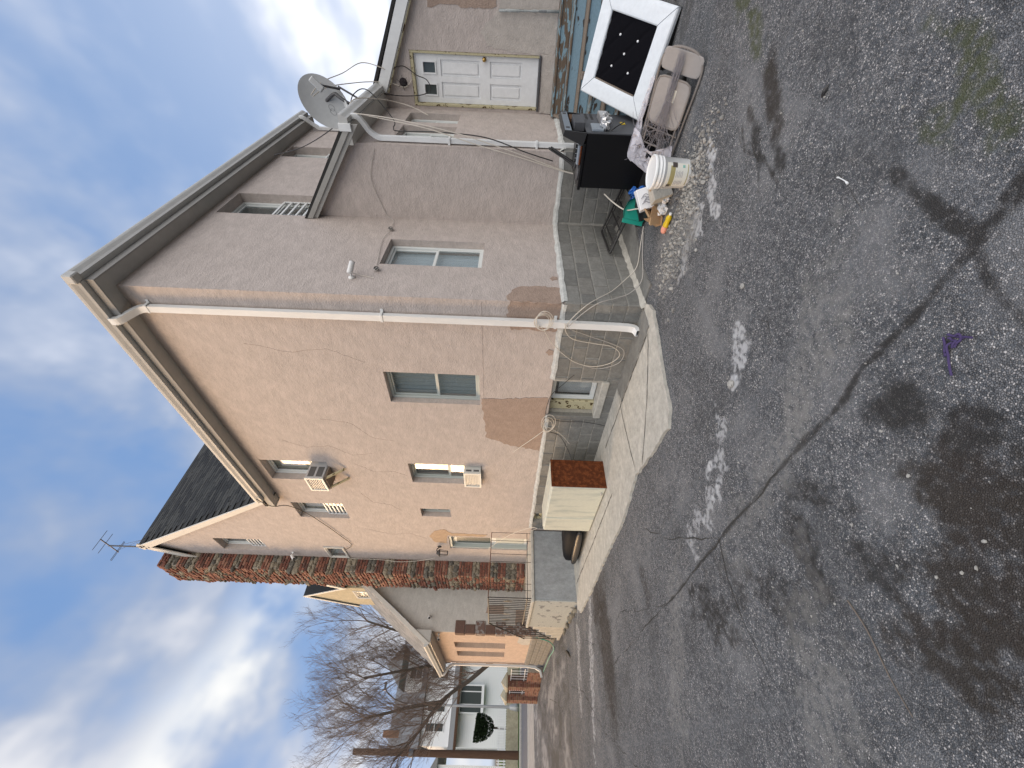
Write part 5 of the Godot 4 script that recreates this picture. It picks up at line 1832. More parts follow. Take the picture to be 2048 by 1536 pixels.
func build_street():
	var st := mb()
	box(st, Vector3(-33.6, -0.129, -80), Vector3(-24.9, -0.10, 80))
	structure("street", fin(st, M.street_asphalt))
	st = mb()
	box(st, Vector3(-24.7, -0.12, -80), Vector3(-20.62, 0.0, -9.2))
	box(st, Vector3(-24.7, -0.12, -9.18), Vector3(-20.62, -0.004, 11))
	box(st, Vector3(-24.7, -0.12, 11.02), Vector3(-20.62, 0.0, 80))
	structure("sidewalk", fin(st, M.sidewalk))
	st = mb()
	bev(st, Vector3(-24.9, -0.128, -80), Vector3(-24.705, 0.02, 80), 0.03)
	structure("near_kerb", fin(st, M.concrete))
	st = mb()
	bev(st, Vector3(-33.8, -0.128, -80), Vector3(-33.605, 0.03, 80), 0.03)
	structure("far_kerb", fin(st, M.concrete))
	st = mb()
	box(st, Vector3(-35.9, -0.12, -80), Vector3(-33.81, 0.02, 80))
	structure("verge", fin(st, M.lawn))
	st = mb()
	box(st, Vector3(-90, -0.12, -80), Vector3(-36.25, 0.80, 80))
	structure("front_lawn", fin(st, M.lawn))
	st = mb()
	bev(st, Vector3(-36.22, -0.1, -60), Vector3(-35.95, 0.88, 60), 0.02)
	solo("garden_wall", fin(st, M.cream_wall), "long low cream garden wall across the street under the white fence", "wall")
	# white paling fence on the wall
	var f := thing("paling_fence", "white paling fence on top of the cream garden wall", "fence", Vector3(-36.08, 0.88, 0))
	var pale := bevm(Vector3(0.02, 0.62, 0.07), 0.004, M.siding_white)
	for k in 90:
		part("pale", pale, f, Transform3D(Basis.IDENTITY, Vector3(0.022, 0.33, -7.0 + k * 0.15)))
	for y in [0.12, 0.52]:
		st = mb()
		box(st, Vector3(-0.012, y - 0.03, -7.2), Vector3(0.01, y + 0.03, 6.6))
		part("rail", fin(st, M.siding_white), f)
	brick_fence()
	far_houses()
	# street lamp
	var l := thing("street_lamp", "grey steel street lamp with a flared foot across the street", "street lamp", Vector3(-35.0, 0.02, 0.74))
	st = mb()
	lathe(st, [Vector2(0.0, 0), Vector2(0.24, 0), Vector2(0.24, 0.25), Vector2(0.16, 0.62), Vector2(0.11, 0.7), Vector2(0.0, 0.7)], 12)
	part("foot", fin(st, M.galvanised), l)
	part("post", tubem([Vector3(0, 0.6, 0), Vector3(0, 8.2, 0)], 0.10, M.galvanised, 10, 0.055), l)
	part("arm", tubem(curve([Vector3(0, 8.1, 0), Vector3(0.3, 9.0, -0.2), Vector3(0.7, 9.6, -0.55), Vector3(1.0, 9.75, -0.75)], 4), 0.045, M.dark_metal, 6), l)
	st = mb()
	bev(st, Vector3(-0.12, -0.06, -0.42), Vector3(0.12, 0.07, 0.1), 0.03, Transform3D(Basis.IDENTITY, Vector3(1.0, 9.78, -0.75)))
	part("lantern", fin(st, M.dark_metal), l)
	# utility pole
	var u := thing("utility_pole", "tall brown wooden utility pole standing at the far kerb", "utility pole", Vector3(-34.8, 0.02, 3.36))
	part("pole", tubem([Vector3(0, 0, 0), Vector3(0.02, 5.5, 0.02), Vector3(0, 11.3, 0.03)], 0.24, M.pole_wood, 10, 0.17), u)
	part("collar", tubem([Vector3(0.01, 7.2, 0.02), Vector3(0.01, 7.5, 0.02)], 0.24, M.dark_metal, 10), u)
	# clipped bush, flat on top
	var b := thing("clipped_bush", "dark clipped evergreen with a flat top behind the white fence", "bush", Vector3(-37.4, 0.8, 1.78))
	part("stem", tubem([Vector3(0, 0, 0), Vector3(0, 1.1, 0)], 0.07, M.bark, 6), b)
	part("foliage", bush_crown(), b)
	grow_tree("bare_tree", "large leaning bare street tree with dense fine twigs", Vector3(-24.0, 0.0, -1.0), [
		[Vector3(0, 0, 0), Vector3(0, 1.0, 0.3), Vector3(0, 2.0, 0.82), Vector3(0, 3.17, 1.71), Vector3(0.1, 4.05, 2.27), Vector3(0.2, 4.86, 3.02), Vector3(0.3, 5.5, 3.9), Vector3(0.4, 6.5, 5.0)],
		[Vector3(0, 1.1, 0.34), Vector3(-0.2, 2.6, 0.4), Vector3(-0.2, 4.2, 0.8), Vector3(-0.1, 5.9, 1.2), Vector3(0.2, 7.3, 1.5), Vector3(0.3, 8.8, 1.8)],
		[Vector3(0, 1.6, 0.55), Vector3(0.4, 3.2, 0.1), Vector3(0.5, 5.0, 0.0), Vector3(0.5, 7.0, -0.3), Vector3(0.6, 9.2, -0.8)],
		[Vector3(0.15, 4.5, 2.7), Vector3(0.0, 6.0, 2.9), Vector3(-0.2, 7.4, 3.2), Vector3(-0.2, 8.4, 3.4)]], 0.15, 41, 0.92)
	grow_tree("bare_tree", "bare tree at the picture's lower left edge, mostly out of view", Vector3(-40.0, 0.8, 8.0), [
		[Vector3(0, 0, 0), Vector3(0, 3.0, -0.2), Vector3(0, 6.0, -0.5), Vector3(0, 9.0, -1.0), Vector3(0, 12.0, -1.4), Vector3(0, 13.5, -1.6)]], 0.26, 43)

func brick_fence():
	var f := thing("brick_fence", "low brick fence with iron panels and white pyramid caps at the drive's end", "fence", Vector3(-17.1, 0, 1.75))
	f.rotation.y = 0.177
	var shape := bevm(Vector3(0.2, 0.068, 0.03), 0.004, M.brick_1)
	var light := [M.brick_wall_far, M.brick_3, M.brick_wall_far_dark, M.brick_1]
	var dark := light
	for x in [-1.3, 0.15]:
		var st := mb()
		box(st, Vector3(x - 0.19, 0, -0.19), Vector3(x + 0.19, 1.28, 0.19))
		var p := part("pillar", fin(st, M.mortar_old), f)
		brick_skin(p, Transform3D(Basis.IDENTITY, Vector3(x - 0.2, 0.01, 0.195)), 0.4, 1.28, light, shape)
		brick_skin(p, Transform3D(Basis(Vector3(0, 0, -1), Vector3.UP, Vector3(1, 0, 0)), Vector3(x + 0.195, 0.01, 0.2)), 0.4, 1.28, dark, shape)
		st = mb()
		var c := [Vector3(x - 0.26, 1.29, -0.26), Vector3(x + 0.26, 1.29, -0.26), Vector3(x + 0.26, 1.29, 0.26), Vector3(x - 0.26, 1.29, 0.26)]
		var t := Vector3(0, 0.06, 0)
		for k in 4:
			quad(st, c[k], c[k] + t, c[(k + 1) % 4] + t, c[(k + 1) % 4])
			tri(st, c[k] + t, Vector3(x, 1.56, 0), c[(k + 1) % 4] + t)
		quad(st, c[0], c[1], c[2], c[3])
		part("cap", fin(st, M.cream_wall), f)
	for s in [[0.36, 1.5], [-1.09, -0.06]]:
		var st := mb()
		box(st, Vector3(s[0], 0, -0.09), Vector3(s[1], 0.54, 0.09))
		var p := part("low_wall", fin(st, M.mortar_old), f)
		brick_skin(p, Transform3D(Basis.IDENTITY, Vector3(s[0], 0.01, 0.095)), s[1] - s[0], 0.56, light, shape)
		for y in [0.66, 1.18]:
			part("iron_rail", tubem([Vector3(s[0], y, 0), Vector3(s[1], y, 0)], 0.015, M.white_metal, 6), f)
		for k in 9:
			var x := lerpf(s[0] + 0.05, s[1] - 0.05, k / 8.0)
			part("iron_bar", tubem([Vector3(x, 0.55, 0), Vector3(x, 1.2, 0)], 0.011, M.white_metal if k % 2 else M.black_iron, 6), f)

func bush_crown() -> ArrayMesh:
	var st := mb()
	var core := blob(Vector3(0.8, 0.62, 0.84), 77, 0.06, 10, 18)
	# flat top: leaf-sized faces spread through a half ball
	for k in 5200:
		var d := Vector3(rng.randfn(), rng.randfn(), rng.randfn()).normalized()
		var p := d * Vector3(0.82, 1.25, 0.86) * (0.80 + 0.22 * sqrt(rng.randf()))
		if p.y > 0.16:
			p.y = 0.16 - rng.randf() * 0.10
			var r := sqrt(rng.randf())
			var a := rng.randf() * TAU
			p.x = cos(a) * 0.82 * r
			p.z = sin(a) * 0.86 * r
		p += Vector3(0, 2.25 + 0.12 * p.z, 0)
		var q := Basis.from_euler(Vector3(rng.randf() * 6, rng.randf() * 6, rng.randf() * 6))
		var s := rng.randf_range(0.035, 0.075)
		quad(st, p + q * Vector3(-s, 0, 0), p + q * Vector3(0, s * 0.5, 0), p + q * Vector3(s, 0, 0), p + q * Vector3(0, -s * 0.5, 0))
	for k in 900:
		var p := Vector3(rng.randf_range(-0.7, 0.7), rng.randf_range(-0.8, 0.1), rng.randf_range(-0.7, 0.7))
		if (p / Vector3(0.75, 1.0, 0.78)).length() > 0.95:
			continue
		p += Vector3(0, 2.25, 0)
		var q := Basis.from_euler(Vector3(rng.randf() * 6, rng.randf() * 6, rng.randf() * 6))
		var s := 0.14
		quad(st, p + q * Vector3(-s, 0, 0), p + q * Vector3(0, s * 0.6, 0), p + q * Vector3(s, 0, 0), p + q * Vector3(0, -s * 0.6, 0))
	return fin(st, M.hedge)

func twig(st: SurfaceTool, p: Vector3, d: Vector3, length: float, r: float, depth: int, g: RandomNumberGenerator):
	var pts := [p]
	var n := 4 if depth > 1 else 3
	var q := p
	var dir := d
	for k in n:
		dir = (dir + Vector3(g.randf_range(-0.16, 0.16), g.randf_range(-0.03, 0.20), g.randf_range(-0.16, 0.16))).normalized()
		q += dir * length / n
		pts.append(q)
	tube(st, pts, r, 6 if depth > 3 else (4 if depth > 1 else 3), maxf(r * 0.42, 0.0024), false)
	if depth <= 0:
		return
	var kids: int = [0, 3, 4, 4, 5, 6][depth]
	for k in kids:
		var t := lerpf(0.25, 1.0, (k + g.randf() * 0.8) / kids)
		var at: Vector3 = pts[mini(int(t * n), n - 1)].lerp(pts[mini(int(t * n) + 1, n)], t * n - int(t * n))
		var side := dir.cross(Vector3(g.randfn(), g.randfn(), g.randfn())).normalized()
		var nd := (dir * g.randf_range(0.7, 1.0) + side * g.randf_range(0.45, 0.85) + Vector3(0, 0.16, 0)).normalized()
		twig(st, at, nd, length * g.randf_range(0.46, 0.68), maxf(r * 0.48, 0.0034), depth - 1, g)

func grow_tree(called: String, label: String, at: Vector3, limbs: Array, r0: float, seed_: int, reach := 1.0):
	var g := RandomNumberGenerator.new()
	g.seed = seed_
	var t := thing(called, label, "tree", at, "bare street trees")
	var st := mb()
	for k in limbs.size():
		var pts := curve(limbs[k], 3)
		var limb := tubem(pts, r0 if k == 0 else r0 * 0.72, M.bark, 9, 0.05)
		part("trunk" if k == 0 else "limb", limb, t)
		var n := pts.size()
		for j in range(int(n * 0.36), n):
			var d: Vector3 = (pts[mini(j + 1, n - 1)] - pts[maxi(j - 1, 0)]).normalized()
			for q in (2 if j < n - 1 else 3):
				var side := d.cross(Vector3(g.randfn(), g.randfn(), g.randfn())).normalized()
				var nd := (d * 0.55 + side * 0.8 + Vector3(0, 0.45, 0)).normalized()
				twig(st, pts[j], nd, g.randf_range(1.9, 2.9) * reach, 0.026, 4, g)
	part("branches", fin(st, M.twig), t)

func far_window(parent: Node, x: float, y: float, z: float, w: float, h: float):
	var xf := facing_x(x, y, z)
	var st := mb()
	bev(st, Vector3(-w / 2 - 0.08, -0.08, 0.0), Vector3(w / 2 + 0.08, h + 0.08, 0.05), 0.01)
	var o := part("window", fin(st, M.siding_white), parent, xf)
	st = mb()
	box(st, Vector3(-w / 2, h * 0.52, 0.05), Vector3(w / 2, h, 0.06))
	part("pane", fin(st, M.far_window), o)
	st = mb()
	box(st, Vector3(-w / 2, 0, 0.05), Vector3(w / 2, h * 0.48, 0.06))
	part("pane", fin(st, M.far_window), o)

func siding(parent: Node, x: float, z0: float, z1: float, y0: float, y1: float):
	# lapped boards, each tilted out at its foot
	var n := int((y1 - y0) / 0.18)
	var st := mb()
	bev(st, Vector3(-0.012, -0.09, z0), Vector3(0.012, 0.095, z1), 0.003, Transform3D(Basis.from_euler(Vector3(0, 0, 0.09)), Vector3.ZERO))
	var m := fin(st, M.siding_white)
	for k in n:
		part("siding_board", m, parent, Transform3D(Basis.IDENTITY, Vector3(x + 0.02, y0 + 0.09 + k * 0.18, 0)))

func far_houses():
	var h := thing("white_house", "white sided two storey house with grey roof across the street", "house", Vector3(-42, 0.8, 0))
	var st := mb()
	box(st, Vector3(-8.5, 0, -10), Vector3(0, 7.2, 2.75))
	part("wall", fin(st, M.siding_white), h)
	siding(h, 0.0, -10, 2.75, 0.0, 4.0)
	siding(h, 0.0, -10, 2.75, 4.7, 7.2)
	# pent roof between the storeys
	st = mb()
	extrude(st, poly([Vector2(0, 4.75), Vector2(0.95, 4.2), Vector2(0.95, 4.08), Vector2(0, 4.08)]), 13.2, Transform3D(Basis.IDENTITY, Vector3(0, 0, 3.0)))
	part("pent_roof", fin(st, M.shingle_grey_0), h)
	st = mb()
	bev(st, Vector3(0.955, 4.02, -10.2), Vector3(1.02, 4.24, 3.0), 0.01)
	part("pent_gutter", fin(st, M.pole_wood), h)
	# bay window
	st = mb()
	bev(st, Vector3(0.045, 1.95, -1.4), Vector3(0.62, 4.06, 0.62), 0.02)
	var bay := part("bay", fin(st, M.siding_white), h)
	for w in [[-1.28, -0.92], [-0.84, -0.02], [0.22, 0.54]]:
		st = mb()
		box(st, Vector3(0.621, 2.2, w[0]), Vector3(0.635, 3.95, w[1]))
		part("pane", fin(st, M.far_window), bay)
	far_window(h, 0.05, 5.3, 0.23, 0.55, 1.45)
	far_window(h, 0.05, 5.3, 1.55, 0.5, 1.45)
	far_window(h, 0.05, 5.3, -2.2, 0.7, 1.45)
	far_window(h, 0.05, 2.0, -3.6, 0.7, 1.5)
	# roof with a cross gable
	st = mb()
	extrude(st, poly([Vector2(-9.0, 7.1), Vector2(0.5, 7.1), Vector2(-4.2, 10.5)]), 13.4, Transform3D(Basis.IDENTITY, Vector3(0, 0, 3.05)))
	part("roof", fin(st, M.shingle_grey_2), h)
	st = mb()
	box(st, Vector3(-2.6, 7.2, -3.6), Vector3(-0.2, 9.0, -0.9))
	part("dormer", fin(st, M.siding_white), h)
	st = mb()
	extrude(st, poly([Vector2(-3.8, 9.0), Vector2(-0.7, 9.0), Vector2(-2.25, 10.3)]), 3.0, Transform3D(Basis(Vector3(0, 0, 1), Vector3.UP, Vector3(-1, 0, 0)), Vector3(0.1, 0, 0)))
	part("dormer_roof", fin(st, M.shingle_grey_1), h)
	far_window(h, -0.19, 7.7, -2.2, 0.8, 1.0)
	st = mb()
	bev(st, Vector3(-3.2, 7.5, 1.65), Vector3(-2.6, 10.75, 2.15), 0.01)
	part("chimney", fin(st, M.brick_wall_far), h)
	var h2 := thing("white_house", "pale house at the picture's lower left edge behind the utility pole", "house", Vector3(-44, 0.8, 8.4))
	st = mb()
	box(st, Vector3(-8, 0, -4.6), Vector3(0, 5.6, 4))
	part("wall", fin(st, M.siding_white), h2)
	siding(h2, 0.0, -4.6, 4.0, 0.0, 5.6)
	far_window(h2, 0.05, 1.6, -3.9, 0.5, 1.4)
	far_window(h2, 0.05, 3.6, -3.9, 0.5, 1.2)
	st = mb()
	extrude(st, poly([Vector2(-5.0, 5.6), Vector2(5.0, 5.6), Vector2(0, 8.6)]), 8.8, Transform3D(Basis(Vector3(0, 0, -1), Vector3.UP, Vector3(1, 0, 0)), Vector3(0.4, 0, -0.3)))
	part("roof", fin(st, M.shingle_grey_1), h2)

func build_unseen_neighbour():
	# unseen house added to keep the low sun off the long wall's near end
	var h := thing("unseen_neighbour_house", "unseen cream house across the drive, placed to shade the near wall", "house", Vector3(-9.8, 0, 11.2))
	var st := mb()
	box(st, Vector3(-3.7, 0, -3.2), Vector3(4.2, 6.6, 3.2))
	part("wall", fin(st, M.stucco_cream), h)
	st = mb()
	extrude(st, poly([Vector2(-3.6, 6.62), Vector2(3.6, 6.62), Vector2(0, 10.0)]), 8.4, Transform3D(Basis(Vector3(0, 0, -1), Vector3.UP, Vector3(1, 0, 0)), Vector3(4.4, 0, 0)))
	part("roof", fin(st, M.roof_felt), h)
	for x in [-2.2, 0.0, 2.2]:
		for y in [1.0, 4.0]:
			window(h, Transform3D(Basis(Vector3(-1, 0, 0), Vector3.UP, Vector3(0, 0, -1)), Vector3(x, y, -3.2)), 0.9, 1.4, -0.065, "blind")
	grow_tree("bare_tree", "bare yard tree behind the viewer, seen only mirrored in the windows", Vector3(-8.6, 0.0, 6.9), [
		[Vector3(0, 0, 0), Vector3(0, 1.5, 0.1), Vector3(-0.2, 3.0, 0.2), Vector3(-0.5, 5.0, 0.3), Vector3(-0.6, 7.0, 0.3)], [Vector3(-0.1, 1.8, 0.1), Vector3(-0.9, 3.2, 0.3), Vector3(-1.6, 5.0, 0.5), Vector3(-2.0, 6.6, 0.7)]], 0.13, 47, 0.42)

# ---------------------------------------------------------------- things lying in the yard

func build_yard_things():
	wooden_stairs()
	fridge()
	black_seat()
	kitchen_range()
	headboard()
	folding_chair()
	paint_bucket()
	rubbish()
	metal_rack()
	small_litter()

func wooden_stairs():
	var s := thing("wooden_stairs", "wooden stairs with peeling blue paint below the white door", "stairs", Vector3(2.9, 0, -3.6))
	var o := Vector3(-2.9, 0, 3.6)
	var y := 1.16
	var z := -4.02
	var st := mb()
	bev(st, Vector3(1.15, 1.125, -4.32), Vector3(4.6, 1.16, -4.0), 0.006, Transform3D(Basis.IDENTITY, o))
	part("landing_board", fin(st, M.peeling_wood), s)
	for k in 6:
		st = mb()
		bev(st, Vector3(1.16, y - 0.18, z - 0.025), Vector3(4.6, y - 0.036, z), 0.004, Transform3D(Basis.IDENTITY, o))
		part("riser", fin(st, M.peeling_wood if k == 0 else M.blue_wood), s)
		st = mb()
		bev(st, Vector3(1.15, y - 0.215, z - 0.02), Vector3(4.6, y - 0.182, z + 0.27), 0.008, Transform3D(Basis.IDENTITY, o), 0.003)
		if k < 5:
			part("tread", fin(st, M.raw_wood if k % 2 else M.peeling_wood), s)
		y -= 0.18
		z += 0.25
	for x in [1.2, 3.0, 4.5]:
		st = mb()
		extrude(st, poly([Vector2(4.02, 0), Vector2(4.02, 1.12), Vector2(4.0, 1.12), Vector2(2.75, 0.14), Vector2(2.75, 0)]), 0.04, Transform3D(Basis(Vector3(0, 0, -1), Vector3.UP, Vector3(1, 0, 0)), o + Vector3(x, 0, 0)))
		part("stringer", fin(st, M.raw_wood), s)
	# a loose turned baluster standing on the landing against the wall
	st = mb()
	lathe(st, [Vector2(0, 0), Vector2(0.02, 0.0), Vector2(0.02, 0.30), Vector2(0.012, 0.32), Vector2(0.022, 0.37), Vector2(0.014, 0.44), Vector2(0.011, 0.47), Vector2(0.017, 0.53), Vector2(0.013, 0.6), Vector2(0.02, 0.62), Vector2(0.02, 0.94), Vector2(0, 0.94)], 10)
	var b := solo("loose_baluster", fin(st, M.whitewash_worn), "thin white turned baluster leaning on the wall right of the door", "baluster", Vector3(2.52, 1.162, -4.265))
	b.rotation.z = 0.02

func fridge():
	var f := thing("refrigerator", "white refrigerator lying on its side with a rusty underside", "refrigerator", Vector3(-3.78, 0.036, 0.70))
	var st := mb()
	bev(st, Vector3(-0.84, 0, -0.25), Vector3(0.81, 0.92, 0.20), 0.012)
	part("body", fin(st, M.enamel_worn), f)
	st = mb()
	bev(st, Vector3(-0.30, 0.006, 0.203), Vector3(0.81, 0.914, 0.265), 0.018)
	var d := part("main_door", fin(st, M.enamel_worn), f)
	st = mb()
	bev(st, Vector3(0.6, 0.05, 0.266), Vector3(0.68, 0.075, 0.285), 0.006)
	part("hinge", fin(st, M.galvanised), d)
	st = mb()
	bev(st, Vector3(-0.84, 0.006, 0.203), Vector3(-0.308, 0.914, 0.265), 0.018)
	part("freezer_door", fin(st, M.enamel_worn), f)
	st = mb()
	pierced(st, poly([Vector2(-0.26, 0.0), Vector2(0.255, 0.0), Vector2(0.255, 0.92), Vector2(-0.26, 0.92)]), [rect(-0.22, 0.04, 0.215, 0.88)], 0.02, facing_x(0.832, 0, 0))
	part("base_rim", fin(st, M.rust), f)
	st = mb()
	box(st, Vector3(0.812, 0.04, -0.22), Vector3(0.816, 0.88, 0.215))
	part("base_plate", fin(st, M.rust), f)

func soft_box(st: SurfaceTool, c: Vector3, h: Vector3, power := 4.0, xf := Transform3D.IDENTITY, rings := 12, segs := 20):
	# a cushion: a rounded box
	var grid := []
	for i in rings + 1:
		var row := []
		var th := PI * i / rings
		for j in segs:
			var ph := TAU * j / segs
			var d := Vector3(sin(th) * cos(ph), cos(th), sin(th) * sin(ph))
			var k := pow(pow(absf(d.x), power) + pow(absf(d.y), power) + pow(absf(d.z), power), -1.0 / power)
			row.append(xf * (c + d * k * h))
		grid.append(row)
	st.set_smooth_group(0)
	for i in rings:
		for j in segs:
			var j2 := (j + 1) % segs
			if i > 0:
				tri(st, grid[i][j], grid[i + 1][j2], grid[i][j2])
			if i < rings - 1 or true:
				tri(st, grid[i][j], grid[i + 1][j], grid[i + 1][j2])
	st.set_smooth_group(-1)

func black_seat():  # a black padded seat of unclear kind, modelled as cushions
	var s := thing("black_padded_seat", "black padded seat lying on the apron behind the refrigerator", "armchair", Vector3(-5.55, 0.036, 0.78))
	var st := mb()
	soft_box(st, Vector3(0.02, 0.20, -0.02), Vector3(0.80, 0.20, 0.20), 4.0, Transform3D(Basis.from_euler(Vector3(0, 0, 0.10)), Vector3.ZERO))
	part("cushion", fin(st, M.black_leather), s)
	st = mb()
	soft_box(st, Vector3(0.38, 0.33, -0.05), Vector3(0.42, 0.12, 0.17), 3.5, Transform3D(Basis.from_euler(Vector3(0, 0, -0.05)), Vector3.ZERO))
	part("back_pad", fin(st, M.black_leather), s)
	st = mb()
	soft_box(st, Vector3(0.1, 0.14, 0.20), Vector3(0.72, 0.07, 0.05), 3.5, Transform3D(Basis.from_euler(Vector3(0, 0.05, 0.04)), Vector3.ZERO))
	part("arm_bar", fin(st, M.black_plastic), s)

func kitchen_range():
	var r := thing("kitchen_range", "black kitchen range with its stripped back showing, beside the lean-to", "stove", Vector3(1.33, 0, -1.66))
	var o := Vector3(-1.33, 0, 1.66)
	var xf := Transform3D(Basis.IDENTITY, o)
	var st := mb()
	bev(st, Vector3(1.0, 0.03, -2.11), Vector3(1.63, 0.885, -1.21), 0.006, xf)
	part("body", fin(st, M.black_enamel), r)
	st = mb()
	bev(st, Vector3(0.97, 0.888, -2.12), Vector3(1.52, 0.925, -1.20), 0.008, xf)
	part("cooktop", fin(st, M.black_enamel), r)
	for x in [1.06, 1.57]:
		for z in [-2.05, -1.27]:
			part("foot", tubem([o + Vector3(x, 0.0, z), o + Vector3(x, 0.031, z)], 0.02, M.black_plastic, 8), r)
	# backguard: leaning front, straight back
	st = mb()
	extrude(st, poly([Vector2(1.50, 0.927), Vector2(1.64, 0.90), Vector2(1.66, 1.17), Vector2(1.60, 1.19), Vector2(1.545, 1.05)]), 0.03, xf * Transform3D(Basis.IDENTITY, Vector3(0, 0, -1.20)))
	extrude(st, poly([Vector2(1.50, 0.927), Vector2(1.64, 0.90), Vector2(1.66, 1.17), Vector2(1.60, 1.19), Vector2(1.545, 1.05)]), 0.03, xf * Transform3D(Basis.IDENTITY, Vector3(0, 0, -2.09)))
	quad(st, o + Vector3(1.60, 1.19, -1.22), o + Vector3(1.60, 1.19, -2.1), o + Vector3(1.545, 1.05, -2.1), o + Vector3(1.545, 1.05, -1.22))
	quad(st, o + Vector3(1.545, 1.05, -1.22), o + Vector3(1.545, 1.05, -2.1), o + Vector3(1.50, 0.927, -2.1), o + Vector3(1.50, 0.927, -1.22))
	quad(st, o + Vector3(1.66, 1.172, -1.22), o + Vector3(1.66, 1.172, -2.1), o + Vector3(1.60, 1.188, -2.1), o + Vector3(1.60, 1.188, -1.22))
	part("backguard", fin(st, M.black_plastic), r)
	# the stripped back: grey sheet, a bright strip, boxes, slots and crumpled foil
	st = mb()
	box(st, Vector3(1.632, 0.05, -2.10), Vector3(1.645, 0.90, -1.22), xf)
	var back := part("back_sheet", fin(st, M.range_grey), r)
	st = mb()
	bev(st, Vector3(1.645, 1.085, -2.07), Vector3(1.662, 1.165, -1.235), 0.003, xf)
	part("bright_strip", fin(st, M.range_galvanised), back)
	for z in [-1.98, -1.33]:
		st = mb()
		bev(st, Vector3(1.662, 1.105, z - 0.03), Vector3(1.667, 1.15, z + 0.03), 0.002, xf)
		part("bracket", fin(st, M.dark_metal), back)
	st = mb()
	bev(st, Vector3(1.60, 0.905, -1.80), Vector3(1.70, 1.04, -1.42), 0.006, xf)
	part("relay_box", fin(st, M.range_grey), back)
	st = mb()
	bev(st, Vector3(1.59, 0.92, -2.06), Vector3(1.64, 1.06, -1.85), 0.006, xf)
	part("transformer", fin(st, M.brown_wood), back)
	for k in 4:
		for c in 2:
			st = mb()
			bev(st, Vector3(1.6455, 0.75 + c * 0.07, -2.06 + k * 0.07), Vector3(1.648, 0.785 + c * 0.07, -2.02 + k * 0.07), 0.001, xf)
			part("slot", fin(st, M.dark_gap), back)
	st = mb()
	bev(st, Vector3(1.646, 0.69, -1.52), Vector3(1.675, 0.83, -1.26), 0.004, xf)
	part("terminal_plate", fin(st, M.range_galvanised), back)
	st = mb()
	bev(st, Vector3(1.647, 0.58, -1.90), Vector3(1.73, 0.70, -1.62), 0.006, xf)
	part("duct_box", fin(st, M.foil), back)
	for k in 5:
		var lump := blob(Vector3(0.05, 0.045, 0.075), 120 + k, 0.5, 6, 9)
		part("crumpled_foil", fin(lump, M.foil), back, Transform3D(Basis.from_euler(Vector3(k, k * 2.1, k)), o + Vector3(1.70, 0.67 - 0.012 * k, -1.32 - 0.10 * k)))
	part("cord", tubem(curve([o + Vector3(1.66, 0.60, -1.27), o + Vector3(1.69, 0.55, -1.3), o + Vector3(1.70, 0.45, -1.45), o + Vector3(1.68, 0.38, -1.62)], 5), 0.008, M.black_cable, 6), back)
	st = mb()
	bev(st, Vector3(1.647, 0.36, -1.72), Vector3(1.652, 0.42, -1.62), 0.001, xf)
	part("yellow_tag", fin(st, M.yellow_plastic), back)
	# burners and a row of knobs on the cooktop
	st = mb()
	bev(st, Vector3(1.26, 0.927, -1.46), Vector3(1.49, 0.975, -1.25), 0.008, xf)
	part("burner_box", fin(st, M.range_galvanised), r)
	for k in 4:
		part("coil", tubem([o + Vector3(1.29 + 0.055 * k, 0.976, -1.34), o + Vector3(1.29 + 0.055 * k, 0.998, -1.34)], 0.022, M.black_plastic, 10), r)
	st = mb()
	bev(st, Vector3(1.27, 0.93, -1.245), Vector3(1.49, 0.95, -1.215), 0.004, xf)
	part("rusty_strip", fin(st, M.rust), r)
	for p in [[1.15, -1.75], [1.38, -1.8], [1.13, -1.38]]:
		st = mb()
		lathe(st, [Vector2(0, 0.925), Vector2(0.10, 0.925), Vector2(0.10, 0.935), Vector2(0.085, 0.94), Vector2(0.03, 0.938), Vector2(0, 0.938)], 18, xf * Transform3D(Basis.IDENTITY, Vector3(p[0], 0, p[1])))
		part("burner", fin(st, M.dark_metal), r)
	# the bundle of folded black poles stuck behind it
	var b := thing("black_pole_bundle", "bundle of thin black poles sticking up from the range's top", "poles", Vector3(1.16, 0.925, -1.72))
	for k in 6:
		var d := Vector3(0.13, 0.36, -0.22) + Vector3(rng.randf_range(-0.02, 0.02), rng.randf_range(-0.02, 0.02), 0.05 * (k % 3))
		part("pole", tubem([Vector3(0.02 * (k % 3) - 0.06, 0.012, 0.035 * (k / 3)), d + Vector3(0.02 * (k % 3) - 0.05, 0, 0.02 * (k / 3))], 0.011, M.black_plastic, 7), b)

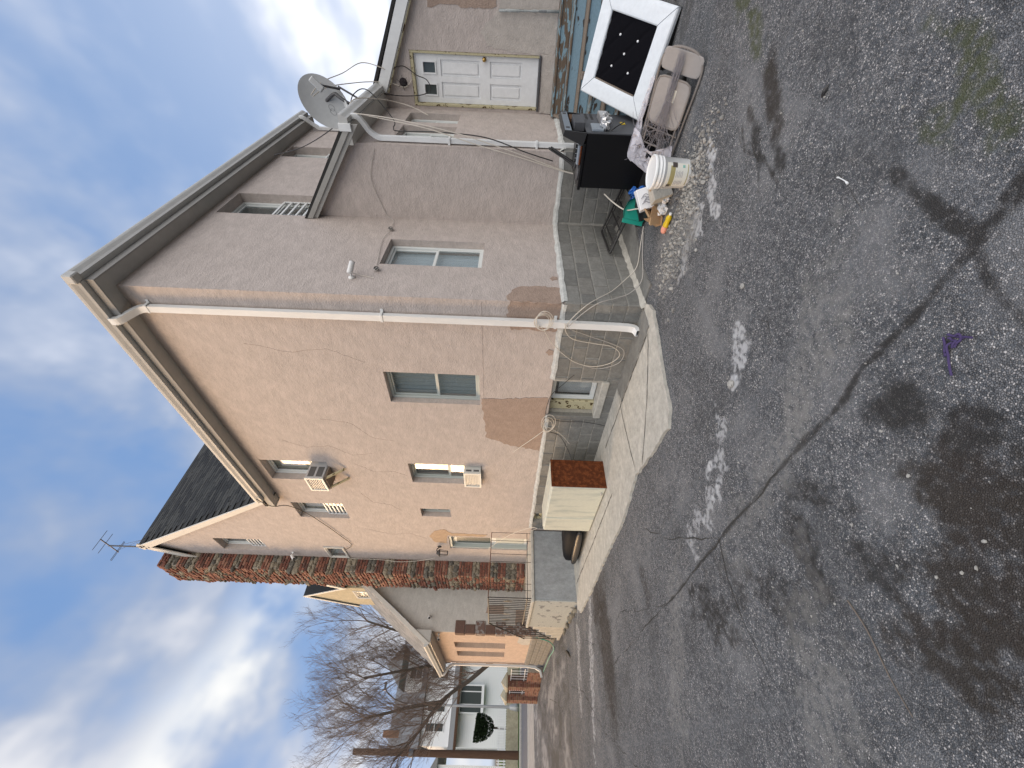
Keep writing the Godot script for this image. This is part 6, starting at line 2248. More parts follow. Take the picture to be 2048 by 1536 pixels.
func headboard():
	# a square padded panel leaning back on the stairs: white frame, black buttoned middle
	var c := Vector3(2.775, 0.012, -1.62)
	var u := Vector3(-0.989, 0.140, -0.033).normalized()
	var v := Vector3(0.163, 0.571, -0.805)
	v = (v - u * v.dot(u)).normalized()
	var n := v.cross(u).normalized()
	var t := thing("padded_headboard", "square padded headboard with white frame and black buttoned middle", "headboard", c)
	t.transform = Transform3D(Basis(u, v, u.cross(v)), c)
	var flip := u.cross(v).dot(Vector3(0.3, 0.6, 0.8)) > 0.0
	var s := 1.0 if flip else -1.0
	var w := 1.10
	var h := 1.17
	var b := 0.205
	var f := 0.055 * s
	var st := mb()
	box(st, Vector3(0.0, 0.0, minf(-0.07 * s, -0.002 * s)), Vector3(w, h, maxf(-0.07 * s, -0.002 * s)))
	part("backing", fin(st, M.black_leather), t)
	# four mitred padded rails
	var outer := [Vector2(0, 0), Vector2(w, 0), Vector2(w, h), Vector2(0, h)]
	var inner := [Vector2(b, b), Vector2(w - b, b), Vector2(w - b, h - b), Vector2(b, h - b)]
	for k in 4:
		var p: Vector2 = outer[k]
		var q: Vector2 = outer[(k + 1) % 4]
		var qi: Vector2 = inner[(k + 1) % 4]
		var pi: Vector2 = inner[k]
		var along := (q - p).normalized()
		var gap := 0.005
		p += along * gap
		pi += along * gap
		q -= along * gap
		qi -= along * gap
		st = mb()
		var rows := [[0.0, 0.0], [0.0, 0.7], [0.06, 0.95], [0.2, 1.0], [0.8, 1.0], [0.94, 0.95], [1.0, 0.75], [1.0, 0.0]]
		for j in rows.size() - 1:
			var a0 := p.lerp(pi, rows[j][0])
			var a1 := q.lerp(qi, rows[j][0])
			var b0 := p.lerp(pi, rows[j + 1][0])
			var b1 := q.lerp(qi, rows[j + 1][0])
			var z0: float = f * rows[j][1]
			var z1: float = f * rows[j + 1][1]
			quad(st, Vector3(a0.x, a0.y, z0), Vector3(b0.x, b0.y, z1), Vector3(b1.x, b1.y, z1), Vector3(a1.x, a1.y, z0))
		for e in [[p, pi], [q, qi]]:
			quad(st, Vector3(e[0].x, e[0].y, 0), Vector3(e[1].x, e[1].y, 0), Vector3(e[1].x, e[1].y, f * 0.97), Vector3(e[0].x, e[0].y, f * 0.97))
		part("frame_rail", fin(st, M.white_leather), t)
	# buttoned middle: a cushion drawn in along the quilting
	st = mb()
	st.set_smooth_group(0)
	var nx := 36
	var btn := [Vector2(0.5, 0.5), Vector2(0.27, 0.3), Vector2(0.27, 0.7), Vector2(0.73, 0.3), Vector2(0.73, 0.7)]
	var pt := func(i: int, j: int) -> Vector3:
		var a := Vector2(float(i) / nx, float(j) / nx)
		var p: Vector2 = Vector2(lerpf(b, w - b, a.x), lerpf(b, h - b, a.y))
		var fold := minf(absf(fposmod(a.x * 2.17 + a.y * 2.5 + 0.165, 1.0) - 0.5), absf(fposmod(a.x * 2.17 - a.y * 2.5 + 0.665, 1.0) - 0.5))
		var z := 0.018 + 0.010 * smoothstep(0.0, 0.16, fold)
		for q in btn:
			z -= 0.008 * exp(-(a - q).length_squared() / 0.002)
		return Vector3(p.x, p.y, z * s)
	for i in nx:
		for j in nx:
			quad(st, pt.call(i, j), pt.call(i, j + 1), pt.call(i + 1, j + 1), pt.call(i + 1, j))
	part("quilted_middle", fin(st, M.black_velvet), t)
	var bead := SphereMesh.new()
	bead.radius = 0.014
	bead.height = 0.028
	bead.radial_segments = 12
	bead.rings = 6
	bead.material = M.crystal
	for q in btn:
		part("button", bead, t, Transform3D(Basis.IDENTITY, Vector3(lerpf(b, w - b, q.x), lerpf(b, h - b, q.y), 0.024 * s)))
	# a stained bare strip where the white cover is torn along the inner edge
	st = mb()
	bev(st, Vector3(w - b - 0.012, b + 0.02, 0.02 * s if s > 0 else -0.05), Vector3(w - b + 0.002, h - b - 0.02, 0.05 if s > 0 else -0.02), 0.003)
	part("bare_edge", fin(st, M.raw_wood), t)
	# the plank it stands on and a post behind it
	var pl := thing("brown_plank", "brown plank under the lower corner of the padded headboard", "plank", Vector3(2.95, 0.0, -1.78))
	st = mb()
	bev(st, Vector3(-0.5, 0.0, -0.05), Vector3(0.5, 0.05, 0.05), 0.005, Transform3D(Basis.from_euler(Vector3(0, -0.35, 0.12)), Vector3(0.35, 0.05, -0.03)))
	part("board", fin(st, M.brown_wood), pl)
	var po := thing("stair_post", "weathered newel post behind the padded headboard", "post", Vector3(1.95, 0, -2.80))
	st = mb()
	bev(st, Vector3(-0.045, 0, -0.045), Vector3(0.045, 0.86, 0.045), 0.006)
	part("shaft", fin(st, M.raw_wood), po)

func folding_chair():
	# folded flat and leaning back on its long side, wrapped in torn plastic
	var c := Vector3(2.52, 0.016, -0.38)
	var u := Vector3(-0.985, 0.0, -0.17).normalized()      # from the top of the back to the feet
	var v := Vector3(-0.03, 0.72, -0.69)
	v = (v - u * v.dot(u)).normalized()                    # from the side on the ground to the upper side
	var n := u.cross(v).normalized()
	if n.dot(Vector3(0.3, 0.6, 0.8)) < 0.0:
		n = -n
	var t := thing("folding_chair", "tan metal folding chair, folded and tangled in torn plastic wrap", "chair", c)
	var at := func(a: float, b: float, d: float) -> Vector3: return u * a + v * b + n * d
	var w := 0.45
	# front frame: a long hairpin round the back
	part("frame_tube", tubem(curve([at.call(0.98, 0.02, 0.0), at.call(0.55, 0.012, 0.0), at.call(0.16, 0.0, 0.0), at.call(0.05, 0.05, 0.0), at.call(0.0, 0.14, 0.0), at.call(0.0, w - 0.14, 0.0), at.call(0.05, w - 0.05, 0.0), at.call(0.16, w, 0.0), at.call(0.55, w - 0.012, 0.0), at.call(1.02, w - 0.02, 0.0)], 6), 0.012, M.chair_tube, 8), t)
	# rear legs
	for b in [0.06, w - 0.06]:
		part("rear_leg", tubem([at.call(0.30, b, 0.028), at.call(0.92, b, 0.03)], 0.010, M.chair_tube, 8), t)
	for a in [0.72, 0.88]:
		part("cross_bar", tubem([at.call(a, 0.03, 0.02), at.call(a, w - 0.03, 0.02)], 0.008, M.chair_tube, 7), t)
	# back panel, bowed
	var st := mb()
	slab_round(st, at, 0.012, 0.20, 0.012, w - 0.012, 0.07, 0.004, 0.008, true)
	part("back_panel", fin(st, M.chair_tan), t)
	st = mb()
	slab_round(st, at, 0.235, 0.66, 0.035, w - 0.035, 0.06, 0.030, 0.012, false)
	part("seat", fin(st, M.chair_tan), t)
	var rim := []
	for k in 33:
		var p := rounded(k / 32.0, 0.235, 0.66, 0.035, w - 0.035, 0.06)
		rim.append(at.call(p.x, p.y, 0.036))
	part("seat_rim", tubem(rim, 0.010, M.chair_tube, 7), t)
	st = mb()
	box_in(st, at, 0.32, 0.43, 0.17, 0.24, 0.0432, 0.0442)
	part("paper_label", fin(st, M.label_cream), t)
	# torn plastic: twisted strands along the chair and a crumpled sheet round the feet
	var wrap := thing("torn_plastic_wrap", "torn translucent plastic wrap and strands round the folding chair's feet", "plastic wrap", c)
	st = mb()
	for k in 46:
		var b0 := rng.randf_range(0.10, 0.33)
		var a0 := rng.randf_range(-0.02, 0.2)
		var a1 := rng.randf_range(0.55, 1.0)
		var b1 := b0 + rng.randf_range(-0.18, 0.18)
		var mid := (b0 + b1) * 0.5
		mid = lerpf(mid, 0.22, 0.75)
		tube(st, curve([at.call(a0, lerpf(b0, 0.25, 0.6), 0.02 + rng.randf() * 0.02), at.call((a0 + a1) * 0.4, mid, 0.058 + rng.randf() * 0.02), at.call((a0 + a1) * 0.65, mid + rng.randf_range(-0.05, 0.05), 0.06 + rng.randf() * 0.02), at.call(a1, b1, 0.04 + rng.randf() * 0.03)], 4), 0.0016, 4)
	part("strands", fin(st, M.plastic_strand), wrap).set_meta("kind", "stuff")
	st = mb()
	for k in 60:
		var p := Vector2(rng.randf_range(0.66, 1.02), rng.randf_range(-0.02, 0.48))
		var q := p + Vector2(rng.randf_range(-0.16, 0.16), rng.randf_range(-0.18, 0.18))
		var m := (p + q) * 0.5 + Vector2(rng.randf_range(-0.06, 0.06), rng.randf_range(-0.06, 0.06))
		tube(st, curve([at.call(p.x, maxf(p.y, 0.01), rng.randf_range(0.02, 0.06)), at.call(m.x, maxf(m.y, 0.01), rng.randf_range(0.03, 0.10)), at.call(q.x, maxf(q.y, 0.01), rng.randf_range(0.02, 0.06))], 4), 0.0018, 4)
	part("tangle", fin(st, M.plastic_strand), wrap).set_meta("kind", "stuff")
	st = mb()
	film_sheet(st, [at.call(0.78, 0.52, 0.05), at.call(1.10, 0.50, 0.02), at.call(1.16, 0.25, 0.05), at.call(1.10, 0.02, 0.04), at.call(0.80, 0.02, 0.06), at.call(0.92, 0.26, 0.075)], 0.035, 301)
	part("film", fin(st, M.plastic_film), wrap)
	st = mb()
	film_sheet(st, [at.call(0.30, 0.50, 0.02), at.call(0.62, 0.53, 0.02), at.call(1.08, 0.56, 0.0), at.call(1.10, 0.44, 0.03), at.call(0.66, 0.46, 0.035), at.call(0.30, 0.46, 0.02)], 0.02, 302)
	part("film", fin(st, M.plastic_film), wrap)
	# what the chair leans on: a black bag stuffed with rubbish
	var bag := thing("rubbish_bag", "black rubbish bag squeezed behind the folding chair", "bag", Vector3(2.02, 0.0, -0.92))
	part("sack", fin(blob(Vector3(0.34, 0.17, 0.24), 201, 0.22, 12, 18), M.black_plastic), bag, Transform3D(Basis.IDENTITY, Vector3(0, 0.135, 0)))

func rounded(t: float, a0: float, a1: float, b0: float, b1: float, r: float) -> Vector2:
	# a point on a rounded rectangle's outline
	var ang := t * TAU
	var d := Vector2(cos(ang), sin(ang))
	var k := pow(pow(absf(d.x), 7.0) + pow(absf(d.y), 7.0), -1.0 / 7.0)
	return Vector2((a0 + a1) / 2 + d.x * k * (a1 - a0) / 2, (b0 + b1) / 2 + d.y * k * (b1 - b0) / 2)

func slab_round(st: SurfaceTool, at: Callable, a0: float, a1: float, b0: float, b1: float, r: float, d0: float, thick: float, bow: bool):
	var n := 32
	st.set_smooth_group(-1)
	for k in n:
		var p := rounded(float(k) / n, a0, a1, b0, b1, r)
		var q := rounded(float(k + 1) / n, a0, a1, b0, b1, r)
		var c := Vector2((a0 + a1) / 2, (b0 + b1) / 2)
		var p2 := c.lerp(p, 0.93)
		var q2 := c.lerp(q, 0.93)
		quad(st, at.call(p.x, p.y, d0 + thick * 0.5), at.call(q.x, q.y, d0 + thick * 0.5), at.call(q2.x, q2.y, d0 + thick), at.call(p2.x, p2.y, d0 + thick))
		tri(st, at.call(p2.x, p2.y, d0 + thick), at.call(q2.x, q2.y, d0 + thick), at.call(c.x, c.y, d0 + thick * (0.6 if bow else 1.05)))
		quad(st, at.call(p.x, p.y, d0), at.call(q.x, q.y, d0), at.call(q.x, q.y, d0 + thick * 0.5), at.call(p.x, p.y, d0 + thick * 0.5))
		tri(st, at.call(q.x, q.y, d0), at.call(p.x, p.y, d0), at.call(c.x, c.y, d0))

func box_in(st: SurfaceTool, at: Callable, a0: float, a1: float, b0: float, b1: float, d0: float, d1: float):
	var p := []
	for d in [d0, d1]:
		for q in [[a0, b0], [a1, b0], [a1, b1], [a0, b1]]:
			p.append(at.call(q[0], q[1], d))
	quad(st, p[4], p[5], p[6], p[7])
	for k in 4:
		quad(st, p[k], p[(k + 1) % 4], p[4 + (k + 1) % 4], p[4 + k])

func film_sheet(st: SurfaceTool, rim: Array, crumple: float, seed_: int):
	# a crumpled sheet spanned over a closed line of points
	var nzz := FastNoiseLite.new()
	nzz.seed = seed_
	nzz.frequency = 7.0
	var c := Vector3.ZERO
	for p in rim:
		c += p
	c /= rim.size()
	var closed := curve(rim + [rim[0]], 5)
	var n := closed.size() - 1
	var rings := 7
	var f := func(i: int, k: int) -> Vector3:
		var p: Vector3 = c.lerp(closed[k % n], float(i) / rings)
		var w := crumple * (1.0 if i < rings else 0.35)
		return p + Vector3(nzz.get_noise_3dv(p * 1.7), nzz.get_noise_3dv(p * 1.7 + Vector3(9, 0, 0)), nzz.get_noise_3dv(p * 1.7 + Vector3(0, 9, 0))) * w * 2.0
	for i in rings:
		for k in n:
			if i > 0:
				tri(st, f.call(i, k), f.call(i + 1, k), f.call(i + 1, k + 1))
			tri(st, f.call(i, k), f.call(i + 1, k + 1), f.call(i, k + 1))

func band(st: SurfaceTool, r0: float, r1: float, y0: float, y1: float, a0: float, a1: float, lift := 0.0015):
	# a label wrapped on a slightly tapering pail
	var n := 12
	for k in n:
		var a := lerpf(a0, a1, float(k) / n)
		var b := lerpf(a0, a1, float(k + 1) / n)
		var ra := lerpf(r0, r1, y0 / 0.37) + lift
		var rb := lerpf(r0, r1, y1 / 0.37) + lift
		quad(st, Vector3(cos(a) * ra, y0, sin(a) * ra), Vector3(cos(a) * rb, y1, sin(a) * rb), Vector3(cos(b) * rb, y1, sin(b) * rb), Vector3(cos(b) * ra, y0, sin(b) * ra))

func paint_bucket():
	var b := thing("paint_bucket", "white lidded plastic pail with a cream and gold label", "bucket", Vector3(1.615, 0, -0.035))
	var st := mb()
	lathe(st, [Vector2(0, 0), Vector2(0.128, 0), Vector2(0.131, 0.006), Vector2(0.1475, 0.27), Vector2(0.153, 0.272), Vector2(0.154, 0.28), Vector2(0.1485, 0.284), Vector2(0.149, 0.30), Vector2(0.157, 0.302), Vector2(0.158, 0.311), Vector2(0.150, 0.315), Vector2(0.1505, 0.345), Vector2(0, 0.345)], 40)
	part("pail", fin(st, M.bucket_white), b)
	st = mb()
	lathe(st, [Vector2(0.150, 0.338), Vector2(0.161, 0.339), Vector2(0.163, 0.346), Vector2(0.163, 0.362), Vector2(0.158, 0.369), Vector2(0.150, 0.37), Vector2(0.145, 0.362), Vector2(0.13, 0.360), Vector2(0.0, 0.362)], 40)
	part("lid", fin(st, M.bucket_white), b)
	# the printed label faces the viewer
	var mid := atan2(eye.z + 0.035, eye.x - 1.615) + 0.25
	var parts := [["label_sheet", "label_cream", 0.03, 0.25, -0.95, 0.75, 0.001], ["label_band", "label_gold", 0.168, 0.215, -0.72, 0.72, 0.002], ["label_band", "label_gold", 0.034, 0.042, -0.9, 0.6, 0.002], ["label_box", "label_black", 0.15, 0.198, -0.98, -0.62, 0.003], ["label_box", "label_black", 0.186, 0.222, 0.52, 0.74, 0.003], ["label_box", "label_teal", 0.072, 0.096, -0.82, -0.62, 0.003]]
	for k in 5:
		parts.append(["label_line", "label_grey", 0.150 - k * 0.015, 0.155 - k * 0.015, -0.42 + 0.08 * (k % 2), 0.02, 0.002])
	for k in 6:
		parts.append(["label_line", "label_grey", 0.15 - k * 0.014, 0.156 - k * 0.014, 0.24, 0.60 - 0.05 * (k % 3), 0.002])
	for p in parts:
		st = mb()
		band(st, 0.130, 0.1535, p[2], p[3], mid + p[4], mid + p[5], p[6])
		part(p[0], fin(st, M[p[1]]), b)
	# handle lying down
	var pts := []
	for k in 17:
		var a := mid + 1.1 + k / 16.0 * PI
		pts.append(Vector3(cos(a) * 0.165, 0.29 - 0.10 * sin(k / 16.0 * PI), sin(a) * 0.165))
	part("handle", tubem(pts, 0.003, M.galvanised, 6), b)

func rubbish():
	# crushed boxes, a dustpan and blue plastic heaped between the pail and the wall
	var a := thing("white_box", "crumpled white printed carton on the rubbish heap", "box", Vector3(1.16, 0.03, -0.58))
	var st := mb()
	bev(st, Vector3(-0.12, 0, -0.07), Vector3(0.12, 0.24, 0.07), 0.006, Transform3D(Basis.from_euler(Vector3(-0.18, 0.5, 0.35)), Vector3(0.03, 0.02, 0)), 0.012)
	part("carton", fin(st, M.paper), a)
	st = mb()
	for k in 5:
		var p0 := Vector3(-0.05 + 0.02 * k, 0.20 - 0.02 * (k % 3), 0.079)
		tube(st, curve([p0, p0 + Vector3(0.02, -0.04, 0.002), p0 + Vector3(-0.01, -0.08, 0.002), p0 + Vector3(0.02, -0.11, 0.0)], 3), 0.004, 4)
	part("print", fin(st, M.label_grey), a, Transform3D(Basis.from_euler(Vector3(-0.18, 0.5, 0.35)), Vector3(0.03, 0.02, 0)))
	var b := thing("cardboard_box", "torn tan cardboard box lying open in front of the white carton", "box", Vector3(1.05, 0.0, -0.42))
	st = mb()
	bev(st, Vector3(-0.14, 0.0, -0.1), Vector3(0.16, 0.012, 0.1), 0.002, Transform3D(Basis.from_euler(Vector3(0.1, 0.4, 0.05)), Vector3(0, 0.02, 0)), 0.01)
	part("bottom", fin(st, M.card_board), b)
	for p in [[Vector3(-0.13, 0.05, 0.02), Vector3(0.2, 0.5, 1.15), 0.20], [Vector3(0.0, 0.09, 0.10), Vector3(-1.2, 0.35, 0.1), 0.16], [Vector3(-0.02, 0.14, -0.05), Vector3(-0.9, 0.9, 0.5), 0.20], [Vector3(0.08, 0.06, 0.08), Vector3(-0.4, -0.3, 0.9), 0.15]]:
		st = mb()
		bev(st, Vector3(-p[2] * 0.6, -0.004, -0.07), Vector3(p[2] * 0.6, 0.004, 0.07), 0.002, Transform3D(Basis.from_euler(p[1]), p[0]), 0.012)
		part("flap", fin(st, M.card_board), b)
	var g := thing("grey_carton", "grey cardboard carton leaning on the white pail", "box", Vector3(1.36, 0.0, -0.34))
	st = mb()
	bev(st, Vector3(-0.11, 0.0, -0.09), Vector3(0.11, 0.20, 0.09), 0.004, Transform3D(Basis.from_euler(Vector3(-0.15, 0.75, 0.30)), Vector3(0, 0.03, 0)), 0.01)
	part("carton", fin(st, M.concrete), g)
	st = mb()
	bev(st, Vector3(0.02, 0.201, 0.0), Vector3(0.10, 0.206, 0.08), 0.001, Transform3D(Basis.from_euler(Vector3(-0.15, 0.75, 0.30)), Vector3(0, 0.03, 0)))
	part("torn_patch", fin(st, M.card_board), g)
	var paper := thing("crumpled_paper", "crumpled grey packing paper on the ground by the carton", "paper", Vector3(1.17, 0.0, -0.32))
	for k in 6:
		part("wad", fin(blob(Vector3(0.06, 0.045, 0.055) * rng.randf_range(0.7, 1.2), 160 + k, 0.45, 7, 10), M.concrete if k % 2 else M.paper), paper, Transform3D(Basis.from_euler(Vector3(k, k, k)), Vector3(rng.randf_range(-0.10, 0.12), 0.045, rng.randf_range(-0.06, 0.07))))
	# green dustpan standing on its side
	var d := thing("dustpan", "green plastic dustpan standing on its side by the wall", "dustpan", Vector3(0.73, 0.02, -0.86))
	d.rotation = Vector3(0.0, 0.55, -0.16)
	st = mb()
	extrude(st, poly([Vector2(0, 0), Vector2(0.0, 0.27), Vector2(0.10, 0.29), Vector2(0.20, 0.26), Vector2(0.25, 0.20), Vector2(0.27, 0.13), Vector2(0.25, 0.06), Vector2(0.20, 0.01), Vector2(0.10, -0.015)]), 0.006, Transform3D(Basis.IDENTITY, Vector3(0, 0.02, -0.03)))
	part("floor", fin(st, M.green_plastic), d)
	st = mb()
	var rim := [Vector2(0.0, 0.27), Vector2(0.10, 0.29), Vector2(0.20, 0.26), Vector2(0.25, 0.20), Vector2(0.27, 0.13), Vector2(0.25, 0.06), Vector2(0.20, 0.01), Vector2(0.10, -0.015), Vector2(0.0, 0.0)]
	for k in rim.size() - 1:
		var p: Vector2 = rim[k]
		var q: Vector2 = rim[k + 1]
		var hp := 0.015 + 0.05 * p.x / 0.27
		var hq := 0.015 + 0.05 * q.x / 0.27
		quad(st, Vector3(p.x, p.y + 0.02, -0.03), Vector3(q.x, q.y + 0.02, -0.03), Vector3(q.x, q.y + 0.02, -0.03 + hq), Vector3(p.x, p.y + 0.02, -0.03 + hp))
		quad(st, Vector3(p.x, p.y + 0.02, -0.036), Vector3(p.x * 1.02, (p.y - 0.135) * 1.03 + 0.155, -0.03 + hp), Vector3(q.x * 1.02, (q.y - 0.135) * 1.03 + 0.155, -0.03 + hq), Vector3(q.x, q.y + 0.02, -0.036))
	part("wall", fin(st, M.green_plastic), d)
	st = mb()
	bev(st, Vector3(-0.055, 0.018, -0.046), Vector3(0.0, 0.292, -0.036), 0.003)
	part("lip", fin(st, M.green_plastic), d)
	st = mb()
	bev(st, Vector3(0.262, 0.135, -0.03), Vector3(0.37, 0.175, 0.0), 0.01)
	part("handle", fin(st, M.green_plastic), d)
	var bl := thing("blue_plastic_scraps", "crumpled blue plastic scraps between the range and the pail", "plastic scraps", Vector3(0.95, 0.0, -1.0))
	for p in [[-0.17, 0.10, -0.30, 0.07], [0.10, 0.22, -0.02, 0.055], [0.0, 0.15, -0.14, 0.06], [0.14, 0.12, 0.05, 0.06], [-0.08, 0.05, -0.05, 0.08]]:
		part("scrap", fin(blob(Vector3(p[3], p[3] * 0.8, p[3] * 0.9), 180 + int(p[0] * 100), 0.6, 8, 11), M.blue_plastic), bl, Transform3D(Basis.from_euler(Vector3(p[0] * 9, p[1] * 9, 0)), Vector3(p[0], p[1], p[2])))
	part("base_heap", fin(blob(Vector3(0.30, 0.10, 0.30), 190, 0.4, 8, 14), M.black_plastic), bl, Transform3D(Basis.IDENTITY, Vector3(-0.02, 0.05, -0.12)))
	# yellow bottle
	var y := thing("yellow_bottle", "crushed yellow bottle with red label and white cap on the gravel", "bottle", Vector3(1.08, 0.034, -0.065))
	y.rotation = Vector3(0, -0.25, 0)
	var turn := Basis(Vector3.UP, Vector3.RIGHT, Vector3.FORWARD)
	st = mb()
	lathe(st, [Vector2(0, -0.04), Vector2(0.03, -0.04), Vector2(0.034, -0.02), Vector2(0.027, 0.03), Vector2(0.033, 0.07), Vector2(0.022, 0.10), Vector2(0.012, 0.115), Vector2(0, 0.115)], 14, Transform3D(turn, Vector3.ZERO))
	part("bottle_body", fin(st, M.yellow_plastic), y)
	st = mb()
	lathe(st, [Vector2(0, -0.125), Vector2(0.024, -0.125), Vector2(0.033, -0.10), Vector2(0.035, -0.06), Vector2(0.031, -0.041), Vector2(0, -0.041)], 14, Transform3D(turn, Vector3.ZERO))
	part("red_label", fin(st, M.red_label), y)
	st = mb()
	lathe(st, [Vector2(0, 0.112), Vector2(0.016, 0.112), Vector2(0.016, 0.135), Vector2(0, 0.135)], 12, Transform3D(turn, Vector3.ZERO))
	part("cap", fin(st, M.bucket_white), y)

func metal_rack():
	# a black tubular frame leaning on the block wall, its foot under the rubbish
	var r := thing("metal_frame", "black tubular metal bed frame leaning on the grey block wall", "metal frame", Vector3(0.07, 0.0, -1.55))
	var o := Vector3(-0.07, 0, 1.55)
	var a := o + Vector3(0.085, 0.30, -1.20)
	var b := o + Vector3(0.085, 0.33, -1.92)
	var d := Vector3(0.66, -0.29, -0.34)
	var pt := func(s: float, t: float) -> Vector3: return a.lerp(b, s) + d * t
	part("outer_tube", tubem(curve([pt.call(0.0, 1.0), pt.call(0.0, 0.35), pt.call(0.0, 0.06), pt.call(0.06, 0.0), pt.call(0.5, 0.0), pt.call(0.94, 0.0), pt.call(1.0, 0.06), pt.call(1.0, 0.35), pt.call(1.0, 1.0)], 5), 0.017, M.black_iron, 8), r)
	for s in [0.14, 0.86]:
		part("side_rail", tubem([pt.call(s, 0.02), pt.call(s, 1.0)], 0.010, M.black_iron, 6), r)
	for t in [0.16, 0.42, 0.68, 0.94]:
		part("cross_bar", tubem([pt.call(0.0, t), pt.call(1.0, t)], 0.011, M.black_iron, 6), r)
	for k in 16:
		var s := lerpf(0.18, 0.82, k / 15.0)
		part("wire", tubem([pt.call(s, 0.16), pt.call(s, 0.68)], 0.0028, M.black_iron, 4), r)
	var st := mb()
	extrude(st, poly([Vector2(0, 0), Vector2(0.18, 0.0), Vector2(0.16, 0.10), Vector2(0.02, 0.10)]), 0.01, Transform3D(Basis(d.normalized(), (b - a).normalized(), d.normalized().cross((b - a).normalized())), pt.call(0.4, 0.3)))
	part("bracket_plate", fin(st, M.black_iron), r)

func small_litter():
	# a knotted purple cloth strip
	var st := mb()
	for k in 5:
		var pts := []
		var p := Vector2(rng.randf_range(-0.012, 0.018), -0.045 + 0.01 * k)
		for q in 6:
			pts.append(Vector3(p.x, 0.006 + rng.randf() * 0.009, p.y))
			p += Vector2(rng.randf_range(-0.024, 0.020), rng.randf_range(-0.006, 0.030))
		tube(st, curve(pts, 5), 0.0048, 6)
	solo("purple_cloth_strip", fin(st, M.purple_cloth), "knotted purple cloth strip lying on the asphalt near the viewer", "cloth strip", Vector3(2.10, 0, 3.19))
	st = mb()
	tube(st, curve([Vector3(-0.004, 0.007, -0.045), Vector3(0.0, 0.008, 0.0), Vector3(0.0, 0.007, 0.035)], 4), 0.003, 6)
	tube(st, [Vector3(0.0, 0.009, 0.034), Vector3(-0.002, 0.009, 0.05)], 0.006, 7)
	tube(st, [Vector3(-0.006, 0.008, -0.05), Vector3(-0.003, 0.008, -0.04)], 0.005, 7)
	solo("white_plastic_stick", fin(st, M.bucket_white), "short white plastic stick lying on the asphalt", "plastic stick", Vector3(2.327, 0, 2.125))
	solo("thin_twig", tubem(curve([Vector3(-0.02, 0.006, -0.24), Vector3(0.01, 0.008, -0.1), Vector3(0.0, 0.006, 0.08), Vector3(0.015, 0.007, 0.22)], 4), 0.004, M.raw_wood, 5, 0.002), "thin dry twig lying on the open asphalt", "twig", Vector3(0.93, 0, 4.02))
	solo("black_scrap", fin(blob(Vector3(0.03, 0.012, 0.012), 222, 0.3, 5, 8), M.black_plastic), "small black scrap lying on the asphalt right of the pail", "scrap", Vector3(2.62, 0.011, 1.6))
	solo("dark_branch", tubem(curve([Vector3(-0.3, 0.02, -0.1), Vector3(0, 0.03, 0), Vector3(0.25, 0.025, 0.12)], 4), 0.03, M.bark, 6, 0.015), "short dark branch lying on the drive beyond the stoop", "branch", Vector3(-8.6, 0, 2.25))
	# pale lumps of old concrete
	var rock := fin(blob(Vector3(0.035, 0.018, 0.03), 230, 0.35, 6, 9), M.gravel_pale)
	solo("concrete_lump", rock, "flat pale lump of concrete on the asphalt below the downpipe", "stone", Vector3(0.84, 0.012, 2.21))
	solo("concrete_lump", fin(blob(Vector3(0.022, 0.014, 0.02), 231, 0.35, 6, 9), M.gravel_pale), "small pale stone on the asphalt between cracks", "stone", Vector3(1.43, 0.01, 1.75))

# ---------------------------------------------------------------- things fixed to the walls

func build_wall_things():
	air_conditioner("window_air_conditioner", "white window air conditioner on a bracket below the upper window", Vector3(-4.36, 5.31, 0.0), 0.46, 0.36, 0.30, true)
	air_conditioner("window_air_conditioner", "white window air conditioner in the lower window's foot", Vector3(-4.30, 2.215, 0.0), 0.52, 0.34, 0.12, false)
	satellite_dish()
	antenna()
	lantern()
	cameras()
	cables()

func air_conditioner(called: String, label: String, at: Vector3, w: float, h: float, out: float, bracket: bool):
	var a := thing(called, label, "air conditioner", at)
	var st := mb()
	bev(st, Vector3(-w / 2, 0, -0.2), Vector3(w / 2, h, out - 0.02), 0.012)
	part("case", fin(st, M.ac_metal if bracket else M.ac_white), a)
	st = mb()
	pierced(st, poly([Vector2(-w / 2 - 0.005, -0.005), Vector2(w / 2 + 0.005, -0.005), Vector2(w / 2 + 0.005, h + 0.005), Vector2(-w / 2 - 0.005, h + 0.005)]), [rect(-w / 2 + 0.03, 0.03, w / 2 - 0.03, h - 0.03)], 0.025, facing_z(0, 0, out + 0.005))
	part("front_frame", fin(st, M.ac_white), a)
	for k in 9:
		st = mb()
		var y := lerpf(0.035, h - 0.045, k / 8.0)
		box(st, Vector3(-w / 2 + 0.03, y, out - 0.018), Vector3(w / 2 - 0.03, y + 0.012, out - 0.006))
		part("fin", fin(st, M.ac_metal), a)
	for k in 2:
		st = mb()
		bev(st, Vector3(w / 2 + 0.001, 0.04 + k * (h - 0.04) / 2, 0.03), Vector3(w / 2 + 0.004, (k + 1) * (h - 0.04) / 2, maxf(out - 0.05, 0.06)), 0.001)
		part("side_vent", fin(st, M.ac_grille), a)
	if bracket:
		st = mb()
		bev(st, Vector3(-w / 2 + 0.02, -0.04, 0.0), Vector3(w / 2 - 0.02, -0.006, out - 0.03), 0.004)
		part("shelf", fin(st, M.raw_wood), a)
		for x in [-w / 2 + 0.05, w / 2 - 0.06]:
			var p0 := Vector3(x, -0.34, 0.02)
			var p1 := Vector3(x, -0.03, out - 0.06)
			var d := (p1 - p0).normalized()
			st = mb()
			bev(st, Vector3(-0.022, 0, -0.02), Vector3(0.022, p0.distance_to(p1), 0.02), 0.004, Transform3D(Basis(Vector3.RIGHT, d, Vector3.RIGHT.cross(d)), p0))
			part("brace", fin(st, M.jamb_yellow), a)

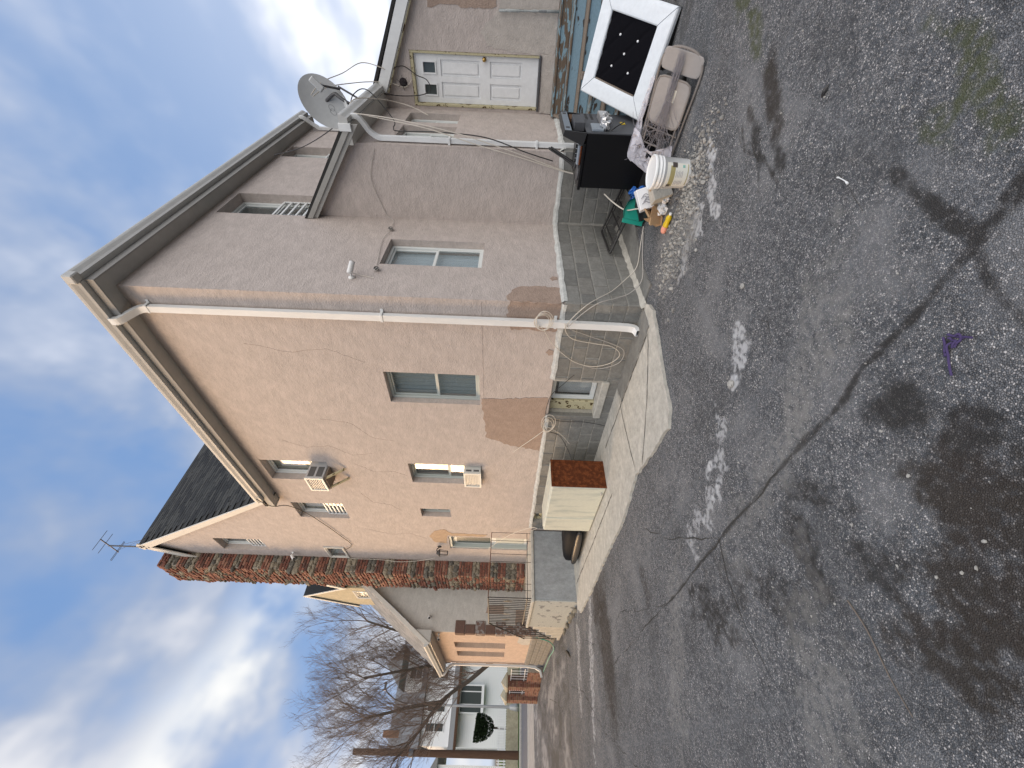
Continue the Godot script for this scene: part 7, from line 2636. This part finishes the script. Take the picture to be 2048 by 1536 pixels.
func satellite_dish():
	var foot := Vector3(1.40, 4.30, -3.05)
	var s := thing("satellite_dish", "grey oval satellite dish on a bent mast above the lean-to gutter", "satellite dish", foot)
	var st := mb()
	bev(st, Vector3(-0.06, 0.0, -0.10), Vector3(0.06, 0.012, 0.10), 0.003, Transform3D(Basis.from_euler(Vector3(0, 0, -0.6)), Vector3(0.0, -0.015, 0)))
	part("foot_plate", fin(st, M.dark_metal), s)
	# offset reflector: an oval bowl facing the viewer's left
	var mid := Vector3(0.03, 0.46, -0.02)
	var axis := (Vector3(0.30, -0.35, 1.0)).normalized()
	var along := Vector3(0.62, 0.62, 0.0)
	along = (along - axis * along.dot(axis)).normalized()
	var across := axis.cross(along).normalized()
	part("mast", tubem(curve([Vector3(0, 0, 0), Vector3(0.04, 0.10, -0.0), Vector3(0.10, 0.21, -0.02), Vector3(0.13, 0.30, -0.06), mid - axis * 0.12], 5), 0.026, M.dark_metal, 8), s)
	st = mb()
	st.set_smooth_group(0)
	var rings := 10
	var segs := 40
	var pt := func(i: int, j: int, back: float) -> Vector3:
		var r := float(i) / rings
		var t := TAU * j / segs
		return mid + along * cos(t) * r * 0.40 + across * sin(t) * r * 0.30 + axis * (0.075 * r * r - 0.075 - back)
	for i in rings:
		for j in segs:
			if i > 0:
				tri(st, pt.call(i, j, 0), pt.call(i + 1, j, 0), pt.call(i + 1, j + 1, 0))
			else:
				tri(st, pt.call(0, 0, 0), pt.call(1, j, 0), pt.call(1, j + 1, 0))
			if i > 0:
				tri(st, pt.call(i, j, 0), pt.call(i + 1, j + 1, 0), pt.call(i, j + 1, 0))
	st.set_smooth_group(-1)
	for j in segs:
		quad(st, pt.call(rings, j, 0), pt.call(rings, j, 0.014), pt.call(rings, j + 1, 0.014), pt.call(rings, j + 1, 0))
	var dish := part("reflector", fin(st, M.dish_grey), s)
	# a faint printed ring mark on the bowl
	st = mb()
	for k in 2:
		var ring := []
		for j in 19:
			var t := TAU * j / 18.0
			var c := Vector2(-0.16 + 0.05 * k, 0.02 - 0.03 * k) + Vector2(cos(t) * 0.05, sin(t) * 0.035)
			var rr := (c.x * c.x) / 0.16 + (c.y * c.y) / 0.09
			ring.append(mid + along * c.x + across * c.y + axis * (0.075 * rr - 0.074))
		tube(st, ring, 0.003, 4)
	part("faded_mark", fin(st, M.dish_mark), dish)
	# feed arm and receiver
	var low := mid - along * 0.06 + across * -0.30 + axis * 0.0
	var head := mid + along * 0.17 + axis * 0.30 + across * -0.10
	part("feed_arm", tubem([low, head], 0.016, M.dark_metal, 6), s)
	st = mb()
	bev(st, Vector3(-0.10, -0.045, -0.05), Vector3(0.10, 0.045, 0.05), 0.012, Transform3D(Basis(along, across, axis), head))
	part("receiver", fin(st, M.dish_grey), s)
	for k in 2:
		st = mb()
		lathe(st, [Vector2(0, 0), Vector2(0.03, 0), Vector2(0.036, 0.04), Vector2(0, 0.045)], 12, Transform3D(Basis(along, -axis, across), head + along * (-0.05 + 0.1 * k) - axis * 0.05))
		part("feed_horn", fin(st, M.dark_metal), s)
	part("brace", tubem([Vector3(0.02, 0.02, -0.35), Vector3(0.16, 0.34, -0.42)], 0.016, M.dark_metal, 6), s)
	st = mb()
	bev(st, Vector3(-0.2, -0.012, -0.05), Vector3(0.2, 0.012, 0.05), 0.006, Transform3D(Basis.from_euler(Vector3(0.2, 1.3, 0.5)), Vector3(0.0, 0.10, 0.06)))
	part("tilt_bracket", fin(st, M.dish_grey), s)

func antenna():
	var a := thing("roof_antenna", "thin roof antenna with crossed rods at the gable's peak", "antenna", Vector3(-9.0, 11.3, -0.12))
	part("mast", tubem([Vector3(0, -0.1, 0), Vector3(0.0, 1.72, 0)], 0.022, M.dark_metal, 6), a)
	part("boom", tubem([Vector3(-0.42, 1.70, 0.02), Vector3(0.40, 1.70, -0.02)], 0.014, M.dark_metal, 5), a)
	for k in 4:
		var x: float = [-0.4, -0.36, 0.15, 0.38][k]
		part("rod", tubem([Vector3(x, 1.70, -0.28), Vector3(x, 1.72, 0.28)], 0.007, M.dark_metal, 5), a)
	part("stay", tubem([Vector3(0, 1.5, 0), Vector3(0.62, 0.36, 0.05)], 0.006, M.dark_metal, 4), a)
	part("stay", tubem([Vector3(-0.35, 1.7, 0), Vector3(0.62, 0.36, 0.05)], 0.006, M.dark_metal, 4), a)

func lantern():
	var l := thing("wall_lantern", "black carriage lantern on the wall beside the side door", "wall lamp", Vector3(-7.98, 3.42, 0.0))
	var st := mb()
	lathe(st, [Vector2(0, 0), Vector2(0.06, 0), Vector2(0.05, 0.02), Vector2(0, 0.025)], 14, Transform3D(Basis(Vector3.RIGHT, Vector3(0, 0, 1), Vector3.DOWN), Vector3.ZERO))
	part("wall_plate", fin(st, M.black_iron), l)
	part("bracket", tubem(curve([Vector3(0, 0, 0.02), Vector3(0, 0.06, 0.09), Vector3(0, 0.02, 0.17)], 5), 0.012, M.black_iron, 6), l)
	st = mb()
	lathe(st, [Vector2(0.0, 0.06), Vector2(0.03, 0.055), Vector2(0.10, -0.03), Vector2(0.095, -0.035), Vector2(0, -0.03)], 6, Transform3D(Basis.IDENTITY, Vector3(0, 0, 0.17)), false)
	part("roof", fin(st, M.black_iron), l)
	for k in 6:
		var a := TAU * k / 6.0
		part("bar", tubem([Vector3(cos(a) * 0.085, -0.03, 0.17 + sin(a) * 0.085), Vector3(cos(a) * 0.055, -0.24, 0.17 + sin(a) * 0.055)], 0.006, M.black_iron, 5), l)
	st = mb()
	lathe(st, [Vector2(0.0, -0.25), Vector2(0.06, -0.25), Vector2(0.06, -0.235), Vector2(0, -0.235)], 6, Transform3D(Basis.IDENTITY, Vector3(0, 0, 0.17)), false)
	part("base", fin(st, M.black_iron), l)
	# soot-ringed lamp socket above the yard door
	var s := thing("broken_lamp_socket", "sooty broken lamp socket on the wall above the white door", "lamp socket", Vector3(1.50, 3.78, -4.325))
	st = mb()
	lathe(st, [Vector2(0, 0), Vector2(0.07, 0), Vector2(0.06, 0.03), Vector2(0.03, 0.06), Vector2(0, 0.06)], 12, Transform3D(Basis(Vector3.RIGHT, Vector3(0, 0, 1), Vector3.DOWN), Vector3.ZERO))
	part("socket", fin(st, M.soot), s)
	for k in 6:
		var a := k * 1.1
		part("wire_end", tubem(curve([Vector3(0, 0, 0.05), Vector3(cos(a) * 0.06, sin(a) * 0.06, 0.08), Vector3(cos(a) * 0.11, sin(a) * 0.11, 0.05)], 3), 0.004, M.black_cable, 4), s)

func bullet_camera(called: String, label: String, at: Vector3, out: Vector3, look: Vector3):
	var c := thing(called, label, "camera", at)
	var d := look.normalized()
	var st := mb()
	var up := Vector3.UP
	var x := up.cross(out).normalized()
	lathe(st, [Vector2(0, 0), Vector2(0.045, 0), Vector2(0.045, 0.012), Vector2(0.02, 0.025), Vector2(0, 0.025)], 14, Transform3D(Basis(x, out, x.cross(out)), Vector3.ZERO))
	part("base", fin(st, M.cam_white), c)
	part("arm", tubem(curve([out * 0.02, out * 0.06, out * 0.09 + d * 0.03], 4), 0.014, M.cam_white, 8), c)
	var sd := d.cross(Vector3.UP).normalized()
	st = mb()
	lathe(st, [Vector2(0, -0.09), Vector2(0.034, -0.09), Vector2(0.038, -0.08), Vector2(0.038, 0.07), Vector2(0.034, 0.075), Vector2(0, 0.075)], 16, Transform3D(Basis(sd, d, sd.cross(d)), out * 0.10 + d * 0.06))
	part("housing", fin(st, M.cam_white), c)
	st = mb()
	lathe(st, [Vector2(0, 0.074), Vector2(0.031, 0.074), Vector2(0.031, 0.079), Vector2(0, 0.079)], 16, Transform3D(Basis(sd, d, sd.cross(d)), out * 0.10 + d * 0.06))
	part("lens", fin(st, M.black_plastic), c)

func cameras():
	bullet_camera("bullet_camera", "white bullet security camera on the rear wall above the window", Vector3(0, 3.92, -0.40), Vector3(1, 0, 0), Vector3(0.55, -0.15, -0.7))
	bullet_camera("bullet_camera", "white bullet security camera on the grey wing wall", Vector3(-10.93, 3.85, 0.98), Vector3(1, 0, 0), Vector3(0.8, -0.1, 0.5))
	bullet_camera("bullet_camera", "white bullet security camera under the front wing's eave corner", Vector3(-11.2, 3.55, 1.353), Vector3(0, 0, 1), Vector3(0.7, -0.2, 0.5))
	bullet_camera("bullet_camera", "small white spotlight on the wall high beside the chimney", Vector3(-8.72, 7.6, 0.0), Vector3(0, 0, 1), Vector3(0.2, -0.6, 0.6))

func cable(label: String, pts: Array, r: float, m: Material, steps := 6):
	solo("cable", tubem(curve(pts, steps), r, m, 6), label, "cable")

func cables():
	var w: Material = M.white_cable
	# coil hanging on the downpipe
	var c := thing("cable_coil", "coil of beige cable hung over the white downpipe", "cable coil", Vector3(-0.23, 1.33, 0.11))
	for k in 4:
		var pts := []
		for j in 25:
			var a := TAU * j / 24.0
			pts.append(Vector3(cos(a) * (0.12 + 0.012 * k) + 0.015 * k, sin(a) * (0.10 + 0.008 * (k % 2)) - 0.012 * k, 0.015 + 0.008 * k + 0.012 * sin(a * 2 + k)))
		part("loop", tubem(pts, 0.0045, w, 5), c)
	cable("beige cable looping down over the grey blocks from the downpipe", [Vector3(-0.24, 1.02, 0.12), Vector3(-0.42, 0.98, 0.075), Vector3(-0.56, 0.85, 0.05), Vector3(-0.62, 0.55, 0.05), Vector3(-0.66, 0.30, 0.055), Vector3(-0.80, 0.16, 0.06), Vector3(-0.98, 0.26, 0.05), Vector3(-1.06, 0.5, 0.05), Vector3(-1.0, 0.75, 0.05), Vector3(-0.85, 0.95, 0.055), Vector3(-0.62, 1.16, 0.06), Vector3(-0.42, 1.28, 0.05), Vector3(-0.30, 1.36, 0.11)], 0.0055, w)
	cable("second beige cable looping lower over the grey blocks", [Vector3(-0.24, 1.0, 0.125), Vector3(-0.36, 0.93, 0.075), Vector3(-0.50, 0.62, 0.05), Vector3(-0.60, 0.33, 0.055), Vector3(-0.72, 0.12, 0.065), Vector3(-0.96, 0.14, 0.06), Vector3(-1.10, 0.40, 0.05), Vector3(-1.05, 0.62, 0.05)], 0.0055, M.grey_cable)
	cable("white cable running from the downpipe round the corner to the rubbish", [Vector3(-0.28, 1.02, 0.14), Vector3(-0.15, 0.93, 0.10), Vector3(0.02, 0.78, 0.065), Vector3(0.06, 0.62, -0.05), Vector3(0.065, 0.42, -0.22), Vector3(0.09, 0.22, -0.45), Vector3(0.22, 0.05, -0.6), Vector3(0.45, 0.03, -0.75), Vector3(0.68, 0.03, -0.84)], 0.0055, w)
	cable("grey cable dropping from the downpipe along the rear footing", [Vector3(-0.28, 0.98, 0.14), Vector3(-0.1, 0.82, 0.09), Vector3(0.06, 0.62, 0.05), Vector3(0.07, 0.38, -0.06), Vector3(0.10, 0.18, -0.16), Vector3(0.22, 0.035, -0.3), Vector3(0.42, 0.025, -0.6), Vector3(0.62, 0.025, -0.8)], 0.006, M.grey_cable)
	# by the basement window
	cable("black cable hanging down beside the basement window", [Vector3(-1.25, 0.75, 0.05), Vector3(-1.45, 0.88, 0.05), Vector3(-1.75, 1.06, 0.06), Vector3(-2.25, 1.10, 0.07), Vector3(-2.6, 1.06, 0.07), Vector3(-2.75, 0.8, 0.07), Vector3(-3.0, 0.62, 0.20), Vector3(-3.1, 0.55, 0.35)], 0.005, M.black_cable)
	var k2 := thing("cable_tangle", "tangle of beige cable on the cement ledge over the brown patch", "cable coil", Vector3(-2.5, 1.08, 0.06))
	for k in 3:
		var pts := []
		for j in 21:
			var a := TAU * j / 20.0
			pts.append(Vector3(cos(a) * (0.16 + 0.03 * k) + 0.06 * k, sin(a) * (0.08 + 0.02 * k) - 0.05, 0.012 + 0.01 * k))
		part("loop", tubem(pts, 0.005, w, 5), k2)
	part("loose_end", tubem(curve([Vector3(-0.1, 0.0, 0.02), Vector3(-0.35, 0.18, 0.02), Vector3(-0.6, 0.36, 0.01), Vector3(-0.82, 0.52, 0.01)], 5), 0.006, w, 6), k2)
	part("loose_end", tubem(curve([Vector3(0.0, -0.05, 0.02), Vector3(-0.2, -0.3, 0.02), Vector3(-0.42, -0.48, 0.06)], 5), 0.0045, w, 6), k2)
	cable("black cable trailing down beside the basement window's surround", [Vector3(-2.28, 1.08, 0.06), Vector3(-2.36, 0.8, 0.06), Vector3(-2.36, 0.4, 0.06), Vector3(-2.4, 0.06, 0.09)], 0.005, M.black_cable)
	# over the refrigerator to the stoop
	cable("beige cable strung from the refrigerator to the stoop's railing", [Vector3(-5.9, 0.96, 0.35), Vector3(-6.2, 1.05, 0.2), Vector3(-6.6, 1.35, 0.12), Vector3(-7.2, 1.75, 0.08), Vector3(-7.9, 2.1, 0.06)], 0.007, w)
	cable("grey cable sagging beside the stoop behind the refrigerator", [Vector3(-5.9, 0.95, 0.35), Vector3(-6.25, 0.98, 0.22), Vector3(-6.6, 1.1, 0.12), Vector3(-6.68, 1.12, 0.1)], 0.007, M.grey_cable)
	# upper wall
	cable("dark cable sagging across the upper wall between gutter and hopper window", [Vector3(-5.0, 6.95, 0.33), Vector3(-5.4, 6.80, 0.28), Vector3(-5.75, 6.66, 0.08), Vector3(-6.2, 6.38, 0.04), Vector3(-6.9, 6.1, 0.03), Vector3(-7.5, 5.9, 0.03), Vector3(-7.9, 5.78, 0.03), Vector3(-8.15, 5.85, 0.03), Vector3(-8.3, 6.05, 0.06)], 0.009, M.black_cable)
	cable("pale cable hanging down the edge of the brick chimney", [Vector3(-8.92, 6.0, 0.05), Vector3(-8.9, 5.2, 0.06), Vector3(-8.93, 4.6, 0.09), Vector3(-8.88, 4.0, 0.05), Vector3(-8.7, 3.6, 0.03)], 0.007, w)
	cable("thin cable pinned along the rear wall towards the camera", [Vector3(0.02, 3.65, -0.62), Vector3(0.015, 3.66, -0.75), Vector3(0.015, 3.75, -1.45), Vector3(0.02, 3.70, -1.75), Vector3(0.02, 3.72, -2.1), Vector3(0.05, 3.85, -2.24), Vector3(0.25, 3.92, -2.245), Vector3(0.6, 4.0, -2.245), Vector3(0.85, 3.94, -2.245), Vector3(1.05, 3.86, -2.245)], 0.004, M.grey_cable)
	cable("short white camera lead hanging on the rear wall", [Vector3(0.06, 3.9, -0.42), Vector3(0.012, 3.8, -0.45), Vector3(0.012, 3.62, -0.40)], 0.004, w)
	for p in [[Vector3(0.03, 3.70, -1.80), "tangled black cable joint on the rear wall near the lean-to"], [Vector3(0.03, 3.63, -0.60), "tangled cable joint on the rear wall below the security camera"]]:
		var j := thing("cable_joint", p[1], "cable joint", p[0])
		for k in 4:
			var pts := []
			for q in 13:
				var a := TAU * q / 12.0
				pts.append(Vector3(0.006 * k, sin(a) * (0.045 - 0.006 * k), cos(a + k) * 0.035))
			part("loop", tubem(pts, 0.005, M.black_cable if k % 2 else M.grey_cable, 5), j)
		part("plug", bevm(Vector3(0.02, 0.03, 0.05), 0.004, M.black_plastic), j)
	# from the dish
	cable("dark cable slung from the dish along the lean-to eave to the main roof", [Vector3(0.33, 6.35, -4.0), Vector3(0.6, 5.6, -3.6), Vector3(1.0, 4.85, -3.2), Vector3(1.3, 4.45, -3.1), Vector3(1.50, 4.36, -3.3), Vector3(1.52, 4.18, -3.5), Vector3(1.22, 3.75, -3.15), Vector3(1.16, 3.70, -2.9), Vector3(1.20, 3.55, -2.6), Vector3(1.28, 2.9, -2.33), Vector3(1.26, 2.2, -2.24), Vector3(1.1, 1.6, -2.20), Vector3(1.0, 1.2, -2.2)], 0.008, M.black_cable)
	cable("white cable hanging from the dish past the lean-to windows", [Vector3(1.44, 4.30, -2.75), Vector3(1.53, 4.20, -2.9), Vector3(1.45, 3.95, -3.3), Vector3(1.30, 3.90, -3.9), Vector3(1.22, 3.60, -3.95), Vector3(1.14, 3.30, -3.8)], 0.008, w)
	cable("pair of white cables running down the lean-to wall to the range", [Vector3(1.47, 4.10, -2.35), Vector3(1.42, 3.6, -2.28), Vector3(1.34, 3.0, -2.22), Vector3(1.16, 2.3, -2.22), Vector3(1.0, 1.6, -2.22), Vector3(0.86, 1.02, -2.2), Vector3(0.84, 0.8, -2.15)], 0.007, w)
	cable("second white cable running down the lean-to wall to the range", [Vector3(1.47, 4.08, -2.33), Vector3(1.44, 3.5, -2.26), Vector3(1.30, 2.6, -2.22), Vector3(1.08, 1.75, -2.22), Vector3(0.88, 1.06, -2.2), Vector3(0.85, 0.82, -2.14)], 0.007, w)
	cable("upper white cable looping from the dish receiver over the door roof", [Vector3(1.56, 4.85, -2.85), Vector3(1.66, 4.78, -3.2), Vector3(1.70, 4.60, -3.7), Vector3(1.78, 4.40, -4.12), Vector3(1.72, 4.10, -4.18), Vector3(1.62, 3.95, -4.24)], 0.007, w)
	cable("lower white cable running from the dish receiver to the lamp socket", [Vector3(1.54, 4.83, -2.85), Vector3(1.60, 4.70, -3.2), Vector3(1.56, 4.45, -3.8), Vector3(1.52, 4.25, -4.15), Vector3(1.50, 4.0, -4.24), Vector3(1.44, 3.75, -4.28), Vector3(1.55, 3.62, -4.29)], 0.007, w)
	cable("black cable looping over the white door's top", [Vector3(1.68, 3.98, -4.24), Vector3(1.74, 3.74, -4.26), Vector3(1.62, 3.52, -4.27), Vector3(1.56, 3.36, -4.28), Vector3(1.42, 3.30, -4.28), Vector3(1.34, 3.46, -4.27), Vector3(1.31, 3.8, -4.27), Vector3(1.34, 4.10, -4.20), Vector3(1.38, 4.26, -4.1)], 0.008, M.black_cable)
	cable("white cable from the range's top to the rubbish heap", [Vector3(0.93, 0.55, -1.22), Vector3(0.85, 0.42, -1.15), Vector3(0.82, 0.28, -1.0), Vector3(0.92, 0.2, -0.8), Vector3(1.0, 0.12, -0.66)], 0.009, w)
	# garden hose by the wing
	cable("green garden hose lying along the front wing's stone base", [Vector3(-11.0, 0.6, 1.42), Vector3(-11.1, 0.2, 1.5), Vector3(-11.6, 0.02, 1.58), Vector3(-13.0, 0.02, 1.55), Vector3(-15.2, 0.02, 1.6)], 0.014, M.green_plastic)
